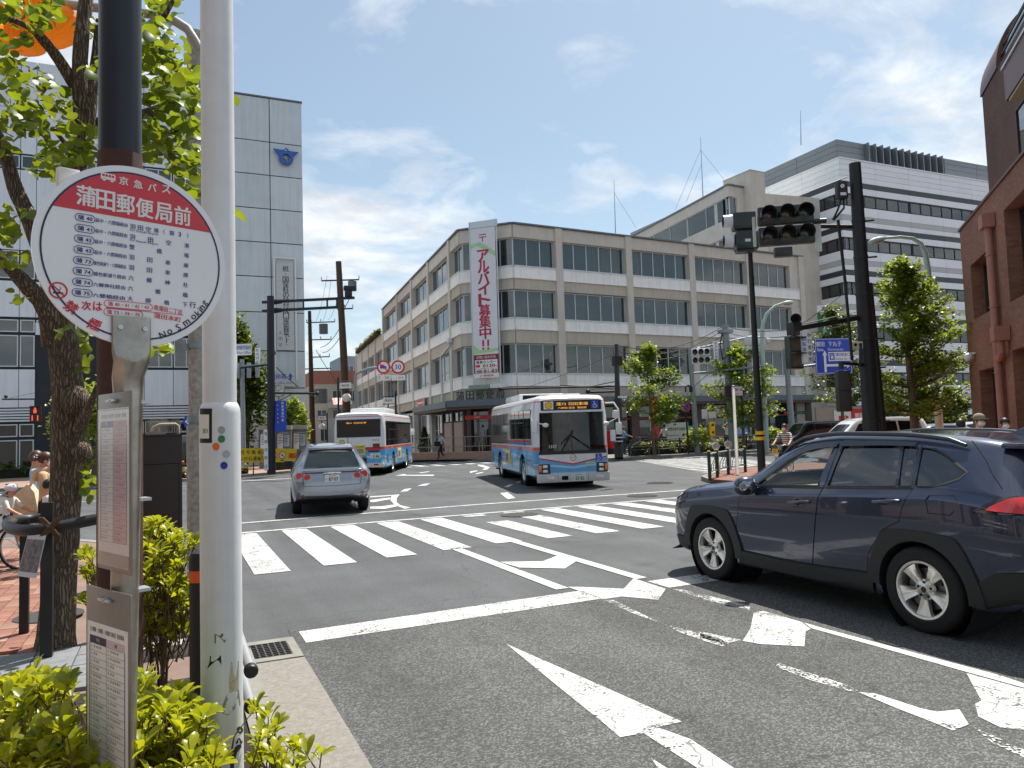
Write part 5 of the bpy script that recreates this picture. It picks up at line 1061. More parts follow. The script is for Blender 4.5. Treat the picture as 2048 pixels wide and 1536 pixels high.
def bus(label,P,hdeg,no,plt):
    t=thing('city_bus',label,'bus',(P[0],P[1],0),math.radians(90-hdeg),'blue and white city buses in the junction')
    ob('body',_bus,t)
    for s in (1,-1):
        for x in (2.35,6.85):
            put_wheel(t,(bty,brim,bbrk),x,s*.98,s,.44)
            b=MB(); b.lathe([(.57,-.5),(.57,.17)],DARK,28,TR((x,s*.95,.45)) @ Matrix.Rotation(-s*math.pi/2,4,'X')); b.out('wheel_well',t)
        y=s*1.148
        for x0,x1,sp_ in ((.35,1.15,0),(1.2,2.75,1),(2.8,4.25,1),(4.3,5.75,1),(5.8,7.25,1),(7.3,8.4,0)):
            wn_=MB(); wn_.box(x0,y,1.32,x1,y+s*.008,2.42,BGL); wo_=wn_.out('side_window',t)
            if sp_:
                wn_=MB(); wn_.box(x0,y,2.02,x1,y+s*.016,2.06,M('bus_frame','#2b2d30',.4)); wn_.box((x0+x1)/2-.015,y,2.06,(x0+x1)/2+.015,y+s*.014,2.42,M('bus_frame','#2b2d30',.4)); wn_.out('window_bar',wo_)
            else:
                wn_=MB(); wn_.box(x0,y,1.30,x0+.03,y+s*.014,2.44,M('bus_frame','#2b2d30',.4)); wn_.out('window_bar',wo_)
        Ts=fr((0,y+s*.008,0),(-s,0,0))
        b=MB()
        b.box(-s*3.55,.62,0,-s*4.75,1.14,.012,ADC,Ts); b.box(-s*3.75,.70,.012,-s*4.3,.98,.014,M('advert_blue','#4a6fa8',.5,v=.3,s=8),Ts); b.box(-s*3.6,1.02,.012,-s*4.7,1.1,.014,M('advert_pale','#e9dfae',.5),Ts); b.out('side_advert',t)
        b=MB(); tx(b,'京浜急行',WHITE,Ts,-s*1.9,1.205,.085,None,.01,'c',.004); tx(b,'K',WHITE,Ts,-s*.8,1.205,.09,None,.02,'c',.004); b.out('lettering',t)
        b=MB(); b.box(8.3,y,.70,8.42,y+s*.03,.78,LAMPA); b.box(.3,y,.70,.38,y+s*.03,.78,LAMPA); b.out('side_marker',t)
        b=MB(); b.box(.5,y-s*.0,.55,.9,y+s*.01,.95,M('vent_grille','#2c5f86',.5)); b.box(5.0,y,.5,5.03,y+s*.006,1.14,M('panel_joint','#33383c')); b.box(7.6,y,.45,7.63,y+s*.006,1.14,M('panel_joint','#33383c')); b.out('side_hatch',t)
    # roof unit
    b=MB(); b.bbox(2.2,-.85,2.8,5.0,.85,3.08,.10,BWH); b.bbox(5.6,-.4,2.82,6.3,.4,2.95,.06,BWH); b.bbox(7.9,-.5,2.8,8.3,.5,2.9,.04,BWH); b.out('roof_unit',t,40)
    b=MB(); b.box(5.003,-.7,2.87,5.012,.7,3.02,DARK); b.out('roof_vent',t)
    # front
    F_=fr((8.995,0,0),(0,1,0)); Fw=fr((8.93,0,0),(0,1,0))
    b=MB(); b.add([(-1.06,1.12,-.16),(-.98,1.12,.0),(-.5,1.12,.035),(0,1.12,.045),(.5,1.12,.035),(.98,1.12,0),(1.06,1.12,-.16)]+[(-1.04,2.31,-.20),(-.97,2.31,-.06),(-.5,2.31,-.02),(0,2.31,-.01),(.5,2.31,-.02),(.97,2.31,-.06),(1.04,2.31,-.20)],[(i,i+1,8+i,7+i) for i in range(6)],SHIELD,Fw); b.out('windscreen',t,60)
    b=MB(); b.box(-1.05,1.04,-.03,1.05,1.14,.02,BLACK,F_); b.tube([(-.35,1.12,.05),(.05,1.75,.03)],.014,BLACK,6,F_); b.tube([(.65,1.12,.05),(-.05,1.62,.03),(-.35,1.35,.03)],.014,BLACK,6,F_); b.tube([(-.02,1.12,.05),(-.02,1.7,.03)],.008,BLACK,6,F_); b.out('wiper',t,60)
    b=MB(); b.bbox(-.95,2.36,-.10,.95,2.67,.012,.03,BLACK,F_); ds=b.out('destination_box',t,40)
    b=MB()
    b.box(-.86,2.40,.013,-.56,2.64,.016,WHITE,F_); disc(b,F_,-.71,2.52,.105,YEL,.018); ringf(b,F_,-.71,2.52,.105,.115,INK,.019)
    b.box(.62,2.40,.013,.86,2.64,.016,BLUE,F_)
    tx(b,'蒲73 羽田車庫',LED,F_,.03,2.555,.10,1.0,.0,'c',.016); tx(b,'六間堀 経由  蒲田駅',LED,F_,.03,2.435,.06,.9,.0,'c',.016); b.out('route_display',ds)
    def wheelchair(b,x,y,s_):
        disc(b,F_,x-.02*s_,y+.075*s_,.018*s_,WHITE,.02,10); b.bar((x-.02*s_,y+.05*s_,.02),(x-.01*s_,y-.01*s_,.02),.018*s_,.001,WHITE,F_); b.bar((x-.01*s_,y-.01*s_,.02),(x+.045*s_,y-.01*s_,.02),.016*s_,.001,WHITE,F_); b.bar((x+.045*s_,y-.01*s_,.02),(x+.075*s_,y-.07*s_,.02),.014*s_,.001,WHITE,F_); b.bar((x-.018*s_,y+.025*s_,.02),(x+.03*s_,y+.025*s_,.02),.012*s_,.001,WHITE,F_)
        for i in range(12):a=2.2+4.0*i/12; c_=2.2+4.*(i+1)/12; b.bar((x-.005*s_+.055*s_*math.cos(a),y-.04*s_+.055*s_*math.sin(a),.02),(x-.005*s_+.055*s_*math.cos(c_),y-.04*s_+.055*s_*math.sin(c_),.02),.014*s_,.001,WHITE,F_)
    b=MB(); wheelchair(b,.74,2.52,1.0); b.out('wheelchair_mark',ds)
    b=MB(); b.add([(-1.05,.98,.004),(0,.98,.004),(1.05,.98,.004),(1.05,.5,.004),(-1.05,.5,.004)],[(0,4,3,2,1)],BBLUE,F_); b.add([(-1.05,.78,.006),(0,.66,.006),(1.05,.78,.006),(1.05,.72,.006),(0,.60,.006),(-1.05,.72,.006)],[(0,5,4,1),(1,4,3,2)],BBLUE2,F_)
    b.add([(-1.05,1.05,.007),(1.05,1.05,.007),(1.05,.94,.007),(.02,.74,.007),(-1.05,.94,.007)],[(0,4,3,2,1)],BWH,F_); b.out('front_panel',t)
    b=MB()
    for s in (1,-1):b.add([(s*1.06,.955,.009),(0,.755,.009),(0,.715,.009),(s*1.06,.915,.009)],[(0,1,2,3) if s>0 else (3,2,1,0)],RED,F_)
    b.out('red_chevron',t)
    b=MB(); ringf(b,F_,0,.93,.085,.10,RED,.011); b.prism([(-.085,.90),(-.02,.95),(-.02,.925),(.085,.96),(.02,.91),(.02,.935)],.009,.011,RED,F_); b.out('front_emblem',t)
    b=MB(); b.box(.70,.82,.006,.90,1.02,.012,BLUE,F_); wheelchair(b,.80,.92,.85); b.out('wheelchair_mark',t)
    b=MB(); b.box(.40,.66,.008,.68,.78,.014,M('pale_green_board','#b9d8bd'),F_); tx(b,'安全運転宣言',GREEN,F_,.54,.735,.03,.22,0,'c',.016); b.out('front_notice',t)
    for s in (1,-1):
        hl=ob('headlamp',None,t); b=MB(); b.box(s*.72,.47,-.02,s*1.07,.76,.012,M('lamp_bezel','#25282b',.4),F_); b.out('lamp_bezel',hl)
        b=MB(); b.bbox(s*.80-.0,.64,.0,s*.95,.73,.03,.015,LAMPW,F_) if s>0 else b.bbox(-.95,.64,.0,-.80,.73,.03,.015,LAMPW,F_); b.out('lamp_lens',hl,40)
        b=MB(); b.bbox(min(s*.80,s*.95),.50,0,max(s*.80,s*.95),.59,.03,.015,LAMPW,F_); b.out('lamp_lens',hl,40)
        b=MB(); b.bbox(min(s*.98,s*1.09),.52,-.06,max(s*.98,s*1.09),.72,.035,.015,LAMPA,F_); b.out('indicator',t,40)
    b=MB(); b.bbox(-1.12,.20,-.12,1.12,.46,.05,.03,BSIL,F_); b.out('front_bumper',t,40)
    b=MB(); b.box(-.38,.27,.05,-.18,.39,.054,DARK,F_); b.box(-.85,.30,.05,-.62,.38,.056,LAMPW,F_); b.box(.68,.30,.05,.92,.38,.056,LAMPW,F_)
    for x in (-.5,.45):b.box(x-.004,.21,.05,x+.004,.455,.052,DARK,F_)
    b.out('bumper_detail',t)
    b=MB(); tx(b,no,WHITE,F_,-.62,1.28,.09,None,.012,'c',.032); b.out('fleet_number',t)
    plate(t,fr((9.052,.14,.335),(0,1,0)) @ Matrix.Diagonal((1.33,1.33,1,1)),plt,'品川 200','か',True)
    mr_=ob('door_mirror',None,t); b=MB(); b.bbox(-1.27,1.72,-.05,-1.10,2.08,.16,.04,BWH,F_); b.tube([(-1.1,2.0,0),(-.9,1.95,.2)],.018,WHITE,6,F_); b.ball((-.86,1.93,.2),(.10,.07,.05),BWH,12,8,F_); b.out('mirror_housing',mr_,50)
    mr_=ob('door_mirror',None,t); b=MB(); b.tube([(1.08,2.55,-.02),(1.3,2.55,.15),(1.42,2.35,.2),(1.45,1.75,.2)],.022,WHITE,8,F_); b.bbox(1.33,1.62,.12,1.50,1.95,.3,.04,BWH,F_); b.bbox(1.24,2.08,.12,1.42,2.32,.3,.05,BWH,F_); b.tube([(1.05,1.9,0),(1.4,2.1,.2)],.014,WHITE,6,F_); b.ball((1.06,1.93,.06),(.10,.06,.05),BWH,12,8,F_); b.out('mirror_housing',mr_,50)
    # rear
    B_=fr((.0,0,0),(0,-1,0))
    b=MB(); b.bbox(-.98,1.72,-.10,.98,2.52,.02,.03,M('bus_frame','#2b2d30'),B_); rw=b.out('rear_window_frame',t,40)
    b=MB(); b.box(-.93,1.77,.021,.93,2.47,.024,BGL,B_); tx(b,'蒲41 羽田空港',LED,B_,-.1,2.36,.075,.9,0,'c',.027); b.out('rear_window',rw)
    b=MB(); b.box(-.985,1.14,.002,.985,1.27,.006,RED,B_); b.box(-.985,.55,.002,.985,1.13,.006,BBLUE,B_); b.box(-.985,.80,.006,.985,.88,.008,BBLUE2,B_); b.box(-.99,1.272,.002,.99,1.70,.005,BWH,B_); b.out('rear_panel',t)
    b=MB(); b.bbox(-1.1,.36,-.1,1.1,.56,.05,.03,M('bus_bumper_cream','#d9d6c8',.4),B_); b.out('rear_bumper',t,40)
    b=MB(); b.box(-.45,.92,.008,.28,1.36,.02,M('advert_pale_yellow','#d8c83a',.5),B_); b.box(-.4,1.0,.02,.2,1.2,.022,M('advert_grey','#8c8f84'),B_); tx(b,'住まいの相談',INK,B_,-.08,1.29,.06,.6,.01,'c',.023); b.out('rear_advert',t)
    b=MB(); disc(b,B_,-.75,1.50,.115,YEL,.012); ringf(b,B_,-.75,1.5,.115,.13,INK,.013); b.out('child_aboard_mark',t)
    b=MB(); b.box(.62,1.24,.006,.92,1.42,.02,M('lamp_dark_red','#5e1214',.2,coat=1),B_); b.box(-.92,1.24,.006,-.62,1.42,.02,M('lamp_dark_red','#5e1214',.2,coat=1),B_); b.box(.66,.46,.05,.86,.53,.06,LAMPR,B_); b.box(-.86,.46,.05,-.66,.53,.06,LAMPR,B_); b.out('tail_lamp',t)
    b=MB(); tx(b,'AVEOS',M('badge_grey','#5c6064',.4,.5),B_,.75,1.58,.085,.30,.0,'c',.008); b.out('lettering',t)
    b=MB(); b.box(.4,1.05,.008,.9,1.12,.03,M('lamp_bezel','#25282b'),B_); b.out('plate_lamp',t)
    plate(t,fr((-.012,-.72,.88),(0,-1,0)) @ Matrix.Diagonal((1.4,1.4,1,1)),'2·88' if plt != '25·82' else plt,'品川 200','か',True)
    b=MB(); b.box(.3,-1.0,.25,8.7,1.0,.36,DARK); b.out('underbody',t)
    # cab interior
    b=MB(); b.box(8.2,-1.0,.82,8.72,1.0,1.10,CABIN); b.ring(.22,.018,PLAST,20,6,TR((8.2,-.55,1.28)) @ Matrix.Rotation(math.radians(35),4,'Y')); b.box(5.62,-1.0,.82,5.7,1.0,2.35,ROOM); b.cyl((7.6,.3,.8),(7.6,.3,2.38),.02,YEL); b.box(7.1,-1.0,.82,7.14,-.2,1.75,M('cab_screen','#4b5552',.6)); b.bbox(7.2,-.75,1.0,7.4,-.33,1.75,.04,SEAT); b.bbox(6.2,.35,1.0,6.4,.95,1.7,.05,M('bus_seat_blue','#2c4a6e',.9)); b.out('cab_interior',t)
    return t
h1=hd(14); pfr=Vector((11.0,20.0,0)); bus1=bus('blue and white city bus approaching with headlamps and number 1337',pfr+h1*9.0,180+14,'1337','25·82')
r2=Vector((7.5,33.25,0)); bus2=bus('blue and white city bus seen from behind near the post office',r2,24.4,'1288','2·88')
del bus1['group'],bus2['group']; bus1['group']=bus2['group']='city buses in the junction'
# ---------------------------------------------------------------- cars on the cross street
def small_car(label,P,hdeg,tab,col,wins,glassm,nm='parked_car',group='cars waiting on the cross street',rear=False):
    t=thing(nm,label,'car',(P[0],P[1],0),math.radians(90-hdeg),group); me=loft(tab,34,2); s_=Skin(me)
    x0,x1=min(q[0] for q in tab),max(q[0] for q in tab); wf,wr_=x1-.8,x0+.7
    def wc(x,s):return prismY([(x+.34*math.cos(2*math.pi*i/18),.3+.34*math.sin(2*math.pi*i/18)) for i in range(18)],s*.5,s*1.2)
    me=boolean(me,[wc(x,s) for x in (wf,wr_) for s in (1,-1)]); ob('body',finish(me,col,30),t)
    for s in (1,-1):
        for B,T_ in wins:b=MB(); s_.side(b,B,T_,glassm,.006,s,nt=3,ns=2); b.out('window',t,60)
        for x in (wf,wr_):put_wheel(t,sw_,x,s*(max(q[3] for q in tab)-.10),s,.3)
        b=MB(); b.bbox(x1-1.35,s*(max(q[3] for q in tab)+.02)-.06,.98,x1-1.22,s*(max(q[3] for q in tab)+.02)+.1,1.12,.02,col); b.out('door_mirror',t,40)
        b=MB(); s_.rear(b,[(s*.42,.68),(s*.6,.69)],[(s*.42,.78),(s*.6,.82)],LAMPW,.015,end=1,nt=2,ns=1); b.out('headlamp',t,40)
        b=MB(); s_.rear(b,[(s*.5,.80),(s*.62,.80)],[(s*.5,1.0),(s*.62,1.0)],LAMPR,.015,end=-1,nt=2,ns=1); b.out('tail_lamp',t,40)
    ws=[q for q in tab if q[8]>1.1]; zt_=max(q[8] for q in tab)
    b=MB(); s_.rear(b,[(-.6,1.08),(0,1.08),(.6,1.08)],[(-.5,zt_-.12),(0,zt_-.1),(.5,zt_-.12)],glassm,.008,end=1,ns=2); b.out('windscreen',t,60)
    b=MB(); s_.rear(b,[(-.55,1.12),(0,1.12),(.55,1.12)],[(-.5,zt_-.14),(0,zt_-.12),(.5,zt_-.14)],glassm,.008,end=-1,ns=2); b.out('rear_window',t,60)
    plate(t,fr((x1+.012,0,.5),(0,1,0)),'·3 17'); return t
sw_=wheel_meshes(.3,.19,.18,5); OPG=M('opaque_car_glass','#10151a',.04,v=0,sp=.8)
KEI=[(1.7,.3,.5,.55,.62,.5,.7,.45,.74),(1.62,.25,.66,.70,.80,.66,.88,.6,.92),(1.35,.22,.70,.735,.95,.70,1.0,.64,1.03),(1.05,.2,.70,.735,.98,.70,1.15,.62,1.2),(.55,.2,.70,.735,1.0,.71,1.66,.58,1.72),(.2,.2,.70,.735,1.0,.71,1.72,.58,1.79),(-1.2,.2,.70,.735,1.0,.71,1.72,.58,1.79),(-1.55,.24,.70,.735,1.0,.70,1.68,.56,1.75),(-1.66,.3,.66,.71,.98,.67,1.5,.55,1.56),(-1.7,.4,.6,.65,.9,.6,1.2,.5,1.22)]
KW=[([(.75,1.04),(.15,1.05)],[(.45,1.62),(.15,1.66)]),([(.08,1.05),(-.75,1.06)],[(.08,1.66),(-.72,1.66)]),([(-.82,1.06),(-1.5,1.08)],[(-.8,1.66),(-1.45,1.62)])]
SED=[(2.1,.32,.5,.58,.55,.5,.6,.45,.63),(2.0,.25,.7,.76,.72,.7,.76,.62,.79),(1.5,.2,.80,.845,.84,.80,.88,.72,.92),(.95,.2,.81,.85,.9,.82,1.0,.72,1.06),(.3,.2,.81,.85,.92,.83,1.36,.60,1.42),(-.2,.2,.81,.85,.93,.83,1.42,.58,1.49),(-1.0,.2,.81,.85,.95,.83,1.40,.57,1.47),(-1.7,.24,.80,.84,.96,.81,1.2,.58,1.26),(-2.0,.3,.74,.8,.92,.74,.97,.6,1.0),(-2.08,.4,.6,.66,.75,.6,.78,.5,.8)]
SW2=[([(.7,.97),(-.15,.98)],[(.28,1.34),(-.17,1.39)]),([(-.22,.98),(-1.0,1.0)],[(-.22,1.39),(-.95,1.37)]),([(-1.06,1.0),(-1.6,1.02)],[(-1.02,1.36),(-1.45,1.22)])]
MIN=[(2.3,.32,.55,.62,.65,.55,.72,.5,.76),(2.2,.25,.74,.80,.82,.74,.88,.66,.93),(1.9,.2,.82,.86,.95,.82,1.02,.74,1.07),(1.5,.2,.83,.87,1.0,.83,1.15,.74,1.22),(.7,.2,.83,.87,1.02,.84,1.72,.64,1.78),(.2,.2,.83,.87,1.02,.84,1.80,.62,1.88),(-1.5,.2,.83,.87,1.04,.84,1.80,.62,1.88),(-2.0,.24,.83,.87,1.04,.83,1.74,.6,1.82),(-2.22,.3,.78,.84,1.0,.79,1.45,.6,1.52),(-2.3,.4,.68,.74,.9,.68,1.1,.55,1.12)]
MW=[([(1.15,1.06),(.35,1.08)],[(.72,1.62),(.35,1.70)]),([(.28,1.08),(-.85,1.1)],[(.28,1.70),(-.85,1.70)]),([(-.93,1.1),(-1.95,1.12)],[(-.93,1.70),(-1.85,1.66)])]
BLKP=paint('black_car_paint','#14161c',.2); WHTP=paint('white_car_paint','#dcdee0',.0); SLVP=paint('silver_car_paint','#a8adb4',.6)
p=PT(1622,870,38); small_car('black box shaped small van heading left behind the cyclist',p,-72,KEI,BLKP,KW,OPG,'small_van')
p=PT(1735,870,31); small_car('white minivan with dark windows behind the thick black pole',p,-70,MIN,WHTP,MW,OPG,'minivan')
p=PT(1860,870,36); small_car('silver car just left of the lamp post behind the SUV roof',p,-70,SED,SLVP,SW2,OPG)
p=PT(1930,870,41); small_car('white car right of the lamp post behind the SUV roof',p,-70,SED,WHTP,SW2,OPG)
# ================================================================== STREET FURNITURE
BPOLE=M('black_pole_paint','#1b1a1b',.5,.1,v=.2,s=6); GPOLE=M('grey_pole','#8d979e',.5,.3,v=.1,s=6); MINT=M('pale_green_pole','#a9bdb6',.5,.1,v=.08,s=5); CPOLE=M('concrete_pole','#6f6558',.9,v=.2,s=3,b=.4,bs=60); BROWN=M('brown_pole','#4a3a2c',.9,v=.25,s=3,b=.4,bs=60)
LENS=[M('lens_red_off','#3a2422',.25,v=.2,s=60,coat=.6),M('lens_amber_off','#3f3420',.25,v=.2,s=60,coat=.6),M('lens_green_off','#26332f',.25,v=.2,s=60,coat=.6)]
SIGB=M('signal_dark','#1d2624',.4,v=.1,s=4,coat=.2); SIGN_W=M('sign_face_white','#e4e6e4',.4,v=.03)
class Pole:
    """an upright at plan position P; frame() gives a viewer-facing frame at height z"""
    def __init__(s,name,label,cat,P,group=None,face=None,rz=0):
        s.P=Vector((P[0],P[1],P[2] if len(P)>2 else 0)); s.t=thing(name,label,cat,s.P,0,group); s.face=face or hd(24.4+90)
    def fr(s,x=0,z=0,out=0,xdir=None):
        xd=Vector(xdir or s.face).normalized(); n_=xd.cross(Vector((0,0,1))); o=xd*x+n_*out; return fr((o.x,o.y,z),xd)
def six_signal(par,T,m,sx_=1.0,rows=2):
    """three lenses wide, hooded"""
    g=ob('signal_head',None,par)
    b=MB()
    for r_ in range(rows):b.bbox(-.62,.04-.48*r_,-.12,.62,.48-.48*r_,.06,.05,m,T)
    b.out('signal_housing',g,40)
    for r_ in range(rows):
        for c in range(3):
            x,y=-.4+.4*c,.26-.48*r_; b=MB(); Q=T @ TR((x,y,.06)); b.lathe([(.001,.03),(.10,.022),(.15,.004),(.16,.0)],LENS[c],22,Q); b.out('lens',g,60)
            b=MB(); b.lathe([(.185,-.02),(.18,.26)],m,20,Q,math.radians(-25),math.radians(205)); b.lathe([(.165,-.02),(.168,.26)],DARK,20,Q,math.radians(-25),math.radians(205)); b.lathe([(.168,.26),(.18,.26)],m,20,Q,math.radians(-25),math.radians(205)); b.out('hood',g,60)
    return g
def horn(b,T,m=DGREY):b.lathe([(.03,0),(.045,.1),(.11,.22),(.12,.23)],m,14,T); b.lathe([(.001,.06),(.10,.22)],DARK,14,T)
# ---- thick black signal pole by the SUV
Q=PT(1743,850,18.2); zz=lambda y,t,x=1700:1.8+ray(x,y).z*t
pl_=Pole('signal_pole','thick black steel pole with bracket arms behind the dark SUV','signal pole',(Q.x,Q.y,.12))
top=PT(1708,322,18.2)
b=MB(); dx=top-Vector((Q.x,Q.y,.12)); b.cyl((0,0,0),(dx.x*.55,dx.y*.55,dx.z),.21,BPOLE,.135,24); b.out('pole',pl_.t,40)
b=MB(); T1=pl_.fr(.26,0,.02); b.cyl((0,0,0),(-.14,5.0,0),.13,BPOLE,.10,16,T1); b.cyl((-.32,0,.12),(-.34,4.4,.1),.05,BPOLE,n=10,T=T1); b.cyl((-.14,0,.17),(-.2,4.6,.15),.035,BPOLE,n=8,T=T1); b.out('conduit',pl_.t,40)
for z in (1.6,2.9,3.6,4.7,5.6,6.5):b=MB(); b.cyl((dx.x*.55*z/dx.z,dx.y*.55*z/dx.z,z),(dx.x*.55*z/dx.z,dx.y*.55*z/dx.z,z+.05),.22-.011*z+.012,DGREY,n=18); b.bar((dx.x*.5*z/dx.z+.1,0-.1,z+.02),(dx.x*.5*z/dx.z+.32,-.3,z+.02),.03,.04,DGREY); b.out('clamp_band',pl_.t)
zA=PT(1705,447,18.2).z; T1=pl_.fr(-.28,zA-.12,.0)
b=MB(); b.tube([(.1,0,0),(-.5,.03,.0),(-1.0,.05,.0)],.055,BPOLE,10,T1); b.tube([(-.9,1.25-.35,.05),(.05,1.25,.02)],.012,BPOLE,6,T1); b.out('bracket_arm',pl_.t,40)
b=MB(); zb=PT(1697,405,18.2).z; T1=pl_.fr(-.50,zb,.12); b.bbox(-.11,0,0,.13,.42,.2,.02,BPOLE,T1); ringf(b,T1,-.0,.30,.0,.05,WHITE,.204,16); b.bar((-.03,.33,.206),(.03,.27,.206),.012,.002,INK,T1); b.box(-.06,.07,.2,.08,.14,.204,WHITE,T1); b.tube([(0,0,.1),(-.1,-.25,.1),(-.22,-.5,.06)],.025,BLACK,6,T1); b.tube([(.06,0,.1),(.05,-.22,.1),(-.2,-.5,.06)],.025,BLACK,6,T1); b.out('control_box',pl_.t,40)
# lower arm towards the pedestrian head
zL=PT(1735,632,18.2).z; T1=pl_.fr(-.1,zL-.12,0,xdir=(.97,.25,0))
b=MB(); e_=PT(1596,657,17.2)-pl_.P; b.bar((0,0,zL-.12),(e_.x,e_.y,e_.z),.09,.11,BPOLE); b.tube([(0,0,zL+.05),(e_.x*.9,e_.y*.9,e_.z+.12)],.01,BLACK,5); b.out('bracket_arm',pl_.t)
b=MB(); q_=PT(1588,640,17.2)-pl_.P; horn(b,TR(q_) @ Matrix.Rotation(math.pi/2,4,'X') @ Matrix.Rotation(-.6,4,'Y')); b.bbox(q_.x-.12,q_.y-.1,q_.z-.36,q_.x+.14,q_.y+.14,q_.z-.05,.03,DGREY); b.out('loudspeaker',pl_.t,40)
b=MB(); q_=PT(1698,640,17.8)-pl_.P; T1=TR(q_); p0,p1=PT(1676,440,17.6)-pl_.P,PT(1704,720,17.9)-pl_.P; pm=PT(1690,560,17.7)-pl_.P; b.tube([p0,pm,p1],.035,BLACK,6); b.out('cable',pl_.t)
b=MB(); q_=PT(1682,728,17.6)-pl_.P; b.bar((0,0,q_.z),(q_.x,q_.y,q_.z+.02),.05,.07,BPOLE); b.cyl((q_.x,q_.y,q_.z-.12),(q_.x,q_.y,q_.z+.06),.06,DGREY,n=10); b.out('bracket_arm',pl_.t)
q_=PT(1682,740,17.6)-pl_.P; b=MB(); T1=fr((q_.x,q_.y,q_.z),hd(24.4+90)); b.bbox(-.13,-.98,-.1,.17,-.02,.12,.03,M('signal_brown','#2b211c',.5),T1); b.box(-.1,-.5,.12,.14,-.48,.13,DARK,T1); b.out('signal_back',pl_.t,40)
b=MB(); q_=PT(1713,690,18.0)-pl_.P; T1=fr((q_.x,q_.y,q_.z),hd(24.4+90)); b.bbox(-.13,-.10,0,.13,.08,.06,.02,M('cream_bracket','#c9c0a8'),T1); disc(b,T1,-.05,0,.04,DARK,.062,12); disc(b,T1,.07,0,.04,DARK,.062,12); b.tube([(.07,0,.06),(.06,-.2,.1),(-.02,-.55,.1)],.03,BLACK,6,T1); b.out('cable_bracket',pl_.t,40)
# signal heads
P6=PT(1572,452,17.3); sh=thing('traffic_signal','large dark six lens traffic light, unlit, on a black arm against the sky','traffic light',(P6.x,P6.y,P6.z))
T6=fr((0,0,0),hd(24.4+90+10)); six_signal(sh,T6,SIGB); b=MB(); b.box(.655,-.62,-.16,.78,.62,-.10,M('signal_backboard','#c9cbc6',.5),T6); b.out('back_board',sh); b=MB(); b.box(-.72,-.4,-.16,-.655,.3,-.1,M('signal_backboard','#c9cbc6'),T6); b.out('back_board',sh)
b=MB(); b.bbox(-.3,-.72,-.08,.1,-.5,.1,.03,SIGB,T6); b.cyl((.6,.08,-.1),(.9,.08,-.1),.06,SIGB,T=T6); b.out('mounting_box',sh,40)
Qy=PT(1523,925,21.3); yb=Pole('signal_post','slim black post with a yellow and black band behind the SUV bonnet','signal post',(Qy.x,Qy.y,.12))
tz=PT(1498,470,21.3); dv=tz-yb.P
b=MB(); b.cyl((0,0,0),(dv.x*.75,dv.y*.75,dv.z),.115,BPOLE,.06,16); b.out('pole',yb.t,40)
b=MB()
for (y0,y1,m) in ((862,869,YEL),(869,873,DARK),(873,880,YEL)):
    za,zc=PT(1520,y1,21.3).z-.12,PT(1520,y0,21.3).z-.12; f=dv.x*.75/dv.z; f2=dv.y*.75/dv.z; b.cyl((f*za,f2*za,za),(f*zc,f2*zc,zc),.118,m,n=18)
b.out('warning_band',yb.t,40)
Ps=PT(1490,462,21.0); s2=thing('pedestrian_signal','pair of dark signal boxes seen edge on, left of the six lens light','traffic light',Ps)
T2=fr((0,0,0),hd(24.4+90+6)); b=MB(); b.bbox(-.34,.02,-.2,.28,.50,.2,.04,SIGB,T2); b.bbox(-.30,-.55,-.2,.32,-.06,.2,.04,SIGB,T2); b.bbox(-.2,-.1,-.1,.24,.06,.1,.02,SIGB,T2); b.bbox(-.28,-.62,-.16,.2,-.54,.16,.03,SIGB,T2); b.box(-.05,-.35,.2,.1,-.27,.205,WPANEL,T2); b.out('signal_housing',s2,40)
for y in (.3,-.25):
    b=MB(); Q=T2 @ TR((-.34,y,0)) @ Matrix.Rotation(-math.pi/2,4,'Y'); b.lathe([(.185,0),(.17,.25)],WPANEL,18,Q); b.lathe([(.17,0),(.155,.25)],M('hood_red_inside','#5a2a24',.6),18,Q); b.out('hood',s2,60)
# pedestrian head and its white plate on the lower arm
Pp=PT(1590,705,17.0); s3=thing('pedestrian_signal','dark two lens pedestrian signal beside the white cyclists plate','traffic light',Pp); T3=fr((0,0,0),hd(24.4+90-22))
b=MB(); b.bbox(-.2,-.38,-.12,.2,.38,.06,.05,SIGB,T3); b.cyl((0,.36,0),(0,.6,0),.04,DGREY,T=T3); b.out('signal_housing',s3,40)
for y in (.18,-.18):b=MB(); b.box(-.14,y-.14,.06,.14,y+.14,.075,M('ped_lens_off','#5a4c40',.35,v=.3,s=20),T3); b.out('lens',s3); b=MB(); b.box(-.17,y+.14,.06,.17,y+.165,.2,SIGB,T3); b.out('hood',s3)
Pq=PT(1613,695,17.0); s4=thing('cyclist_plate','white framed vertical plate for pedestrians and cyclists on the lower arm','sign',Pq); T4=fr((0,0,0),hd(24.4+90-14))
b=MB(); b.bbox(-.15,-.37,0,.15,.37,.03,.012,SIGN_W,T4); b.out('sign_board',s4,40); b=MB(); txv(b,'歩行者専用',INK,T4,.06,.28,-.28,.10,.012,.033); txv(b,'自転車',BLUE,T4,-.07,.2,-.05,.095,.012,.033)
for a,c in (((-.135,-.355),(.135,-.355)),((.135,-.355),(.135,.355)),((.135,.355),(-.135,.355)),((-.135,.355),(-.135,-.355))):line(b,T4,a,c,.008,INK,.033)
b.out('lettering',s4)
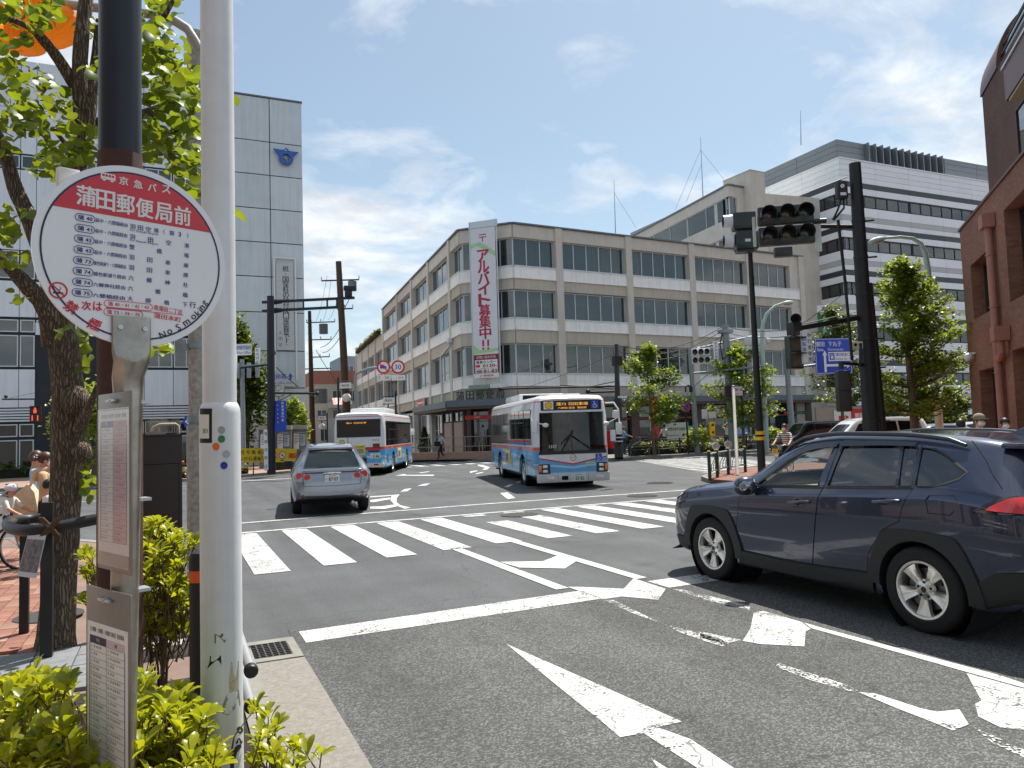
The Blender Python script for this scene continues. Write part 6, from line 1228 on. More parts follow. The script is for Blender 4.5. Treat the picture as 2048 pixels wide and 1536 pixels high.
# ---- blue direction sign on a grey pole
Qd=PT(1586,878,44.8); ds_=Pole('sign_pole','grey pole behind the cyclist holding the blue direction sign','pole',(Qd.x,Qd.y,.12)); ztop=PT(1578,700,44.8).z
b=MB(); b.cyl((0,0,0),(-.1,.1,ztop),.2,GPOLE,.14,16); T1=ds_.fr(0,PT(1590,741,44.8).z); b.cyl((-.3,0,.1),(1.8,.22,.1),.07,GPOLE,T=T1); b.out('pole',ds_.t,40)
Pd=PT(1667,712,44.4); bs=thing('direction_sign','blue road direction sign with white arrow and station panel','sign',Pd); Td=fr((0,0,0),hd(24.4+90-8))
b=MB(); b.bbox(-1.16,-1.06,-.03,1.16,1.06,.0,.02,BLUE,Td); b.out('sign_board',bs,40)
b=MB(); k=.006
tx(b,'瀬田',WHITE,Td,-.82,.72,.30,.56,.01,'c',k); tx(b,'Seta',WHITE,Td,-.82,.40,.20,.40,.01,'c',k); tx(b,'下丸子',WHITE,Td,.12,.72,.30,.85,.01,'c',k); tx(b,'Shimomaruko',WHITE,Td,.15,.40,.16,1.0,0,'c',k)
b.box(-.62,-.95,.002,-.48,.05,k,WHITE,Td); b.prism([(-.70,.05),(-.40,.05),(-.55,.34)],.002,k,WHITE,Td); b.box(-.48,-.62,.002,.9,-.48,k,WHITE,Td); b.prism([(.82,-.72),(.82,-.38),(1.08,-.55)],.002,k,WHITE,Td)
b.box(-.32,-.3,.002,1.08,.24,k,WHITE,Td); b.box(-.26,-.24,k,.06,.18,k+.003,BLUE,Td); b.box(-.18,-.1,k+.003,-.02,.1,k+.006,WHITE,Td); b.box(-.16,0,k+.006,-.04,.07,k+.008,BLUE,Td); b.prism([(-.2,-.2),(-.15,-.2),(-.1,-.1),(-.14,-.1)],k+.003,k+.006,WHITE,Td); b.prism([(0,-.2),(-.05,-.2),(-.1,-.1),(-.06,-.1)],k+.003,k+.006,WHITE,Td)
tx(b,'蒲田駅東口',BLUE,Td,.57,.08,.2,.9,.01,'c',k+.003); tx(b,'Kamata Sta. E',BLUE,Td,.57,-.17,.13,.9,0,'c',k+.003)
for a,c in (((-1.11,-1.01),(1.11,-1.01)),((1.11,-1.01),(1.11,1.01)),((1.11,1.01),(-1.11,1.01)),((-1.11,1.01),(-1.11,-1.01))):line(b,Td,a,c,.025,WHITE,.004)
b.out('lettering',bs)
# ---- green bank sign and the white and red post board
Pg=PT(1648,646,63); gs=thing('bank_sign','green and white vertical bank sign fixed beside the post office end wall','sign',Pg); Tg=fr((0,0,0),hd(24.4+90-10))
b=MB(); b.box(-.45,-1.4,-.2,.5,.9,0,GREEN,Tg); b.box(-.45,.9,-.2,.5,1.5,0,SIGN_W,Tg); b.box(.5,-1.4,-.2,.62,1.5,.0,SIGN_W,Tg); b.out('sign_board',gs)
b=MB(); txv(b,'ゆうちょ銀行',WHITE,Tg,.02,.65,-1.15,.32,.015,.004); tx(b,'JP',GREEN,Tg,.02,1.2,.36,None,.03,'c',.004); b.out('lettering',gs)
Pj=PT(1693,838,58); js=thing('post_board','low white and red post office board behind the white minivan','sign',(Pj.x,Pj.y,.12)); Tj=fr((0,0,0),hd(24.4+90))
b=MB(); b.box(-2.3,0,-.3,2.2,2.7,-.05,M('beige_sign_wall','#a79a8d',.8),Tj); b.box(-.95,.9,-.04,.35,2.45,.05,SIGN_W,Tj); b.box(.4,.9,-.04,1.9,2.5,.04,RED,Tj); b.box(.5,.95,.04,1.7,1.5,.05,SIGN_W,Tj); b.out('sign_board',js)
b=MB(); tx(b,'JP',RED,Tj,-.3,1.75,.5,.8,.04,'c',.055); tx(b,'郵便局',SIGN_W,Tj,1.15,2.0,.35,1.0,.02,'c',.045); b.out('lettering',js)
# ---- street lamps
def lamp(label,P,pts_px,t,r0,r1,m,head,base=None):
    o=Pole('street_lamp',label,'street lamp',(P.x,P.y,.12),'street lamps by the junction')
    L_=[PT(x,y,t)-o.P for x,y in pts_px]; n=len(L_); b=MB(); b.tube([(0,0,0),*L_],[r0]+[r0+(r1-r0)*(i+1)/n for i in range(n)],m,12); b.out('pole',o.t,50)
    h0,h1_=PT(*head[0],t)-o.P,PT(*head[1],t)-o.P; b=MB(); mid=(h0+h1_)/2; l=(h1_-h0).length; T=fr(mid,h1_-h0); b.ball((0,0,0),(l/2,l*.17,l*.16),m,16,8,T); b.out('lamp_head',o.t,60); b=MB(); b.ball((0,-l*.08,0),(l*.38,l*.13,l*.14),M('lamp_bowl','#8a7f70',.2,coat=1),14,8,T); b.out('lamp_bowl',o.t,60)
    if base:b=MB(); b.cyl((0,0,0),(L_[0].x*base,L_[0].y*base,L_[0].z*base),r0+.01,M('cream_sleeve','#cfc6ad',.6,v=.1),r0+.004,14); b.out('pole_sleeve',o.t,40)
    return o
Q=PT(1880,862,30); lamp('pale curved street lamp behind the large ginkgo tree',Q,[(1862,640),(1856,540),(1851,508),(1842,487),(1826,477),(1800,474),(1772,476)],30,.14,.05,MINT,((1772,476),(1736,485)),.45)
Q=PT(1533,890,44); lamp('pale curved street lamp in front of the post office facade',Q,[(1524,690),(1525,650),(1533,628),(1550,612),(1566,606)],44,.15,.06,MINT,((1563,607),(1588,604)))
# ---- poles on the post office side
Q=PT(1468,905,45); gp=Pole('utility_pole','tall grey pole with cable loops and twin signals by the ginkgo','utility pole',(Q.x,Q.y,.12)); tp=PT(1450,650,45)-gp.P
b=MB(); b.cyl((0,0,0),(tp.x,tp.y,tp.z),.26,GPOLE,.2,18); b.out('pole',gp.t,40)
b=MB(); b.box(-.35,-.3,tp.z-.5,.35,.3,tp.z-.3,GPOLE,TR((tp.x,tp.y,0)))
for k in range(6):b.cyl((tp.x-.3,tp.y,tp.z-.5-.5*k),(tp.x+.3,tp.y,tp.z-.5-.5*k),.015,DGREY,n=6)
b.tube([(tp.x-.2,tp.y,tp.z-.3),(tp.x-.45,tp.y,tp.z-1.2),(tp.x-.3,tp.y,tp.z-2.1),(tp.x+.1,tp.y,tp.z-1.7)],.04,BLACK,6); b.out('cable_loop',gp.t)
T1=gp.fr(0,PT(1455,687,45).z,0,xdir=hd(24.4+90-30)); b=MB(); b.cyl((-2.6,-.45,0),(2.4,.5,0),.06,GPOLE,T=T1); b.out('bracket_arm',gp.t,40)
for nm,xx in (('back of a white signal head on the grey pole arm beside the black post',1505),):
    Pw=PT(xx,688,44.6); sw=thing('traffic_signal',nm,'traffic light',Pw); T=fr((0,0,0),hd(24.4+90)); b=MB(); b.bbox(-.55,-.12,0,.75,.42,.3,.1,WPANEL,T); b.bbox(-.5,-.75,0,.35,-.15,.3,.1,WPANEL,T); b.cyl((.75,.15,.15),(.95,.15,.15),.2,WPANEL,T=T); b.cyl((-.1,.0,.3),(.0,.0,.34),.05,INK,T=T); b.out('signal_housing',sw,50)
Q=PT(1395,905,44); wp_=Pole('signal_pole','pale steel signal pole with diagonal stay in front of the post office','signal pole',(Q.x,Q.y,.12)); tp=PT(1379,695,44)-wp_.P
b=MB(); b.cyl((0,0,0),(tp.x,tp.y,tp.z),.17,GPOLE,.12,14); a_,c_,d_=PT(1384,747,44)-wp_.P,PT(1527,732,43.5)-wp_.P,PT(1387,774,44)-wp_.P; b.tube([a_,c_],.06,GPOLE,8); b.tube([d_,PT(1420,745,44)-wp_.P],.03,GPOLE,6); b.out('pole',wp_.t,40)
b=MB(); T=wp_.fr(.4,2.0,.2); b.bbox(-.12,0,0,.2,.55,.2,.03,WPANEL,T); b.tube([(0,0,.1),(0.1,-.2,.1),(-.1,-.5,.05)],.03,BLACK,6,T); b.out('control_box',wp_.t,40)
Pw=PT(1402,713,43.6); sw=thing('traffic_signal','white six lens traffic light in front of the third floor windows','traffic light',Pw); six_signal(sw,fr((0,0,0),hd(24.4+90+12)) @ Matrix.Diagonal((.85,1.0,1,1)),WPANEL)
def vplate(label,P,h_,w_,text,m,t_=.03,ang=0):
    o=thing('vertical_plate',label,'sign',P); T=fr((0,0,0),hd(24.4+90+ang)); b=MB(); b.bbox(-w_/2,-h_/2,-t_,w_/2,h_/2,0,.01,SIGN_W,T); b.out('sign_board',o,40); b=MB(); txv(b,text,m,T,0,h_*.38,-h_*.38,h_*.15,.01,.004,w_*.6); b.out('lettering',o)
vplate('white disaster ready plate beside the white six lens light',PT(1432,700,43.8),1.05,.28,'防災対応型',BLUE)
vplate('white disaster ready plate right of the black truss pole on the left',PT(515,716,40),1.1,.27,'防災対応型',BLUE)
# black pole at the kerb with bars
Q=G(1238,917,.12); bp_=Pole('banner_pole','black kerb pole with long horizontal arm right of the approaching bus','pole',(Q.x,Q.y,.12)); t_=43; tp=PT(1233,690,t_)-bp_.P
b=MB(); b.cyl((0,0,0),(tp.x*.4,tp.y*.4,3.2),.24,BPOLE,.22,16); b.cyl((tp.x*.4,tp.y*.4,3.2),(tp.x,tp.y,tp.z),.15,BPOLE,.12,14); b.out('pole',bp_.t,40)
b=MB()
for pa,pb_,r in (((1235,772),(1000,778),.05),((1235,778),(1120,770),.03),((1235,783),(1175,785),.06),((1235,762),(1172,775),.025)):b.tube([PT(*pa,43)-bp_.P,PT(*pb_,43.4)-bp_.P],r,BPOLE,8)
q_=PT(1000,778,43.4)-bp_.P; b.ball(q_,.13,BPOLE,10,6); q_=PT(1176,783,43)-bp_.P; b.ball(q_,.14,BPOLE,10,6); b.out('bracket_arm',bp_.t,40)
b=MB()
for z in (.9,1.1,1.3):b.cyl((0,0,z),(0,0,z+.05),.248,WPANEL,n=16)
b.box(-.42,-.1,.95,-.22,.1,1.55,WPANEL); b.box(.15,-.2,3.25,.55,.1,3.35,WPANEL); b.box(-.15,-.2,5.0,.35,.1,5.5,BPOLE); b.out('pole_fitting',bp_.t)
# no parking disc and crossing plate
Q=PT(1377,900,43.6); o=thing('no_parking_sign','red ringed blue no parking disc on a thin black post','sign',(Q.x,Q.y,.12)); T=fr((0,0,0),hd(24.4+90)); zc=PT(1375,815,43.6).z-.12
b=MB(); b.cyl((0,0,0),(-.05,zc+.3,0),.055,BPOLE,T=T); b.out('post',o,40); b=MB(); disc(b,T,-.05,zc,.27,RED,.09); disc(b,T,-.05,zc,.20,BLUE,.093); b.bar((-.19,zc+.14,.095),(.09,zc-.14,.095),.05,.002,RED,T); b.cyl((-.05,zc,.05),(-.05,zc,.088),.27,GREY,n=24,T=T); b.out('sign_disc',o,40)
b=MB(); b.tube([(-.05,zc-.05,0),(-.9,zc-.05,0)],.03,BPOLE,6,T); b.bbox(-1.15,zc-.5,-.05,-.75,zc+.4,.05,.1,BPOLE,T); b.tube([(.0,zc+.9,0),(.0,zc+1.2,0),(.15,zc+1.3,0),(.3,zc+1.2,0)],.05,BPOLE,6,T); b.box(.22,zc+.9,-.08,.38,zc+1.2,.08,BPOLE,T); b.out('sign_bracket',o)
Q=PT(1345,822,43.8); o=thing('crossing_sign','blue walking crossing sign half hidden by the left ginkgo','sign',Q); b=MB(); b.bbox(-.6,-.42,0,.3,.5,.03,.02,M('bright_blue_sign','#2f7fd0'),T); b.box(0,-.35,.03,.3,-.22,.035,SIGN_W,T); disc(b,T,-.1,.28,.07,SIGN_W,.034,12); b.prism([(-.2,.18),(0,.18),(.06,-.1),(-.0,-.1),(-.06,.06),(-.2,-.18),(-.28,-.18),(-.16,.05)],.03,.034,SIGN_W,T); b.out('sign_board',o)
# yellow push button box with small board
Q=PT(1430,905,42.5); o=thing('push_button_box','yellow crossing button box on a thin grey post with a beige board','button box',(Q.x,Q.y,.12)); zc=PT(1422,858,42.5).z-.12
b=MB(); b.cyl((0,0,0),(-.05,zc+.9,0),.04,GPOLE,T=T); b.out('post',o,40); b=MB(); b.bbox(-.28,zc-.38,.04,.0,zc+.4,.3,.04,YEL,T); b.out('button_box',o,40)
for dy in (.22,-.2):b=MB(); b.lathe([(.1,0),(.1,.14)],YEL,14,T @ TR((-.14,zc+dy,.3)),0,math.pi); b.ball((-.14,zc+dy,.31),.06,DARK,10,6,T); b.out('button_hood',o,50)
b=MB(); b.box(-.28,zc+.62,.0,.16,zc+.98,.05,M('beige_board','#c9bda3'),T); b.out('board',o)
# corner railing, street name post, delineators
rl=thing('corner_railing','dark green guard railing round the red paved corner','railing',G(1457,949,.12)); b0=rl.location.copy(); GRN=M('dark_green_paint','#1f3b31',.45,v=.15,s=8)
ptsr=[G(1411,962,.12),G(1435,955,.12),G(1457,949,.12),G(1491,944,.12)]; ptsr[0]=G(1420,961,.12)
for p in ptsr:b=MB(); p_=p-b0; b.cyl((p_.x,p_.y,0),(p_.x,p_.y,.86),.052,GRN,n=14); b.cyl((p_.x,p_.y,.86),(p_.x,p_.y,.90),.055,M('yellow_cap','#b8a95a'),.03,14); b.out('post',rl,40)
b=MB()
for p,q in zip(ptsr,ptsr[1:]):
    p_,q_=p-b0,q-b0
    for z in (.25,.78):b.tube([(p_.x,p_.y,z),(q_.x,q_.y,z)],.026,GREY,8)
    for f in (.25,.5,.75):
        m_=p_.lerp(q_,f); b.tube([(m_.x,m_.y,.25),(m_.x+.02,m_.y,.45),(m_.x+.1,m_.y-.05,.62),(m_.x+.12,m_.y,.78)],.012,GRN,6)
b.out('rail',rl,40)
for i,(x,y) in enumerate(((1433,905),(1457,898))):
    p=G(x+4,954-8*i,.12); o=thing('delineator',['white round headed delineator at the left end of the corner railing','white round headed delineator left of the street name post'][i],'delineator',(p.x,p.y,.12)); b=MB(); b.cyl((0,0,.1),(-.02,0,.95),.05,WPANEL,n=12); b.out('post',o,40); b=MB(); T=fr((-.05,0,.98),hd(24.4+90)); b.cyl((0,0,-.03),(0,0,.03),.12,WPANEL,n=20,T=T); disc(b,T,0,0,.09,M('reflector_grey','#a9a9a0',.3),.034,20); b.out('reflector',o,40)
Q=G(1475,951,.12); o=thing('street_name_post','white post with street name plate standing on the red paved corner','sign post',Q); T=fr((0,0,0),hd(24.4+90-14)); tpx=PT(1467,783,26.6)-Q
b=MB(); b.cyl((0,0,0),(tpx.x,tpx.y,tpx.z+.2),.055,M('cream_post','#d4cfc3',.5,v=.06),.05,14); b.out('post',o,40)
b=MB(); Tn=fr((tpx.x,tpx.y,tpx.z),hd(24.4+90-10)); b.box(-.13,-.17,.06,.32,.19,.09,NAVY,Tn); b.box(-.11,-.15,.09,.30,.17,.092,SIGN_W,Tn); disc(b,Tn,-.04,.02,.06,BLUE,.094,18); txs(b,'環八通',INK,Tn,.06,.24,.06,.09,.01,.094); tx(b,'Kampachi-dori Ave.',INK,Tn,.13,-.09,.04,.24,0,'c',.094); b.out('name_plate',o); b=MB(); b.box(-.32,-.2,-.05,-.1,.2,.03,M('plate_back_brown','#3b2d25',.6),Tn); b.out('plate_back',o)
# planting strip, fence in front of the post office
FE0,FE1=Vector((23.6,36.1,.12)),Vector((45,37.6,.12)); fe=thing('kerb_fence','long dark green pipe fence along the post office kerb','fence',FE0); dfe=(FE1-FE0); nfe=12
for i in range(nfe+1):p=dfe*(i/nfe); b=MB(); b.cyl((p.x,p.y,0),(p.x,p.y,.95),.05,GRN,n=10); b.out('post',fe,40)
for z in (.35,.62,.9):b=MB(); b.tube([(0,0,z),(dfe.x,dfe.y,z)],.028,GRN,8); b.out('rail',fe,40)
# ---- left side
Q=G(543,948,.12); lp=Pole('truss_pole','black pole with double truss arm carrying a camera on the left','pole',(Q.x,Q.y,.12)); t_=38.0
td=math.hypot(Q.x,Q.y)/math.hypot(ray(543,948).x,ray(543,948).y); tp=PT(541,592,td)-lp.P
b=MB(); b.cyl((0,0,0),(tp.x,tp.y,tp.z),.2,M('navy_black_pole','#1a1d27',.5,v=.15),.16,16); b.out('pole',lp.t,40); NB=M('navy_black_pole','#1a1d27')
b=MB(); xd=hd(24.4+92)
za,zb_=PT(545,600,td).z-.12,PT(545,618,td).z-.12; Lu,Ll=(717-543)*td/1500,(681-543)*td/1500
for z,l in ((za,Lu),(zb_,Ll)):b.bar((-xd.x*.35,-xd.y*.35,z),(xd.x*l,xd.y*l,z+.05),.11,.12,NB); b.cyl((xd.x*.15,xd.y*.15,z),(xd.x*.6,xd.y*.6,z+.01),.14,NB,.1)
for f in (.40,.68):b.bar((xd.x*Lu*f,xd.y*Lu*f,zb_),(xd.x*Lu*f,xd.y*Lu*f,za),.07,.07,NB)
b.bar((xd.x*Ll,xd.y*Ll,zb_),(xd.x*Ll,xd.y*Ll,za),.07,.07,NB); b.out('truss_arm',lp.t)
b=MB(); q_=xd*(Lu*.94); b.bbox(q_.x-.25,q_.y-.15,za+.4,q_.x+.3,q_.y+.15,za+.62,.04,NB); b.bbox(q_.x-.2,q_.y-.15,za+.1,q_.x+.12,q_.y+.15,za+.4,.05,NB); b.tube([(q_.x,q_.y,za),(q_.x-.2,q_.y,za-.4),(q_.x-.35,q_.y,za-.1)],.02,NB,6); b.out('camera',lp.t,40)
b=MB(); T=lp.fr(0,0,.2); zc=PT(558,832,td).z-.12; b.box(.2,zc-.72,-.06,.78,zc+.72,-.02,BLUE,T); txv(b,'税務署通り東',WHITE,T,.62,zc+.6,zc-.2,.12,.01,-.016); txv(b,'防災放送塔',WHITE,T,.38,zc+.5,zc-.3,.07,.0,-.016); b.out('blue_board',lp.t)
b=MB(); zc=PT(550,785,td).z-.12; b.tube([(0,0,zc),(xd.x*2.2,xd.y*2.2,zc-.1)],.05,NB,8); b.ball((xd.x*2.25,xd.y*2.25,zc-.1),.1,NB,10,6); b.tube([(0,0,zc-.55),(xd.x*1.0,xd.y*1.0,zc-.1)],.04,GPOLE,8); b.tube([(-xd.x*1.4,-xd.y*1.4,zc+1.25),(0,0,zc+1.35)],.05,NB,8); b.ball((.1,-.15,zc+1.9),.16,NB,10,6); b.out('bracket_arm',lp.t,40)
b=MB(); T=lp.fr(-.05,1.1,.22); b.box(-.22,-.9,0,-.02,1.0,.02,SIGN_W,T); txv(b,'落書き禁止',INK,T,-.12,.8,-.7,.15,.01,.024); b.out('pole_notice',lp.t)
Q=PT(487,905,39); gpl=Pole('signal_pole','grey signal pole with post office name board behind the white post','signal pole',(Q.x,Q.y,.12)); zt_=PT(487,722,39).z
b=MB(); b.cyl((0,0,0),(-.03,0,zt_),.13,GPOLE,.11,14); T=gpl.fr(0,zt_-.3,.1)
for x in (-.2,.35,.8):b.bbox(x-.08,-.7,-.1,x+.1,.1,.1,.03,GPOLE,T)
b.box(-.4,-.1,-.05,1.2,0,.05,GPOLE,T); b.out('pole',gpl.t,40)
b=MB(); T=gpl.fr(0,PT(488,703,39).z,.15); b.box(-.75,-.3,0,.52,.3,.03,SIGN_W,T); txs(b,'田郵便局前',BLUE,T,-.46,.4,.1,.22,.01,.034); tx(b,'Post Office',BLUE,T,.15,-.16,.13,.7,0,'c',.034); b.out('name_board',gpl.t)
Pz=PT(467,726,38.5); o=thing('traffic_signal','red lit traffic light half hidden behind the white post','traffic light',Pz); T=fr((0,0,0),hd(24.4+90)); b=MB(); b.bbox(-.2,-.55,-.1,.17,.45,.06,.05,WPANEL,T); b.out('signal_housing',o,40)
b=MB(); b.cyl((0,.2,.06),(0,.2,.08),.15,M('lens_red_lit','#d8503c',.3,emit=.6,v=.05),n=20,T=T); b.out('lens',o); b=MB(); b.cyl((0,-.25,.06),(0,-.25,.08),.15,DARK,n=20,T=T); b.lathe([(.17,0),(.17,.25)],WPANEL,16,T @ TR((0,-.25,.06)),0,math.pi); b.out('lens',o)
# clock
Q=PT(559,880,44); o=thing('pole_clock','round white public clock behind the black truss pole','clock',(Q.x,Q.y,.12)); zc=PT(558,782,44).z-.12; T=fr((0,0,0),hd(24.4+90)); b=MB(); b.cyl((0,0,0),(0,zc-.3,0),.06,GPOLE,T=T); b.out('post',o,40); b=MB(); b.cyl((0,zc,-.08),(0,zc,.05),.36,M('clock_rim','#85898c',.4,.4),n=28,T=T); disc(b,T,0,zc,.32,SIGN_W,.054,28); b.out('clock_case',o,40)
b=MB()
for i in range(12):a=math.pi/6*i; b.bar((.25*math.sin(a),zc+.25*math.cos(a),.058),(.3*math.sin(a),zc+.3*math.cos(a),.058),.02,.002,INK,T)
b.bar((0,zc,.06),(-.2,zc+.1,.06),.025,.002,INK,T); b.bar((0,zc,.062),(.2,zc+.18,.062),.018,.002,INK,T); b.out('clock_hand',o)
# notice boards
for i,(xa,xb) in enumerate(((516,548),(550,581),(584,612))):
    t_=42+i*.8; pa,pb_=PT(xa,905,t_),PT(xb,905,t_); W_=(pb_-pa).length; mid=(pa+pb_)/2
    o=thing('notice_board',['grey notice board left of the truss pole','grey notice board with blue headed poster right of the truss pole','grey notice board beside the silver car roof'][i],'notice board',(mid.x,mid.y,.12),0,'public notice boards'); T=fr((0,0,0),pb_-pa)
    NBG=M('board_grey','#6d6c69',.6,v=.1); b=MB(); b.box(-W_/2,.7,-.1,W_/2,2.15,0,NBG,T); b.out('board',o)
    b=MB(); b.box(-W_/2-.02,2.15,-.14,W_/2+.02,2.4,.12,M('board_cap','#9a968c',.6,v=.1),T)
    for x in (-W_/2,W_/2-.06):b.box(x,.7,.0,x+.06,2.15,.06,NBG,T)
    b.box(-W_/2+.06,.7,0,W_/2-.06,.76,.06,NBG,T); b.out('frame',o); b=MB(); b.box(-W_/2+.05,0,-.1,W_/2-.05,.7,-.02,CONC,T); b.out('plinth',o)
    for (x0,z0,x1,z1,m) in ((-.35,1.0,-.02,1.9,SIGN_W),(.04,1.2,.34,1.85,M('poster_bluehead','#b9c8da',.6)),(-.3,1.92,.3,2.0,M('pale_screen','#8fa09b')))[:3]:
        b=MB(); b.box(x0,z0,.001,x1,z1,.008,m,T)
        for q in range(6):b.box(x0+.04,z1-.12-q*.09,.008,x1-.04-.04*(q % 3),z1-.09-q*.09,.01,M('print_grey','#6b7078'),T)
        b.out('poster',o)
# yellow warning banner on its short railing
pa,pb_=PY(478,926,37.3),PY(592,925,38.6); bn=thing('warning_banner','yellow traffic warning banner with three prohibition symbols on a low railing','banner',(pa.x,pa.y,.12)); T=fr((0,0,0),pb_-pa); W_=(pb_-pa).length; zc=.62
b=MB(); b.box(-1.0,zc-.02,-.01,W_,zc+.64,.01,M('banner_yellow','#e8c62c',.6,v=.08,s=2),T); b.out('banner_cloth',bn)
b=MB(); txs(b,'信号無視',INK,T,.12,1.0,zc+.46,.2,.015,.014); txs(b,'ながら運転',INK,T,.06,1.02,zc+.16,.19,.015,.014)
for i in range(3):x=1.32+.46*i; disc(b,T,x,zc+.32,.16,SIGN_W,.013); ringf(b,T,x,zc+.32,.15,.185,RED,.015); b.bar((x-.1,zc+.42,.016),(x+.1,zc+.22,.016),.03,.002,RED,T); b.prism([(x-.06,zc+.28),(x+.07,zc+.28),(x+.02,zc+.38),(x-.03,zc+.36)],.013,.0145,INK,T); b.box(x-.1,zc+.05,.012,x+.1,zc+.09,.014,INK,T)
txs(b,'違反',RED,T,W_-.35,W_-.1,zc+.3,.26,.03,.014); b.out('lettering',bn)
b=MB()
for x in (-.8,.75,W_-.1):b.cyl((x,0,-.05),(x,.75,-.05),.03,BROWN,n=8,T=T)
b.tube([(-1,.7,-.05),(W_,.7,-.05)],.03,BROWN,8,T); b.out('railing',bn)
# speed limit signs over the side street
Q=Vector((10.35,46.0,.12)); sp_=Pole('speed_sign_pole','grey pole with curved arm holding the 30 and no trucks discs','sign',Q); td2=math.hypot(Q.x,Q.y)/math.hypot(ray(712,870).x,ray(712,870).y)
L_=[PT(x,y,td2)-Q for x,y in ((712,860),(710,750),(722,743),(738,737),(756,735),(800,734))]; b=MB(); b.tube([(L_[0].x,L_[0].y,0),*L_],.09,GPOLE,10); b.out('pole',sp_.t,50)
for i,x in enumerate((767,796)):
    c=PT(x,734,td2-.25)-Q; T=fr(c,hd(24.4+90)); b=MB(); b.cyl((0,0,-.02),(0,0,0),.42,GREY,n=28,T=T); disc(b,T,0,0,.42,RED,.004); disc(b,T,0,0,.31,SIGN_W,.007)
    if i:tx(b,'30',M('deep_blue','#1d3f9a',.5),T,0,0,.30,.40,.012,'c',.010)
    else:b.prism([(-.2,-.02),(-.2,.13),(.05,.13),(.05,.06),(.15,.05),(.19,-.06),(.19,-.1),(-.2,-.1)],.007,.010,BLUE,T); b.bar((-.24,.24,.012),(.24,-.24,.012),.06,.002,RED,T)
    b.box(-.40,-.82,-.02,.42,-.50,.005,SIGN_W,T); tx(b,'ここから' if i else '7 - 20',INK,T,0,-.66,.17,.66,.01,'c',.008); b.out('sign_disc',sp_.t)
# shopping street lanterns
def lantern(label,px_,py_top,t_,side):
    Q=PT(px_,880,t_); o=thing('street_lantern',label,'street lamp',(Q.x,Q.y,.12),0,'shopping street lanterns'); h_=PT(px_,py_top,t_).z-.12; T=fr((0,0,0),hd(24.4+90)); b=MB(); b.cyl((0,0,0),(0,h_,0),.07,NB,n=10,T=T); b.tube([(0,h_-.25,0),(side*.95,h_-.25,0)],.03,NB,6,T); b.tube([(0,h_-.8,0),(side*.95,h_-.8,0)],.03,NB,6,T); b.out('post',o,40)
    b=MB(); b.box(side*.12 if side>0 else-.88,h_-.72,-.02,.88 if side>0 else-.12,h_-.34,.02,SIGN_W,T); tx(b,'商店会',INK,T,side*.5,h_-.53,.16,.5,.01,'c',.024); b.out('name_board',o)
    b=MB(); b.ball((side*.55,h_-1.35,0),(.32,.28,.32),M('globe_white','#d8d7cf',.3),16,10,T); b.cyl((side*.55,h_-1.1,0),(side*.55,h_-.8,0),.05,NB,T=T); b.out('lamp_globe',o,60)
lantern('black shopping street lantern with white globe left of the speed signs',678,755,50,1); lantern('black shopping street lantern in front of the post office side wall',793,785,54,-1); lantern('small shopping street lantern far down the side street',655,825,75,-1)
# utility poles and wires
def upole(label,P0,P1,r0,r1,m,arms,cans):
    o=thing('utility_pole',label,'utility pole',(P0.x,P0.y,0),0,'utility poles of the side street'); d=P1-Vector((P0.x,P0.y,0)); b=MB(); b.cyl((0,0,0),d,r0,m,r1,14); b.out('pole',o,40); xd=hd(24.4+90); b=MB()
    for f,a0,a1 in arms:
        c=d*f; b.bar((c.x+xd.x*a0,c.y+xd.y*a0,c.z),(c.x+xd.x*a1,c.y+xd.y*a1,c.z),.09,.1,DGREY)
        for a in (a0,(a0+a1)/2,a1):b.cyl((c.x+xd.x*a,c.y+xd.y*a,c.z),(c.x+xd.x*a,c.y+xd.y*a,c.z+.3),.05,WPANEL,n=8)
    b.out('crossarm',o)
    for f,a,r in cans:c=d*f; b=MB(); b.cyl((c.x+xd.x*a,c.y+xd.y*a,c.z),(c.x+xd.x*a,c.y+xd.y*a,c.z+r*2.2),r,M('transformer_grey','#6b7073',.6,.2),n=16); b.out('transformer',o,40)
    b=MB()
    for k in range(14):c=d*(.35+.045*k); b.cyl((c.x-xd.x*.28,c.y-xd.y*.28,c.z),(c.x+xd.x*.28,c.y+xd.y*.28,c.z),.015,DGREY,n=5)
    b.out('climbing_peg',o)
    return o,d
p1,t1=PT(698,860,58),PT(677,523,58); u1,d1=upole('brown leaning utility pole with transformer left of the post office',p1,t1,.36,.22,BROWN,((.905,-1.4,1.5),(.76,-.3,.9)),((.85,.95,.33),))
p2,t2=PT(626,880,72),PT(619,622,72); u2,d2=upole('brown utility pole with grey transformer beyond the banner',p2,t2,.3,.16,BROWN,((.92,-.3,2.4),(.80,0,2.0),(.68,0,1.8),(.60,-1.6,1.9)),((.84,1.3,.42),(.36,0.9,.62)))
def wire(label,a,c,sag=.6,r=.012,n=12):
    a,c=Vector(a),Vector(c); o=thing('overhead_wire',label,'wire',a,0,'overhead wires'); b=MB(); d=c-a
    b.tube([d*(i/n)-Vector((0,0,sag*4*(i/n)*(1-i/n))) for i in range(n+1)],r,BLACK,5); b.out('cable',o); return o
for i,((xa,ya),(xb,yb_)) in enumerate((((654,552),(632,642)),((662,560),(646,642)),((684,565),(656,640)))):wire(['thin wire running down from the left end of the leaning pole crossarm','thin wire between the two side street poles, middle strand','thin wire between the two side street poles, right strand'][i],PT(xa,ya,58),PT(xb,yb_,72),.5,.014)
for i,(ya,yb_) in enumerate(((650,683),(658,695),(668,707))):wire(['upper wire strung from the grey pole to the black kerb pole','middle wire strung from the grey pole to the black kerb pole','lower wire strung from the grey pole to the black kerb pole'][i],PT(1450,ya,45),PT(1236,yb_+8,43),.7,.022)
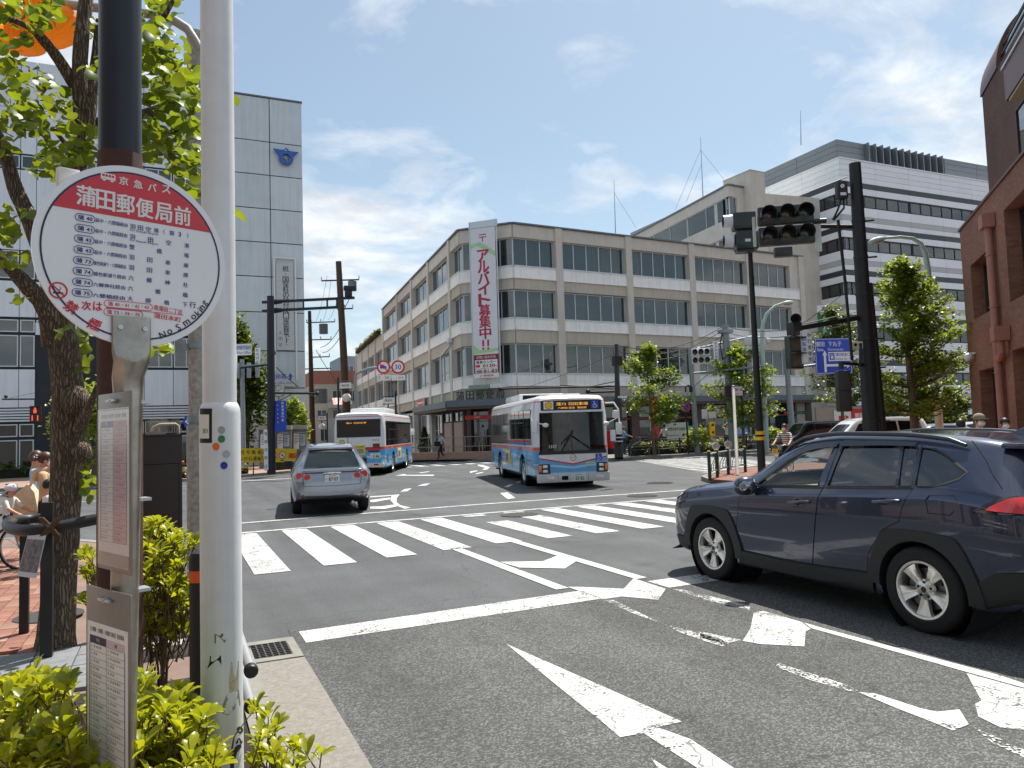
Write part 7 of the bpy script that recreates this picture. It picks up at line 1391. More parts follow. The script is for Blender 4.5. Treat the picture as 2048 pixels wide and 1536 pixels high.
for i,(ya,yb_) in enumerate(((652,640),(664,655))):wire(['upper wire from the grey pole to the thick black pole','lower wire from the grey pole to the thick black pole'][i],PT(1452,ya,45),PT(1733,yb_-16,18.3),.4,.014)
wire('guy wire running from the lower arm up to the thick black pole',PT(1604,648,17.2),PT(1722,560,18.1),.02,.008)
wire('sloping wire above the post office entrance',PT(1052,775,43.4),PT(1235,705,43),.1,.012)
for i,((xa,ya,ta),(xb,yb_,tb)) in enumerate((((688,640,58),(640,695,72)),((690,655,58),(645,705,72)),((632,700,72),(700,790,90)),((553,735,40),(660,800,72)))):wire(['black cable sagging between the side street poles, higher one','black cable sagging between the side street poles, lower one','cable falling right from the far pole','stay cable sloping from the truss pole'][i],PT(xa,ya,ta),PT(xb,yb_,tb),.5,.03)
# masts on roofs
def mast(label,xa,ya,xb,yb_,t_,guys,r=.045):
    a,c=PT(xa,ya,t_),PT(xb,yb_,t_); o=thing('antenna_mast',label,'antenna',a,0,'rooftop antenna masts'); b=MB(); b.cyl((0,0,0),c-a,r,GPOLE,r*.4,8); b.out('mast',o)
    if guys:b=MB(); [b.tube([PT(gx0,gy0,t_)-a,PT(gx1,gy1,t_)-a],.018,GREY,4) for gx0,gy0,gx1,gy1 in guys]; b.out('guy_wire',o)
mast('tall guyed antenna mast above the cream penthouse',1406,395,1401,275,72,((1401,300,1350,420),(1401,300,1458,372),(1402,330,1372,405)))
mast('thin antenna mast at the left end of the penthouse',1231,466,1228,360,72,((1228,385,1272,455),)); mast('thin antenna mast on the striped building screen',1602,290,1601,222,74,())
# far left pedestrian signal, arrow sign, cone
Pz=PT(70,828,37); o=thing('pedestrian_signal','red lit pedestrian signal hanging left of the near tree trunk','traffic light',Pz); T=fr((0,0,0),hd(24.4+90-20)); b=MB(); b.bbox(-.24,-.4,-.15,.26,.4,.0,.05,M('signal_brown','#2b211c'),T); b.out('signal_housing',o,40)
RL=M('lens_red_lit','#ee2f22',.3,emit=1.2); b=MB(); disc(b,T,0,.27,.05,RL,.014,14); b.box(-.07,.08,.01,.07,.22,.014,RL,T); b.box(-.06,.02,.01,-.01,.08,.014,RL,T); b.box(.01,.02,.01,.06,.08,.014,RL,T); b.out('lens',o); b=MB(); b.box(-.14,-.33,.01,-.09,-.06,.014,RL,T); b.box(.09,-.33,.01,.14,-.06,.014,RL,T); b.out('countdown_bar',o)
b=MB()
for y in (.36,0):b.box(-.22,y,0,.24,y+.03,.15,M('signal_brown','#2b211c'),T)
b.bar((-1.4,.75,-.05),(2.6,.72,-.05),.07,.08,NB,T); b.cyl((0,.4,-.05),(0,.75,-.05),.05,NB,T=T); b.ball((-1.25,.88,-.05),.09,NB,10,6,T); b.tube([(-1.1,.8,-.05),(1.0,1.3,-.05)],.008,NB,4,T); b.out('bracket_arm',o)
Q=PT(160,900,37); o=Pole('signal_pole','dark pole behind the near tree carrying the pedestrian signal arm','signal pole',(Q.x,Q.y,.12)).t; b=MB(); b.cyl((0,0,0),(0,0,4.6),.12,NB,.1,12); b.out('pole',o,40)
Pz=PT(377,843,40); o=thing('arrow_sign','small blue left pointing arrow sign behind the peeling pole','sign',Pz); T=fr((0,0,0),hd(24.4+90)); b=MB(); b.prism([(-.32,0),(-.18,.3),(.3,.3),(.3,-.3),(-.18,-.3)],-.03,0,BLUE,T); b.prism([(-.2,0),(.0,.17),(.0,.06),(.2,.06),(.2,-.06),(0,-.06),(0,-.17)],.001,.004,SIGN_W,T); b.cyl((.15,-2.2,-.06),(.15,.2,-.06),.03,GPOLE,T=T); b.out('sign_board',o)
Q=G(178,962,.12); o=thing('traffic_cone','red and white traffic cone at the civic building entrance','traffic cone',(Q.x,Q.y,.12)); b=MB(); b.lathe([(.001,.75),(.03,.75),(.18,.05),(.001,.05)],M('cone_red','#d8422e',.5),18); b.box(-.22,-.22,0,.22,.22,.05,M('cone_red','#d8422e')); b.out('cone',o,40); b=MB(); b.lathe([(.075,.58),(.125,.34)],WHITE,18); b.lathe([(.077,.58),(.077,.585)],WHITE,18); b.out('reflective_band',o,40)
# white bicycle parking board before the shop windows
Q=PT(1350,900,46.5); o=thing('parking_board','white cycle parking board standing before the post office windows','sign',(Q.x,Q.y,.12)); T=fr((0,0,0),PC-PB); b=MB(); b.box(-.75,.75,-.05,1.15,1.85,0,SIGN_W,T); b.out('sign_board',o); b=MB(); b.box(-.7,0,-.05,-.62,.75,0,DGREY,T); b.box(1.0,0,-.05,1.08,.75,0,DGREY,T); b.out('leg',o); b=MB(); tx(b,'郵便局専用 駐輪場',INK,T,.2,1.45,.2,1.4,.01,'c',.004); b.box(-.6,1.05,.001,.4,1.08,.004,INK,T); b.prism([(.6,1.0),(.95,1.0),(.9,1.12),(.7,1.15)],.001,.004,INK,T); b.out('lettering',o)
# red post box and red flag banner
Q=PT(1226,905,47.5); o=thing('post_box','red pillar shaped post box beside the approaching bus mirror','post box',(Q.x,Q.y,.12)); b=MB(); b.bbox(-.3,-.3,.35,.3,.3,1.5,.05,M('post_red','#b3221c',.4)); b.out('box',o,40); b=MB(); b.box(-.24,-.24,0,.24,.24,.35,DGREY); b.box(-.2,-.315,1.2,.2,-.3,1.26,DARK); b.out('base',o)
Q=PT(1311,895,46.5); o=thing('tall_flag','tall red banner flag behind the left ginkgo','flag',(Q.x,Q.y,.12)); T=fr((0,0,0),PC-PB); b=MB(); b.cyl((-.32,0,0),(-.32,3.6,0),.02,WPANEL,n=6,T=T); b.out('pole',o); b=MB(); b.box(-.3,.9,-.005,.3,3.5,.005,M('flag_red','#b52a26',.7),T); txv(b,'年賀状',YEL,T,0,3.2,2.2,.3,.02,.008); b.out('flag_cloth',o)
vb=thing('job_banner','tall white recruitment banner with red writing hung on the post office corner','banner',PB+(PA-PB)*.5); Tv=TR(-(PB+(PA-PB)*.5)) @ fr(PA,PB-PA); z0,z1,ua,ub=5.35,15.45,1.12,2.93
b=MB(); b.box(ua,z0,.62,ub,z1,.66,M('banner_white','#d9dbe2',.6,v=.03),Tv); b.out('banner_cloth',vb)
b=MB()
for u in (ua-.07,ub+.07):b.cyl((u,4.7,.6),(u,15.95,.6),.045,SILV,n=8,T=Tv)
b.box(ua-.12,15.5,.45,ub+.12,15.95,.6,SILV,Tv); b.out('banner_frame',vb)
uc=(ua+ub)/2; BRD=M('banner_red','#b02a45',.6); b=MB(); b.box(uc-.26,14.95,.66,uc+.26,15.02,.664,BRD,Tv); b.box(uc-.26,14.78,.66,uc+.26,14.85,.664,BRD,Tv); b.box(uc-.035,14.5,.66,uc+.035,14.78,.664,BRD,Tv)
txv(b,'アルバイト募集中',BRD,Tv,uc,13.55,8.35,.80,.03,.664,.80)
for u in (uc-.18,uc+.18):b.box(u-.07,7.45,.66,u+.07,8.0-.12,.664,BRD,Tv); disc(b,Tv,u,7.3,.085,BRD,.664,14)
b.out('lettering',vb)
b=MB(); LGR=M('banner_green','#a9cfa0',.6,v=.1)
b.prism([(ua,14.1),(ua+.5,14.25),(ub,13.4),(ub,13.75),(ua+.7,14.5),(ua,14.4)],.66,.662,LGR,Tv); b.prism([(ua,7.6),(ua+.5,7.2),(ub,7.3),(ub,7.1),(ua,6.95)],.66,.662,LGR,Tv); b.box(ua,6.72,.66,ub,6.95,.662,M('banner_pale_yellow','#d9dcae',.6),Tv); b.out('banner_print',vb)
b=MB(); DRD=M('banner_dark_red','#8a1f33',.6); b.box(ua,6.55-.9+.0,.66,ub,6.95-.05,.6625,DRD,Tv); b.box(ua+.1,5.68-.0,.662,ub-.1,6.55,.664,SIGN_W,Tv); b.box(ua,5.35,.66,ub,5.63,.6635,SIGN_W,Tv); tx(b,'お問い合わせ先',SIGN_W,Tv,uc,6.73,.2,1.4,.01,'c',.666); tx(b,'募集センター',INK,Tv,uc,6.40,.2,1.45,.02,'c',.667); tx(b,'0120-',DRD,Tv,uc+.25,6.15,.2,1.0,.03,'c',.667); b.box(ua+.15,6.06,.664,ua+.45,6.24,.667,RED,Tv); tx(b,'仕分け配達やってみよう',INK,Tv,uc,5.96,.09,1.5,.005,'c',.667); tx(b,'48-81-83',DRD,Tv,uc,5.79,.2,1.5,.03,'c',.667); tx(b,'JP 郵便局',RED,Tv,uc,5.48,.15,1.0,.02,'c',.667); b.out('contact_panel',vb)
# ================================================================== PEOPLE AND BICYCLES
SKIN=M('skin','#c68e72',.55,v=.06,s=10); MASK=M('face_mask','#e8e8e6',.8,v=.02); HAIRB=M('hair_black','#14100f',.5,v=.3,s=40); HAIRR=M('hair_brown','#4a2819',.45,v=.3,s=40); SHOE=M('shoe_dark','#1d1f26',.6)
def cloth(name,c):return M(name,c,.85,v=.1,s=9,b=.5,bs=25)
BASEP=dict(pelvis=(0,0,.93),spine=(0,.0,1.08),chest=(0,.01,1.28),nb=(0,-.015,1.425),neck=(0,.0,1.49),head=(0,.022,1.575),top=(0,.012,1.645),
             shL=(-.165,-.01,1.40),elL=(-.20,-.03,1.14),wrL=(-.20,.04,.90),haL=(-.19,.07,.82),shR=(.165,-.01,1.40),elR=(.20,-.03,1.14),wrR=(.20,.04,.90),haR=(.19,.07,.82),
             hiL=(-.09,0,.90),knL=(-.095,.02,.50),anL=(-.10,-.02,.085),toL=(-.105,.14,.035),hiR=(.09,0,.90),knR=(.095,.02,.50),anR=(.10,-.02,.085),toR=(.105,.14,.035))
RAD=dict(pelvis=(.155,.115),spine=(.135,.10),chest=(.165,.115),nb=(.085,.07),neck=(.052,.055),head=(.074,.09),top=(.068,.08),sh=(.062,.062),el=(.045,.045),wr=(.03,.028),ha=(.036,.02),hi=(.098,.105),kn=(.062,.065),an=(.045,.048),to=(.04,.028))
BONES=[('pelvis','spine'),('spine','chest'),('chest','nb'),('nb','neck'),('neck','head'),('head','top')]+[(a+s,b_+s) for s in 'LR' for a,b_ in (('sh','el'),('el','wr'),('wr','ha'),('hi','kn'),('kn','an'),('an','to'))]+[('chest','shL'),('chest','shR'),('pelvis','hiL'),('pelvis','hiR')]
def person(label,P,heading,h=1.7,shirt=None,pants=None,hair=HAIRB,shoes=SHOE,sleeve=.55,leg=1.0,pose=None,mask=False,bun=False,cap=None,helmet=None,female=False,group=None,stripes=None,hairlen=0.0):
    t=thing('person',label,'person',P,-math.radians(heading),group); J=dict(BASEP); J.update(pose or {}); k=h/1.7; names=list(J)
    me=D.meshes.new('p'); me.from_pydata([Vector(J[n]) for n in names],[(names.index(a),names.index(c)) for a,c in BONES],[]); o=D.objects.new('p',me); TS.collection.objects.link(o)
    md=o.modifiers.new('s','SKIN'); md.use_smooth_shade=True; md.branch_smoothing=.6
    for i,n in enumerate(names):
        r=RAD.get(n) or RAD[n[:-1]]; f=.9 if female and n in ('chest','nb','spine') else 1.0; me.skin_vertices[0].data[i].radius=(r[0]*f,r[1]*f)
    me.skin_vertices[0].data[0].use_root=True; o.modifiers.new('ss','SUBSURF').levels=2
    r=evalmesh(o); D.objects.remove(o); r.name='body'
    seg=[]
    for a,c in BONES:
        key=a.rstrip('LR') if a[-1] in 'LR' else a
        for q in range(5):
            f=(q+.5)/5; p=Vector(J[a]).lerp(Vector(J[c]),f)
            if a in ('neck','head') or (a == 'nb'):m=0
            elif key in ('sh','el','wr'):u={'sh':0,'el':1,'wr':2}[key]+f; m=1 if u<sleeve*2 else 0
            elif key in ('hi','kn'):u={'hi':0,'kn':1}[key]+f; m=2 if u<leg*2 else 0
            elif key == 'an':m=3
            elif a == 'pelvis':m=2 if f<.5 and c == 'spine' else (2 if c != 'spine' else 1)
            else:m=1
            seg.append((p,m))
    sp_=np.array([s_[0][:] for s_ in seg]); sm_=[s_[1] for s_ in seg]
    for m in (SKIN,shirt,pants,shoes):r.materials.append(m)
    for pl2 in r.polygons:d=((sp_-np.array(pl2.center[:]))**2).sum(1); pl2.material_index=sm_[int(d.argmin())]
    # fingers and face go into the same mesh
    fb=MB(); hd_=Vector(J['head'])
    for s in 'LR':
        w_,ha=Vector(J['wr'+s]),Vector(J['ha'+s]); d=(ha-w_).normalized(); sd=d.cross(Vector((0,1,0.2))).normalized(); nb_=d.cross(sd)
        for q in range(4):b0=ha+sd*(.022-.0145*q); l=(.06,.072,.068,.052)[q]; fb.tube([b0-d*.02,b0+d*l*.55,b0+d*l+nb_*.018],[.009,.0085,.007],SKIN,6)
        b0=w_.lerp(ha,.5)+sd*.03; fb.tube([b0,b0+sd*.03+d*.02,b0+sd*.035+d*.055],[.011,.010,.008],SKIN,6)
    fb.ball(hd_+Vector((0,.088,-.02)),(.012,.018,.016),SKIN,8,6)
    for sx_ in (-1,1):fb.ball(hd_+Vector((sx_*.076,-.005,-.008)),(.012,.022,.032),SKIN,8,6); fb.ball(hd_+Vector((sx_*.03,.080,.012)),(.012,.007,.006),WHITE,8,5); fb.ball(hd_+Vector((sx_*.03,.086,.012)),(.006,.004,.006),INK,6,4)
    fb.ball(hd_+Vector((0,.083,-.055)),(.022,.006,.005),M('lips','#9c5a4c',.5),8,5)
    bm=bmesh.new(); bm.from_mesh(r); fm_=fb.mesh('f',60); ofs=len(r.materials)
    for m in fb.mats:r.materials.append(m)
    n0=len(bm.faces); bm.from_mesh(fm_); bm.faces.ensure_lookup_table()
    for f in bm.faces[n0:]:f.material_index += ofs
    bm.to_mesh(r); bm.free(); r.transform(Matrix.Scale(k,4)); r.update(); ob('body',r,t)
    S=Matrix.Scale(k,4); b=MB(); c=Vector(J['head']).lerp(Vector(J['top']),.55)+Vector((0,-.012,.0))
    hm_=[];
    nu,nv=18,10
    if not cap and not helmet or True:
        vs_=[]; fs=[]
        for j in range(nv+1):
            a=math.pi*.5-(math.pi*.5+.75)*j/nv
            for i in range(nu):
                ph_=2*math.pi*i/nu; yy=math.sin(ph_); lo=math.sin(a)
                if yy>.35 and lo<.32:lo=.32+(lo-.32)*.15
                rr=math.cos(a) if lo == math.sin(a) else math.sqrt(max(1-lo*lo,.05))
                vs_.append(c+Vector((.088*rr*math.cos(ph_),.103*rr*yy,.105*lo-(hairlen*max(0,-yy+.3)*(j/nv)))))
        fs=[(j*nu+i,(j+1)*nu+i,(j+1)*nu+(i+1) % nu,j*nu+(i+1) % nu) for j in range(nv) for i in range(nu)]; b.add(vs_,fs,hair)
        if bun:b.ball(c+Vector((0,-.125,.02)),(.05,.05,.05),hair,12,8); b.ball(c+Vector((.05,-.11,.0)),(.03,.03,.03),hair,8,6); b.ball(c+Vector((.035,-.135,.02)),(.028,.012,.022),M('hair_clip','#b9c4dc',.3),8,5)
        b.out('hair',t,60,S)
    if mask:b=MB(); b.ball(hd_+Vector((0,.045,-.04)),(.066,.058,.052),MASK,14,9); b.out('face_mask',t,60,S)
    if cap:b=MB(); b.ball(c+Vector((0,0,.03)),(.098,.112,.085),cap,16,8); b.prism([(.085*math.cos(a),.20*math.sin(a)+.02) for a in [math.pi*i/10 for i in range(11)]],0,.012,cap,TR(c+Vector((0,.03,.0)))); b.out('cap',t,60,S)
    if helmet:b=MB(); b.ball(c+Vector((0,-.005,.035)),(.12,.145,.10),helmet,18,10); [b.bar(c+Vector((x,.11,.09)),c+Vector((x*1.1,-.1,.125)),.018,.02,INK) for x in (-.05,0,.05)]; b.out('helmet',t,60,S)
    return t
def bike(label,P,heading,col,basket=True,group=None,child=False,scale=1.0):
    """origin at the rear hub's ground point, facing local +Y"""
    t=thing('bicycle',label,'bicycle',P,-math.radians(heading),group); R_=.32; CH=M('bike_metal','#9a9c9e',.3,.8)
    Q=Matrix.Rotation(math.pi/2,4,'Y')
    for y in (0,1.06):
        wl=ob('wheel',None,t,TR((0,y,R_))); b=MB(); b.ring(R_-.018,.018,RUB,36,6,Q); b.out('tyre',wl,60); b=MB(); b.ring(R_-.04,.01,CH,32,5,Q); b.cyl((-.04,0,0),(.04,0,0),.02,CH,n=8)
        for i in range(12):a=2*math.pi*i/12; b.bar((.02 if i % 2 else-.02,0,0),(0,(R_-.04)*math.cos(a),(R_-.04)*math.sin(a)),.004,.004,CH)
        b.out('rim',wl)
        b=MB(); b.add([(x,y+(R_+.03)*math.cos(a),R_+(R_+.03)*math.sin(a)) for a in [math.radians(20+14*i) for i in range(10)] for x in (-.025,.025)],[(2*i,2*i+1,2*i+3,2*i+2) for i in range(9)],CH); b.out('mudguard',t,60)
    bb=(0,.45,.30); st=(0,.30,.78); hdt=(0,.90,.82); hdb=(0,.95,.66); b=MB()
    for p,q,r in ((bb,st,.016),(bb,hdb,.019),((0,.36,.55),hdt,.016),(bb,(0,0,R_),.011),(st,(0,0,R_),.009),(hdt,hdb,.02)):b.tube([p,q],r,col,8)
    for x in (-.05,.05):b.tube([(0,.95,.66),(x,1.0,.5),(x,1.06,R_)],.011,CH,6)
    b.out('frame',t,50)
    b=MB(); b.tube([hdt,(0,.88,1.0)],.013,CH,6); b.tube([(-.28,.68,1.03),(-.2,.82,1.05),(0,.90,1.0),(.2,.82,1.05),(.28,.68,1.03)],.012,CH,8); [b.tube([(x,.66,1.03),(x*.95,.76,1.04)],.018,RUB,8) for x in (-.28,.28)]; b.out('handlebar',t,50)
    b=MB(); b.ball((0,.26,.86),(.09,.14,.04),RUB,12,7); b.tube([st,(0,.27,.84)],.013,CH,6); b.out('saddle',t,60)
    b=MB(); b.cyl((-.05,.45,.3),(.05,.45,.3),.08,CH,n=16); b.bar((.07,.45,.3),(.07,.58,.19),.02,.02,CH); b.bar((-.07,.45,.3),(-.07,.32,.41),.02,.02,CH); b.box(.07,.54,.17,.16,.62,.20,RUB); b.box(-.16,.28,.39,-.07,.36,.42,RUB); b.out('crank',t)
    if basket:
        b=MB(); bk_=M('basket_dark','#26272a',.6)
        for z,w_ in ((.78,.13),(.88,.15),(.98,.17),(1.05,.18)):b.tube([(-w_,1.0,z),(w_,1.0,z),(w_,1.0+w_*1.5,z),(-w_,1.0+w_*1.5,z),(-w_,1.0,z)],.006,bk_,5)
        for x in np.linspace(-.13,.13,6):b.bar((x,1.2,.78),(x*1.4,1.27,1.05),.006,.006,bk_); b.bar((x,1.0,.78),(x*1.4,1.0,1.05),.006,.006,bk_)
        b.box(-.13,1.0,.77,.13,1.2,.785,bk_); b.out('basket',t)
        b=MB(); b.bbox(-.05,1.18,.62,.05,1.26,.70,.015,LAMPW); b.out('lamp',t)
    if child:
        b=MB(); CS=M('child_seat','#2a2a2c',.6); b.bbox(-.17,-.2,.86,.17,.12,.95,.03,CS); b.bbox(-.17,-.26,.9,.17,-.2,1.4,.03,CS); b.bbox(-.19,-.22,.9,-.15,.1,1.12,.02,CS); b.bbox(.15,-.22,.9,.19,.1,1.12,.02,CS); b.bbox(-.16,.06,.45,-.10,.16,.9,.02,CS); b.out('child_seat',t,40)
    return t
def at(x,y,t,z=.12):q=PT(x,y,t); return (q.x,q.y,z)
SIT=dict(pelvis=(0,-.02,.93),knL=(-.11,.36,.74),anL=(-.11,.28,.34),toL=(-.11,.42,.28),knR=(.11,.33,.62),anR=(.11,.18,.24),toR=(.11,.32,.19),hiL=(-.09,.02,.9),hiR=(.09,.02,.9),elL=(-.25,.2,1.17),wrL=(-.26,.42,1.06),haL=(-.26,.50,1.04),elR=(.25,.2,1.17),wrR=(.26,.42,1.06),haR=(.26,.50,1.04),chest=(0,.06,1.28),nb=(0,.06,1.425),neck=(0,.08,1.49),head=(0,.11,1.575),top=(0,.10,1.645),shL=(-.165,.05,1.40),shR=(.165,.05,1.40))
WALK=dict(knL=(-.09,.22,.52),anL=(-.09,.22,.12),toL=(-.09,.37,.10),knR=(.09,-.02,.50),anR=(.09,-.26,.17),toR=(.09,-.14,.06),elR=(.22,.10,1.16),wrR=(.21,.28,1.0),haR=(.2,.34,.96),elL=(-.22,-.14,1.15),wrL=(-.21,-.12,.9),haL=(-.2,-.1,.82))
# group waiting at the left corner
rt=24.4+90
wo=person('woman in beige hoodie with brown hair tied up and white mask, behind the near tree',at(90,900,10.5),rt-24,1.58,cloth('beige_hoodie','#c9a581'),cloth('charcoal_trousers','#1d1d20'),HAIRR,SHOE,1.0,1.0,dict(elR=(.22,.06,1.15),wrR=(.18,.27,1.22),haR=(.13,.34,1.27),elL=(-.2,-.05,1.14)),True,True,female=True)
b=MB(); b.ring(.085,.035,cloth('beige_hoodie','#c9a581'),20,8,TR((0,-.035,1.33)) @ Matrix.Rotation(.5,4,'X')); b.ball((0,-.10,1.27),(.10,.06,.09),cloth('beige_hoodie','#c9a581'),14,8); b.out('hood',wo,60)
person('woman in pale blue top standing behind the woman in beige',at(72,900,11.3),rt-30,1.60,cloth('pale_blue_top','#9fb6d4'),cloth('cream_skirt','#d8c3a2'),HAIRR,SHOE,1.0,1.0,None,True,False,female=True)
o=thing('tote_bag','large cream cloth tote bag hanging beside the woman in beige','bag',at(46,1000,10.7,.84)); b=MB(); T=RZ(-math.radians(rt-90)); pf=[(-.22,0),(-.2,.14),(-.06,.30),(.10,.42),(.2,.30),(.24,.1),(.25,.0),(.1,-.03),(-.1,-.02)]; b.prism(pf,-.06,.06,cloth('cream_tote','#dcc7a6'),T @ Matrix.Rotation(math.pi/2,4,'X')); b.tube([(.10,0,.38),(.16,0,.52),(.24,0,.56)],.02,cloth('cream_tote','#dcc7a6'),6,T); b.out('bag_body',o,40)
person('boy with black hair in a white printed t-shirt beside the tree guard',at(97,900,9.9),rt-40,1.23,cloth('white_tee','#d8d5cf'),cloth('green_shorts','#5f7d68'),HAIRB,M('sneaker','#2c3550',.6),.5,.42)
bk1=bike('dark child carrying bicycle cut by the left picture edge',at(-112,1000,10.2),rt,M('bike_black','#191a1c',.35,coat=.5),False,None,True)
bp0=Vector(at(-112,1000,10.2)); fw_=hd(rt)
person('rider in shorts and teal shoes astride the bicycle at the left edge',tuple(bp0+fw_*.05+Vector((0,0,-.02))),rt,1.62,cloth('grey_tee','#a4a6aa'),cloth('sand_shorts','#8a7a63'),HAIRB,M('teal_shoe','#1f6f7c',.6),.5,.45,{**SIT,'knR':(.12,.42,.62),'anR':(.16,.62,.22),'toR':(.16,.78,.18)})
kid=person('small child with white and navy helmet on the bicycle seat',tuple(bp0+fw_*.86+Vector((0,0,.17))),rt,.98,cloth('white_kid_shirt','#dad8d2'),cloth('navy_shorts','#2a2d3c'),HAIRB,SHOE,.5,.5,{**SIT,'anL':(-.11,.40,.40),'toL':(-.11,.52,.36),'anR':(.11,.40,.40),'toR':(.11,.52,.36)},helmet=M('helmet_white','#cfd3e0',.3,coat=.5))
# far pavement
gp_=G(883,919,.12); wk=person('person in pale shirt and black trousers walking past the post office steps',tuple(gp_),rt+150,1.66,cloth('pale_shirt','#bfc3d6'),cloth('black_trousers','#17171b'),pose=WALK,sleeve=.6)
o=thing('shoulder_bag','black shoulder bag carried by the person near the post office steps','bag',(gp_.x-.28,gp_.y-.1,.95)); b=MB(); b.bbox(-.2,-.1,0,.2,.1,.32,.06,cloth('black_bag','#16161a')); b.tube([(-.1,0,.3),(.1,0,.55),(.3,0,.56)],.015,cloth('black_bag','#16161a'),5); b.out('bag_body',o,40)
ecp=PB+(PA-PB)*.62+Vector((-.42,-.45,0))*.6; person('person in grey blue shirt at the post office entrance',(ecp.x,ecp.y,.55),45,1.68,cloth('grey_blue_shirt','#8793aa'),cloth('grey_trousers','#5b5f68'),sleeve=.6)
person('man in blue shirt pushing a bicycle behind the black kerb pole',at(1249,900,45.5),rt,1.68,cloth('blue_work_shirt','#7f93bd'),cloth('navy_trousers','#252b3d'),pose=dict(elR=(.22,.12,1.2),wrR=(.22,.38,1.12),haR=(.2,.45,1.1),elL=(-.22,.12,1.2),wrL=(-.22,.38,1.12),haL=(-.2,.45,1.1)),sleeve=.9)
bike('bicycle pushed by the man in blue near the post box',at(1252,900,45.2),rt,M('bike_silver','#a4a7a9',.3,.5))
person('man in white t-shirt and blue trousers by the parking board',at(1330,900,46),-10,1.74,cloth('white_tshirt','#dcdbd8'),cloth('blue_trousers','#39496b'),pose=dict(elL=(-.24,.1,1.18),wrL=(-.2,.25,1.05),haL=(-.18,.3,1.0)),sleeve=.55)
person('man in white shirt with both hands raised to his head',at(1456,900,46.3),24+180,1.7,cloth('white_shirt_b','#d9d9d8'),cloth('navy_trousers','#252b3d'),pose=dict(elL=(-.32,.06,1.5),wrL=(-.15,.08,1.6),haL=(-.1,.06,1.64),elR=(.32,.06,1.5),wrR=(.15,.08,1.6),haR=(.1,.06,1.64)),sleeve=.55)
for i,(x,hdg_,c) in enumerate(((1372,60,'#26282b'),(1392,75,'#6e1f22'),(1412,65,'#2b3c52'),(1490,60,'#202225'),(1508,72,'#3a3d40'))):bike(['dark bicycle parked right of the white parking board','red framed bicycle parked among the post office cycles','blue framed bicycle parked before the yellow button box','black bicycle parked right of the man with raised hands','grey bicycle parked nearest the black and yellow post'][i],at(x,900,46.2+.15*i),hdg_,M('bike_paint%d' % i,c,.35,coat=.5),True,'bicycles parked outside the post office')
# cyclist
hc=24.4+180+40; cp=Vector(at(1581,945,25.5,.0)); bike('bicycle of the masked rider in the striped shirt',tuple(cp),hc,M('bike_dark','#1d1f22',.35,coat=.5))
STR_=None
def striped(name):
    mm,t,o=newmat(name); p=N(t,'ShaderNodeBsdfPrincipled',Roughness=.85); L(t,p.outputs[0],o.inputs[0]); cs=N(t,'ShaderNodeTexCoord').outputs['Object']; sp=N(t,'ShaderNodeSeparateXYZ'); L(t,cs,sp.inputs[0])
    f=math_n(t,'GREATER_THAN',math_n(t,'FRACT',math_n(t,'MULTIPLY',sp.outputs[2],14.0)),.62); m_=N(t,'ShaderNodeMix',data_type='RGBA'); L(t,f,m_.inputs[0]); m_.inputs[6].default_value=(*lin('#e3e1de'),1); m_.inputs[7].default_value=(*lin('#3a2f33'),1); L(t,m_.outputs[2],p.inputs['Base Color']); MATS[name]=mm; return mm
fwc=hd(hc); person('man in striped polo shirt and white mask riding a bicycle',tuple(cp+fwc*.26+Vector((0,0,.0))),hc,1.72,striped('striped_polo'),cloth('charcoal_trousers','#1d1d20'),M('hair_dark_brown','#2e211b',.5),pose=SIT,mask=True,sleeve=.6)
o=thing('basket_tag','yellow tag plate hung on the rider bicycle basket','tag',tuple(cp+fwc*1.30+Vector((0,0,.86)))); b=MB(); T=fr((0,0,0),hd(hc-90)); b.box(-.09,-.07,-.01,.09,.07,.0,YEL,T); tx(b,'注',INK,T,0,0,.08,None,.01,'c',.003); b.out('tag_plate',o)
# walkers on the right corner, heads showing over the SUV roof
person('man in khaki cap and white mask seen over the SUV roof',at(1962,900,13.9,.12),200,1.70,cloth('white_shirt_c','#e0dfdc'),cloth('grey_trousers','#5b5f68'),mask=True,cap=cloth('khaki_cap','#8a7f62'))
person('black haired walker left of the man in the khaki cap',at(1925,900,14.4,.12),60,1.62,cloth('dark_top','#33343a'),cloth('grey_trousers','#5b5f68'),mask=True)
person('dark haired walker with pale blue mask right of the khaki cap',at(2013,900,14.6,.12),215,1.61,cloth('grey_top','#7d7f86'),cloth('grey_trousers','#5b5f68'),HAIRB,mask=True)
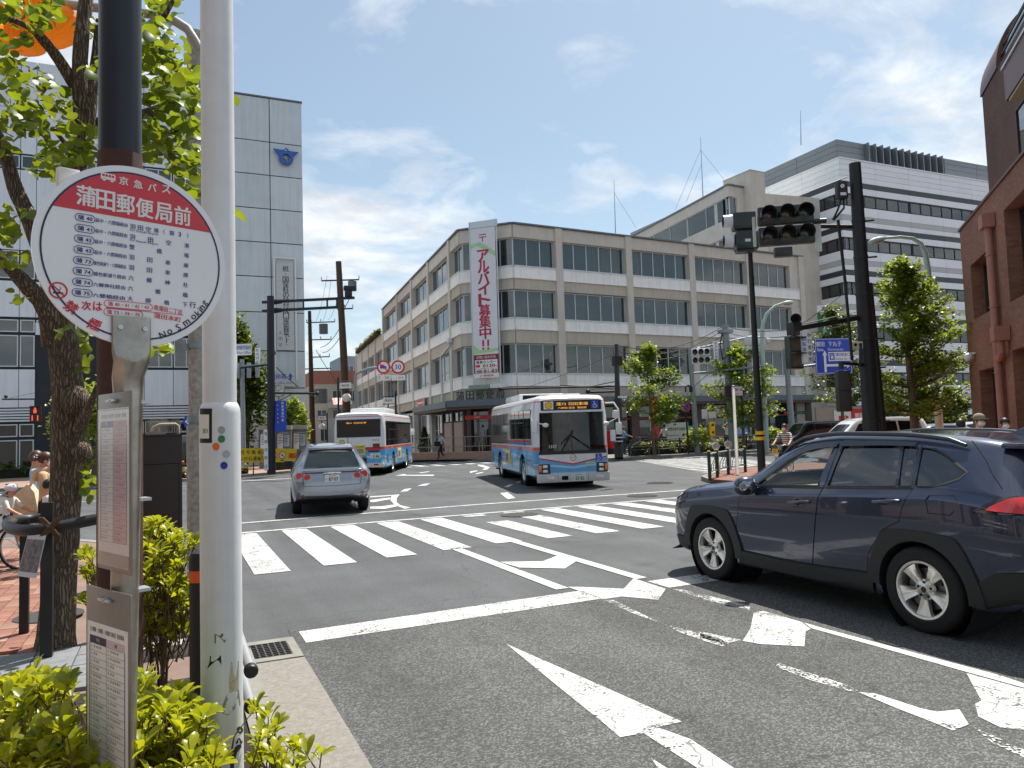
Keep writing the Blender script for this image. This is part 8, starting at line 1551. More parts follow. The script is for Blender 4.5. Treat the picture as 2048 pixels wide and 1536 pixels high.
# ================================================================== TREES AND PLANTING
BARK=M('bark_far','#6b5c4b',.9,v=.3,s=4,b=.8,bs=12)
GINK=leafmat('ginkgo_leaf','#39591a','#7f9a34',.5); GINKD=leafmat('ginkgo_leaf_dark','#24421a','#4f7029',.4); EVER=leafmat('evergreen_leaf','#1d3413','#55732a',.35); HEDG=leafmat('hedge_leaf','#3c4a22','#8a8a42',.35); PALEL=leafmat('pale_leaf','#5d7a2e','#a9b955',.5); CONIF=leafmat('conifer_leaf','#15351b','#2f5a2c',.25)
def leaves(b,centres,n,spread,size,m,rng,flat=.0,up=.3):
    """many small folded leaf faces scattered about branch points"""
    vs_,fs=[],[]; k=len(centres); C_=np.array(centres); pick=rng.integers(0,k,n); P=C_[pick]+rng.normal(0,1,(n,3))*spread
    for p in P:
        a=rng.uniform(0,2*math.pi); tl=rng.normal(up,.5); s_=size*rng.uniform(.6,1.25); d=np.array((math.cos(a)*math.cos(tl),math.sin(a)*math.cos(tl),math.sin(tl))); w_=np.array((-math.sin(a),math.cos(a),rng.normal(0,.35))); w_ /= np.linalg.norm(w_); n_=np.cross(d,w_)
        i=len(vs_); vs_ += [p,p+d*s_*.55+w_*s_*.5+n_*s_*.1,p+d*s_,p+d*s_*.55-w_*s_*.5+n_*s_*.1]; fs += [(i,i+1,i+2),(i,i+2,i+3)]
    b.add(vs_,fs,m)
def ginkgo(label,P,H_,W_,zc,seed,m,nleaf,group='ginkgo street trees',trunk=.1,lean=(0,0),layers=9,size=.17,prof=None,stake=False,nm='ginkgo_tree'):
    rng=np.random.default_rng(seed); t=thing(nm,label,'tree',P,0,group); b=MB(); top=np.array((lean[0],lean[1],H_)); z0=np.array((0,0,0))
    b.tube([(0,0,0),(lean[0]*.2,lean[1]*.2,H_*.3),(lean[0]*.6,lean[1]*.6,H_*.65),(lean[0],lean[1],H_*.97)],[trunk,trunk*.85,trunk*.5,trunk*.12],BARK,9)
    cs=[]
    for l in range(layers):
        f=zc+(1-zc)*(l/(layers-.3))**.92; c=top*np.array((f*f,f*f,f)); u=(l+.5)/layers
        wr=(prof(u) if prof else (1-u)**.75*(.55+.9*min(1,u*3.2)))*W_
        for q in range(3 if u>.7 else 4):
            a=rng.uniform(0,2*math.pi); r=wr*rng.uniform(.55,1.1); r *= 1.35 if rng.random()<.3 else 1.0; e=c+np.array((math.cos(a)*r,math.sin(a)*r,r*rng.uniform(.1,.6))); mid=(c+e)/2+np.array((0,0,-.05*r)); b.tube([c,mid,e],[trunk*.35*(1.1-u),trunk*.22*(1.1-u),.008],BARK,5,caps=False)
            for s_ in np.linspace(.2,1.0,7):pnt=c+(e-c)*s_; cs.append(pnt); cs.append(pnt+rng.normal(0,.07,3)*W_)
    for s_ in np.linspace(.85,1.0,5):cs.append(top*s_)
    b.out('trunk',t,60); b=MB(); leaves(b,cs,nleaf,np.array((.07,.07,.06))*W_**.8,size,m,rng); b.out('crown',t)
    if stake:
        b=MB()
        for x in (-.35,.35):b.cyl((x,0,0),(x*.4,0,1.4),.04,BARK,n=7)
        b.cyl((-.3,0,1.2),(.3,0,1.2),.04,BARK,n=7); b.out('stake',t)
    return t
q=PT(1308,900,43.2); zt=PT(1298,692,43.2).z; ginkgo('young ginkgo with open tiers before the post office, left of the no parking disc',(q.x,q.y,.12),zt-.12,2.1,.28,5,GINK,3300,trunk=.10,lean=(-.25,.1),stake=True,size=.20)
q=PT(1475,900,44); zt=PT(1465,690,44).z; ginkgo('ginkgo with broad crown behind the street name post',(q.x+.5,q.y,.12),zt-.12,2.4,.24,9,GINK,4200,trunk=.10,size=.20)
q=PT(1690,880,51); zt=PT(1678,612,51).z; ginkgo('darker ginkgo behind the blue direction sign',(q.x,q.y,.12),zt-.12,2.5,.30,12,GINKD,5000,trunk=.12,lean=(-.4,.2),layers=11,size=.2)
q=PT(1832,865,27.5); zt=PT(1800,522,27.5).z; ginkgo('large full ginkgo in front of the striped building',(q.x,q.y,.12),zt-.12,1.85,.25,21,GINK,14000,trunk=.17,lean=(-.45,-.1),layers=15,size=.135,prof=lambda u:(1-u)**.8*(.55+.75*min(1,u*4))+.10)
for i,(x,y0,t_,w_) in enumerate(((1768,745,52,1.5),(1905,778,50,1.6),(1850,760,56,1.5))):q=PT(x,870,t_); zt=PT(x,y0,t_).z; ginkgo(['small dark tree left of the large ginkgo trunk','small dark tree between the lamp post and the brick building','small dark tree right behind the large ginkgo trunk'][i],(q.x,q.y,.12),zt-.12,w_,.35,30+i,GINKD,2200,'small trees before the striped building',.09,layers=6,size=.2,nm='small_tree')
def clump(label,P,dims,n,m,seed,size,nm='shrub',cat='shrub',group=None,stems=5,kind=None):
    rng=np.random.default_rng(seed); t=thing(nm,label,cat,P,0,group); b=MB(); pts=[]
    for i in range(140):
        d=rng.normal(0,1,3); d /= np.linalg.norm(d); d[2]=abs(d[2])*1.0 if rng.random()>.25 else d[2]; r=rng.uniform(.55,1.0)**.5*(1+.22*math.sin(3*d[0]+seed)+.18*math.sin(4*d[1]+2*d[2]+seed)); pts.append((d[0]*r*dims[0],d[1]*r*dims[1],dims[2]*(1+d[2]*r*.85)))
    for i in range(stems):p=pts[rng.integers(0,140)]; b.tube([(p[0]*.15,p[1]*.15,0),(p[0]*.45,p[1]*.45,p[2]*.5),p],[.05*dims[2],.03*dims[2],.006],BARK,5)
    b.out('stem',t,60); b=MB(); leaves(b,pts,n,np.array(dims)*.12,size,m,rng); b.out('foliage',t); return t
q=PT(497,895,43); zt=PT(490,640,43).z; clump('big dark evergreen tree behind the signal pole on the left',(q.x-.35,q.y,.1),(1.45,1.35,zt/1.95),9000,EVER,3,.24,'evergreen_tree','tree')
q=PT(590,880,45.5); zt=PT(588,808,45.5).z; clump('small leafy tree right of the blue board on the truss pole',(q.x,q.y,.1),(.9,.8,zt/1.9),2200,PALEL,8,.2,'small_tree','tree')
q=PT(865,905,46.5); t_=thing('potted_conifer','small dark conifer in a pot beside the post office steps','potted plant',(16.0,50.5,.12)); b=MB(); rng=np.random.default_rng(2); cs=[(math.cos(a)*r*(1-z/1.5),math.sin(a)*r*(1-z/1.5),.55+z) for z in np.linspace(0,1.45,16) for a in np.linspace(0,6.2,9) for r in (.3,.5)]; leaves(b,cs,1500,np.array((.05,.05,.06)),.12,CONIF,rng); b.out('foliage',t_); b=MB(); b.lathe([(.001,0),(.32,0),(.42,.55),(.38,.55),(.36,.5),(.001,.5)],M('pot_grey','#5a5a5a',.8),18); b.cyl((0,0,.5),(0,0,1.2),.05,BARK,n=7); b.out('pot',t_,40)
def hedge(label,A,B_,w_,h_,n,m,seed,size,nm='hedge'):
    rng=np.random.default_rng(seed); A,B_=Vector(A),Vector(B_); t=thing(nm,label,'hedge',A); d=B_-A; l=d.length; u=d/l; v=Vector((-u.y,u.x,0)); b=MB(); cs=[]
    for i in range(int(l*14)):a=rng.uniform(0,l); c,z=rng.uniform(-w_,w_),h_*(1-.5*rng.random()**2)*(1+.12*math.sin(a*2.3+seed)); p=u*a+v*c; cs.append((p.x,p.y,z if abs(c)<w_*.7 else z*rng.uniform(.2,1)))
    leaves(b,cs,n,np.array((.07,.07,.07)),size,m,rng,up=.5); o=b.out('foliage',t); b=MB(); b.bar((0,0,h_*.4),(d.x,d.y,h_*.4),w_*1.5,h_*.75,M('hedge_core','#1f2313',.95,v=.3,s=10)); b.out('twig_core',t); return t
hedge('low brownish hedge behind the long kerb fence',(24.2,36.9,.12),(35.5,37.9,.12),.5,.62,5200,HEDG,4,.11); hedge('low hedge behind the right half of the kerb fence',(36.2,37.9,.12),(45,38.6,.12),.5,.7,4200,HEDG,6,.11)
for i,(x,y,t_,d_) in enumerate(((1400,905,44.3,(.9,.6,.75)),(1545,900,45,(.8,.6,.7)))):q=PT(x,y,t_); clump(['pale leafy bush under the no parking disc','pale leafy bush left of the black small van'][i],(q.x,q.y,.12),d_,1400,PALEL,15+i,.14)
q=PT(1740,870,60); hedge('dark shrub row along the foot of the striped building',PT(1690,880,60)*1+Vector((0,0,-PT(1690,880,60).z)),PT(1930,865,60)-Vector((0,0,PT(1930,865,60).z)),.8,3.2,6000,GINKD,8,.28)
hedge('dry straggly planting under the yellow banner',(-.2,37.4,.12),(3.2,38.9,.12),.35,.35,900,leafmat('dry_leaf','#6b5a34','#9a8a5a',.3),11,.12)
hedge('dry planting at the foot of the notice boards',(4.8,41.2,.12),(7.0,43.0,.12),.5,.55,1400,PALEL,13,.13); hedge('clipped low hedge in front of the civic building',(-14,47.6,.12),(-2.5,48.2,.12),.5,.6,3000,EVER,14,.13)
q=Vector((18.7+.2,70,13.3)); hedge('brownish roof edge planting on the annex',PD+Vector((-.0,2.0,13.2)),PD+Vector((2.2,23,13.2)),.3,.55,1500,HEDG,17,.2)
# ================================================================== THE BUS STOP, NEAR TREE AND SHRUBS
DC=Vector((-.11,2.76,2.42)); DX=hd(69.5); TD=fr(DC,DX); DN=Vector((TD[0][2],TD[1][2],TD[2][2]))
def DP(x,y):
    d=ray(x,y); p=EYE+d*((DC-EYE).dot(DN)/d.dot(DN))-DC; return p.dot(DX),p.z
def Z2(x,y):return DP(x/4,384+y/4)
st_=thing('bus_stop_sign','round white bus stop sign with red cap on a stainless post at the left front','bus stop sign',(DC.x,DC.y,.12)); TL=TR(-Vector((DC.x,DC.y,.12))) @ TD
b=MB(); b.cyl((0,0,-.012),(0,0,0),.302,M('sign_enamel','#e9ebee',.25,v=.015,coat=.4),n=72,T=TL); b.out('disc',st_,40)
b=MB(); ringf(b,TL,0,0,.276,.2815,M('navy_ring','#1d1b3c',.4),.0015,72)
(xa,ya),(xb,yb_)=DP(95,410),DP(422,467); n_=40; sl_=(yb_-ya)/(xb-xa); pts=[]
for i in range(361):
    a=math.radians(i); x,y=.2755*math.cos(a),.2755*math.sin(a)
    if y>ya+sl_*(x-xa):pts.append((a,x,y))
b.prism([(x,y) for a,x,y in pts],.0005,.001,M('cap_red','#cc1f2d',.3,coat=.3),TL); b.out('disc_print',st_)
def tq(b,s,m,x,y,h,w=None,rot=None,bold=0.0,z=.0022):r_=math.atan(sl_) if rot is None else rot; tx(b,s,m,TL @ TR((x,y,0)) @ RZ(r_),0,0,h,w,bold,'c',z)
b=MB()
for ch,(x,y) in zip('京急バス',((247,362),(276,369),(304,375),(332,379))):tq(b,ch,WHITE,*DP(x,y),.027,.027,bold=.02)
for ch,(x,y) in zip('蒲田郵便局前',((172,392),(211,401),(251,409),(289,417),(327,425),(365,432))):tq(b,ch,WHITE,*DP(x,y),.064,.054,bold=.022)
x,y=DP(216,355); T0=TL @ TR((x,y,0)) @ RZ(math.atan(sl_)); b.prism([(-.022,-.008),(-.022,.010),(-.018,.013),(.020,.013),(.022,.008),(.022,-.008)],.0012,.002,WHITE,T0)
for i in range(4):b.box(-.018+.0095*i,.001,.002,-.0105+.0095*i,.009,.0025,M('cap_red','#cc1f2d'),T0)
for q in (-.012,.012):disc(b,T0,q,-.009,.005,WHITE,.002,12)
b.out('stop_name',st_)
b=MB(); dest=['羽田空港（第3）','羽田空港','整備場','羽田車庫','羽田車庫','六郷神社','六郷橋','大師橋下']; via=['萩中・六間堀経由']*4+['雑色駅通り・六間堀経由','雑色駅通り経由','六郷神社経由','六郷橋経由']
ds0=[(1060,278),(1058,360),(1055,440),(1052,523),(1050,606),(1047,688),(1043,772),(1040,853)]; ds1=[(1500,350),(1493,430),(1490,508),(1487,588),(1485,665),(1483,744),(1481,824),(1478,902)]
for i in range(8):
    x,y=Z2(681-3.4*i,209+85.6*i); slr=math.atan(sl_)*(1-.05*i); T0=TL @ TR((x,y,0)) @ RZ(slr)
    pill(b,T0,-.0285,.0285,0,.024,NAVY,.0018,.0017); tx(b,'蒲 '+['40','41','42','43','73','74','74','75'][i],NAVY,T0,0,0,.0145,.042,.018,'c',.0022)
    x,y=Z2(893-3.2*i,246+84.5*i); tq(b,via[i],NAVY,x,y,.0135,.096,slr,.016)
    n=len(dest[i])
    for j,ch in enumerate(dest[i]):f=j/(n-1); x,y=Z2(ds0[i][0]+(ds1[i][0]-ds0[i][0])*f,ds0[i][1]+(ds1[i][1]-ds0[i][1])*f); tq(b,ch,NAVY,x,y,.0165,None if ch in '（）3' else .0165,slr,.014)
    if i<2:tq(b,'For Haneda Airport',NAVY,*Z2(1153,325+79*i),.0085,.09,slr,.01)
tq(b,'行',NAVY,*Z2(1540,903),.022,.022,None,.016); b.out('route_print',st_)
b=MB(); RD2=M('sign_red_print','#c8202f',.4)
for s,(x,y),w_ in (('次',(690,910),.026),('は',(780,915),.026)):tq(b,s,RD2,*Z2(x,y),.028,w_,None,.02)
tq(b,'禁',RD2,*Z2(570,922),.036,.036,-.62,.022); tq(b,'煙',RD2,*Z2(755,1060),.036,.036,-.36,.022)
for (x,y),w_,s in (((1030,908),.149,'蒲 40・41・42・43'),((988,970),.119,'蒲 73・74・75')):x,y=Z2(x,y); T0=TL @ TR((x,y,0)) @ RZ(math.atan(sl_)*.6); pill(b,T0,-w_/2,w_/2,0,.023,RD2,.0018,.0015); tx(b,s,RD2,T0,0,0,.0145,w_*.84,.012,'c',.002)
tq(b,'南蒲田二丁目',RD2,*Z2(1343,943),.018,.092,-.1,.012); tq(b,'蒲田本町',RD2,*Z2(1340,1005),.018,.09,-.1,.01); p,q=Z2(848,925),Z2(1465,985); line(b,TL,p,q,.0014,RD2,.002)
x,y=Z2(465,787); ringf(b,TL,x,y,.0215,.0265,RD2,.002,32); b.bar((x-.016,y+.016,.0024),(x+.016,y-.016,.0024),.004,.0004,RD2,TL); b.out('red_print',st_)
b=MB(); b.bar((x-.014,y-.008,.0016),(x+.014,y-.008,.0016),.005,.0004,INK,TL); b.tube([(x+.002,y,.0016),(x+.008,y+.006,.0016),(x+.004,y+.012,.0016)],.0009,INK,4,TL); b.out('cigarette_print',st_); b=MB()
for ch,(cx_,cy),r_ in zip('NoSmoking',((1300,1143),(1357,1118),(1425,1083),(1492,1045),(1548,1000),(1580,968),(1600,945),(1618,925),(1642,892)),(.42,.48,.56,.64,.72,.78,.82,.86,.92)):tx(b,ch,INK,TL @ TR((*Z2(cx_,cy),0)) @ RZ(r_),0,0,{'N':.022,'o':.0165,'S':.023,'m':.0165,'k':.022,'i':.022,'n':.0165,'g':.021}[ch],None,.012,'c',.002)
b.out('black_print',st_)
# flattened stainless pipe
TP_=TL; secs=[((225,634),.006,.0),((225,692),.006,.0),((228,705),.012,.0),((232,740),.030,-.0),((235,790),.040,-.0),((236,830),.042,0)]
xl,zt_=DP(222,636); xr_,_=DP(300,640); xc=(xl+xr_)/2; hw=(xr_-xl)/2
b=MB(); rings=[(DP(260,634)[1],hw,.005),(DP(260,690)[1],hw,.005),(DP(260,704)[1],hw*.985,.010),(DP(260,725)[1],hw*.92,.020),(DP(260,755)[1],hw*.82,.030),(DP(260,790)[1],hw*.74,.038),(DP(260,830)[1],hw*.70,.042),(-2.30,hw*.70,.042)]; vs_=[]; n=28
for z,a,c in rings:
    dx=(DP(236,1536)[0]+.006-xc)*max(0,(DP(260,830)[1]-z))/(DP(260,830)[1]-DP(236,1536)[1])*.62
    for i in range(n):
        t=2*math.pi*i/n; e=.25 if c<.012 else 1.0
        vs_.append((xc+dx+a*(abs(math.cos(t))**e)*(1 if math.cos(t) >= 0 else-1),z,.004+.0+c*math.sin(t)*1.0+(-.03 if z<DP(260,740)[1] else .003)))
b.add(vs_,[(j*n+i,j*n+(i+1) % n,(j+1)*n+(i+1) % n,(j+1)*n+i) for j in range(len(rings)-1) for i in range(n)]+[tuple(range(n))],STEEL,TL); b.out('post',st_,40)
for q in ((238,655),(287,659)):x,y=DP(*q); b=MB(); b.cyl((x,y,.010),(x,y,.018),.0085,SILV,n=6,T=TL); b.out('bolt',st_)
b=MB(); x,y=DP(140,348); b.bbox(x-.03,y-.035,-.05,x+.035,y+.025,-.014,.008,M('white_plastic','#d8d6cf',.5),TL); b.out('rim_clip',st_,40)
b=MB()
for q in ((282,805),(281,1000),(280,1182)):x,y=DP(*q); b.box(x-.02,y-.004,-.06,x+.035,y+.006,.0,SILV,TL)
b.out('clamp',st_)
def board(label,pl_,pr2,tl,tr_,hl,head,rows_,pink,title):
    """timetable board whose right edge stands nearer"""
    A_,B_=PT(*pl_,tl),PT(*pr2,tr_); u=B_-A_; u.z=0; w_=u.length; o=thing('timetable_board',label,'timetable',A_,0,'timetables on the bus stop post'); T=fr((0,0,0),u); b=MB(); b.bbox(0,-hl,-.006,w_,0,0,.004,M('board_steel','#8f8b84',.4,.6,.12,8),T); b.out('board',o,40)
    px0,px1,py0,py1=w_*.05,w_*.95,-hl*head,-hl*.90; b=MB(); b.box(px0,py1,0,px1,py0,.0012,M('timetable_paper','#f0f0ee',.5,v=.05,s=14),T); sh_=b.out('paper',o)
    b=MB(); ix0,ix1=px0+w_*.06,px1-w_*.06; top_=py0-hl*.06; mid=(ix0+ix1)/2-w_*.01; hN=top_-hl*.035; bot=py1+hl*.06
    tx(b,title,INK,T,(ix0+ix1)/2,py0-hl*.032,hl*.022,(ix1-ix0)*.96,.015,'c',.0016); b.box(ix0,hN,.0012,mid,top_,.0016,M('print_dark_blue','#22264a',.5),T); b.box(mid,hN,.0012,ix1,top_,.0016,pink,T)
    tx(b,'平日',WHITE,T,(ix0+mid)/2,(hN+top_)/2,hl*.016,None,.01,'c',.002); tx(b,'土曜',INK,T,(mid+ix1)/2,(hN+top_)/2,hl*.016,None,.01,'c',.002)
    if pink_full:b.box(mid,bot,.0012,ix1,hN,.00145,M('paper_pink','#d9a8ab',.5,v=.1,s=10),T)
    for i in range(rows_+1):y=hN+(bot-hN)*i/rows_; b.box(ix0,y-.0004,.0014,ix1,y+.0004,.0018,M('print_line','#585c66',.6),T)
    for x,m in ((ix0,NAVY),(ix1,NAVY),(mid,M('print_line','#585c66'))):b.box(x-.0018 if m is NAVY else x-.0004,bot,.0014,x+.0018 if m is NAVY else x+.0004,hN,.0019,m,T)
    rg=random.Random(5)
    for i in range(rows_):
        y=hN+(bot-hN)*(i+.42)/rows_; hh=(hN-bot)/rows_*.36
        for x0,x1 in ((ix0,mid),(mid,ix1)):
            k=rg.randint(2,5); tx(b,str(5+i),INK,T,x0+w_*.045,y,hh,None,.01,'c',.0018); tx(b,' '.join('%02d' % (7+11*q) for q in range(k)),INK,T,x0+w_*.09,y,hh,None,0,'l',.0018)
    b.out('timetable_print',o)
    b=MB(); b.cyl((w_*.5,-hl*.045,0),(w_*.5,-hl*.045,.012),.008,SILV,n=8,T=T); b.bar((w_*.36,-hl*.045,.008),(w_*.62,-hl*.045,.008),.008,.008,SILV,T); b.out('wing_nut',o)
    return o,T,w_
pink_full=True; o,T,w_=board('upper timetable board under clear plastic on the stainless bus stop post',(196,790),(262,781),2.49,2.31,.565,.10,19,M('paper_pink_head','#c98a90',.5),'【羽田空港】羽田空港・羽田車庫・整備場')
b=MB(); b.box(w_*.03,-.55,.003,w_*.97,-.05,.004,glass('plastic_sleeve',(.98,.98,.98),.02,.15,.05),T); b.out('plastic_sleeve',o)
pink_full=False; board('lower timetable board half sunk in the shrub leaves',(172,1169),(261,1193),2.47,2.27,.70,.16,18,M('paper_pink_pale','#d8c2c6',.5),'【六郷橋・大師橋・大師橋下経由】羽田車庫')
# brown and black lamp column behind the sign
q=PT(240,900,4.25); lc=thing('lamp_column','thick column, dark blue black above and rough brown below, behind the round sign','lamp post',(q.x,q.y,.12)); zb=PT(240,297,4.25).z-.12
b=MB(); b.cyl((0,0,0),(0,0,zb),.1175,BROWNP,n=36); b.out('lower_column',lc,40); b=MB(); b.cyl((0,0,zb),(0,0,7.5),.1135,M('blue_black_steel','#23252e',.38,.3,v=.08,s=5),n=36); b.out('upper_column',lc,40)
# white post with stickers
q=PT(445,1500,3.0); WPX=Vector((q.x,q.y,.12)); wpo=thing('white_post','white painted steel post with coloured dots and torn stickers, left foreground','post',WPX); WPM=M('post_white','#dadcdd',.42,v=.06,s=7,stain=.26,coat=.15); zs_=PT(440,806,3.0).z-.12
b=MB(); b.lathe([(.08,0),(.08,zs_-.04),(.078,zs_-.018),(.070,zs_),(.066,zs_+.004),(.0655,5.2)],WPM,48); b.out('post',wpo,40)
def CP(x,y,r=.0806):
    d=ray(x,y); o2=EYE-WPX; a=d.x**2+d.y**2; bb=2*(o2.x*d.x+o2.y*d.y); c=o2.x**2+o2.y**2-r*r; t=(-bb-math.sqrt(max(bb*bb-4*a*c,0)))/(2*a); return o2+d*t
def decal(nm,pts_px,m,r=.0806):b=MB(); b.face([CP(x,y,r) for x,y in pts_px][::-1],m); b.out(nm,wpo)
for (x,y,m) in ((443,860,M('dot_grey_worn','#9a9a98')),(443,878,M('dot_green','#1d7a4b')),(432,893,M('dot_orange','#e0692c')),(453,908,M('dot_grey','#a9abae')),(448,931,M('dot_blue','#1f2f96'))):decal('dot_sticker',[(x+7.3*math.cos(a),y+7.5*math.sin(a)) for a in [2*math.pi*i/20 for i in range(20)]],m,.0822)
def strip(nm,x0,x1,y0,y1,m,r):
    b=MB(); n=7; P=[[CP(x0+(x1-x0)*i/n,y,r) for i in range(n+1)] for y in (y0,y1)]; b.add(P[0]+P[1],[(i,n+1+i,n+2+i,i+1) for i in range(n)],m); b.out(nm,wpo)
strip('number_sticker',399.5,424,817,886,INK,.0804); strip('number_sticker',400,418,829,877,M('sticker_white','#e2e0d4',.5),.0808)
b=MB(); cpt=CP(410,862,.0814); nn=Vector((cpt.x,cpt.y,0)).normalized(); T0=fr(cpt,Vector((-nn.y,nn.x,0))); tx(b,'301',INK,T0,0,0,.019,.026,.0,'c',.0); b.out('post_number',wpo)
for nm,pts,m in (('torn_sticker',[(429,1268),(447,1267),(446,1273),(442,1276),(449,1281),(453,1278),(450,1285),(429,1287)],M('sticker_grime','#6d6962',.8)),('torn_sticker',[(420,1312),(442,1311),(443,1330),(438,1322),(434,1320),(428,1325),(424,1328),(414,1338),(419,1324)],INK),('glue_patch',[(462,1324),(478,1322),(477,1384),(470,1382),(460,1386),(458,1366)],M('glue_beige','#b3a78f',.9,v=.2,s=60)),('glue_patch',[(452,1392),(464,1380),(478,1380),(481,1410),(468,1420),(456,1431),(446,1428),(443,1416)],M('glue_grey','#8e8c87',.9,v=.3,s=60)),('logo_sticker',[(466,1500),(474,1490),(482,1488),(483,1494),(474,1506),(468,1530),(470,1560),(462,1560),(460,1525)],INK),('logo_sticker',[(472,1484),(485,1480),(485,1487),(480,1487),(480,1476),(476,1477),(477,1486),(472,1489)],INK)):decal(nm,pts,m,.081)
b=MB(); ringp=[CP(480+r_*math.cos(a),1460+r_*1.1*math.sin(a),.081) for r_ in (3,6.5) for a in [2*math.pi*i/16 for i in range(16)]]; b.add(ringp,[(i,16+i,16+(i+1) % 16,(i+1) % 16) for i in range(16)],INK); b.out('logo_sticker',wpo)
# bollard, guard pipe
q=PT(402,1300,3.9); o=thing('bollard','black rounded bollard with orange reflector hidden behind the white post','bollard',(q.x,q.y,.12)); b=MB(); zt_=PT(402,1102,3.9).z-.12; b.lathe([(.055,0),(.055,zt_-.05),(.045,zt_-.012),(.001,zt_)],M('bollard_black','#161617',.5),22); b.out('post',o,50); b=MB(); b.lathe([(.0565,zt_-.16),(.0565,zt_-.10)],M('reflector_orange','#d9571c',.3),22); b.out('reflector',o)
q=G(502,1341,.6); gpx=thing('guard_pipe','stainless guard pipes with black end caps beside the white post','guard rail',(q.x,q.y,.12)); b=MB()
for z in (.48,.30):b.cyl((0,0,z),(0,2.2,z),.027,SILV,n=18)
b.out('pipe',gpx,40); b=MB(); b.cyl((0,1.5,0),(0,1.5,.6),.04,SILV,n=14); b.out('post',gpx,40)
for z in (.48,.30):b=MB(); b.lathe([(.001,0),(.03,.002),(.036,.012),(.036,.05),(.028,.052)],BLACK,20,TR((0,-.03,z)) @ Matrix.Rotation(-math.pi/2,4,'X')); b.out('end_cap',gpx,40)
# cabinet, peeling pole with its orange lantern
q=PT(322,1000,9.0); cb_=thing('utility_cabinet','dark brown street cabinet with an arched conduit on top, behind the shrubs','cabinet',(q.x,q.y,.12)); T=fr((0,0,0),hd(24.4+90-27)); zt_=PT(322,872,9.0).z-.12; CBM=M('cabinet_brown','#2c211d',.55,v=.12,s=6,b=.2,bs=150)
b=MB(); b.bbox(-.235,0,-.35,.235,zt_,0,.008,CBM,T); b.out('case',cb_,40); b=MB(); b.box(-.21,zt_-.34,.0,.21,zt_-.333,.004,DARK,T); b.box(.195,.1,.0,.2,zt_-.35,.003,DARK,T); b.box(-.25,zt_,-.36,.25,zt_+.02,.01,CBM,T); b.out('door_seam',cb_)
b=MB(); BEI=M('conduit_beige','#9f917c',.7); b.box(-.16,zt_+.02,-.25,.06,zt_+.05,-.1,BEI,T); b.tube([(-.1,zt_+.05,-.17),(-.07,zt_+.11,-.17),(.0,zt_+.14,-.17),(.17,zt_+.14,-.17),(.2,zt_+.12,-.17),(.2,zt_+.02,-.17)],.022,BEI,10,T); b.out('conduit',cb_,50); b=MB(); b.box(-.16,zt_+.03,-.32,.22,zt_+.22,-.31,glass('clear_guard',(.85,.83,.78),.25),T); b.out('clear_guard',cb_); b=MB(); b.cyl((.235,zt_-.33,-.05),(.26,zt_-.33,-.05),.02,ORANGE,T=T,n=10); b.out('lamp',cb_)
q=PT(397,1000,7.3); pp=thing('peeling_pole','grey pole with peeling paint and steel bands just left of the white post','pole',(q.x,q.y,.12)); PEEL=M('peeling_paint','#a6a39d',.85,v=.3,s=22,b=.8,bs=40,stain=.35); hp=PT(400,95,7.3).z-.12
b=MB(); b.cyl((0,0,0),(0,0,PT(397,850,7.3).z-.12),.105,PEEL,n=22); b.cyl((0,0,PT(397,850,7.3).z-.12),(0,0,hp+.3),.085,PEEL,n=22); b.out('pole',pp,40)
b=MB()
for y in (845,695,265):z=PT(397,y,7.3).z-.12; b.cyl((0,0,z),(0,0,z+.06),.1,GPOLE,n=20)
z=PT(397,700,7.3).z-.12; b.tube([(-.08,-.03,z),(-.16,-.05,z+.12)],.02,GPOLE,6); b.out('band',pp,40)
lo_=Vector(q); b=MB(); b.tube([PT(x,y,7.3)-Vector((q.x,q.y,.12)) for x,y in ((399,100),(392,85),(375,58),(350,42),(300,28),(220,18),(150,11),(100,3),(60,-4))],.045,M('arm_grey','#a39a92',.6),10); b.out('lamp_arm',pp,60)
ol=PT(42,52,7.3); og=thing('orange_lantern','large orange fluted saucer shaped street lantern in the top left corner','street lamp',ol)
mm,t,o_=newmat('orange_acrylic'); p=N(t,'ShaderNodeBsdfPrincipled',Roughness=.3); tl_=N(t,'ShaderNodeBsdfTranslucent'); p.inputs['Base Color'].default_value=(.80,.36,.03,1); tl_.inputs[0].default_value=(1,.52,.05,1); mxs=N(t,'ShaderNodeMixShader',Fac=.42); L(t,p.outputs[0],mxs.inputs[1]); L(t,tl_.outputs[0],mxs.inputs[2]); L(t,mxs.outputs[0],o_.inputs[0])
def flute(prof,n=64,am=.055):return [(r*(1+am*(1 if i % 2 else-1))*math.cos(2*math.pi*i/n),r*(1+am*(1 if i % 2 else-1))*math.sin(2*math.pi*i/n),z) for r,z in prof for i in range(n)],[(j*n+i,j*n+(i+1) % n,(j+1)*n+(i+1) % n,(j+1)*n+i) for j in range(len(prof)-1) for i in range(n)]
for nm,pf in (('upper_shade',[(.10,.36),(.26,.34),(.42,.24),(.49,.13)]),('rim_band',[(.49,.13),(.51,.10),(.50,.05)]),('lower_shade',[(.50,.05),(.40,-.04),(.27,-.10),(.22,-.11)]),('bottom_cup',[(.22,-.11),(.20,-.20),(.13,-.24),(.02,-.25)])):b=MB(); b.add(*flute(pf),mm); b.out(nm,og,20)
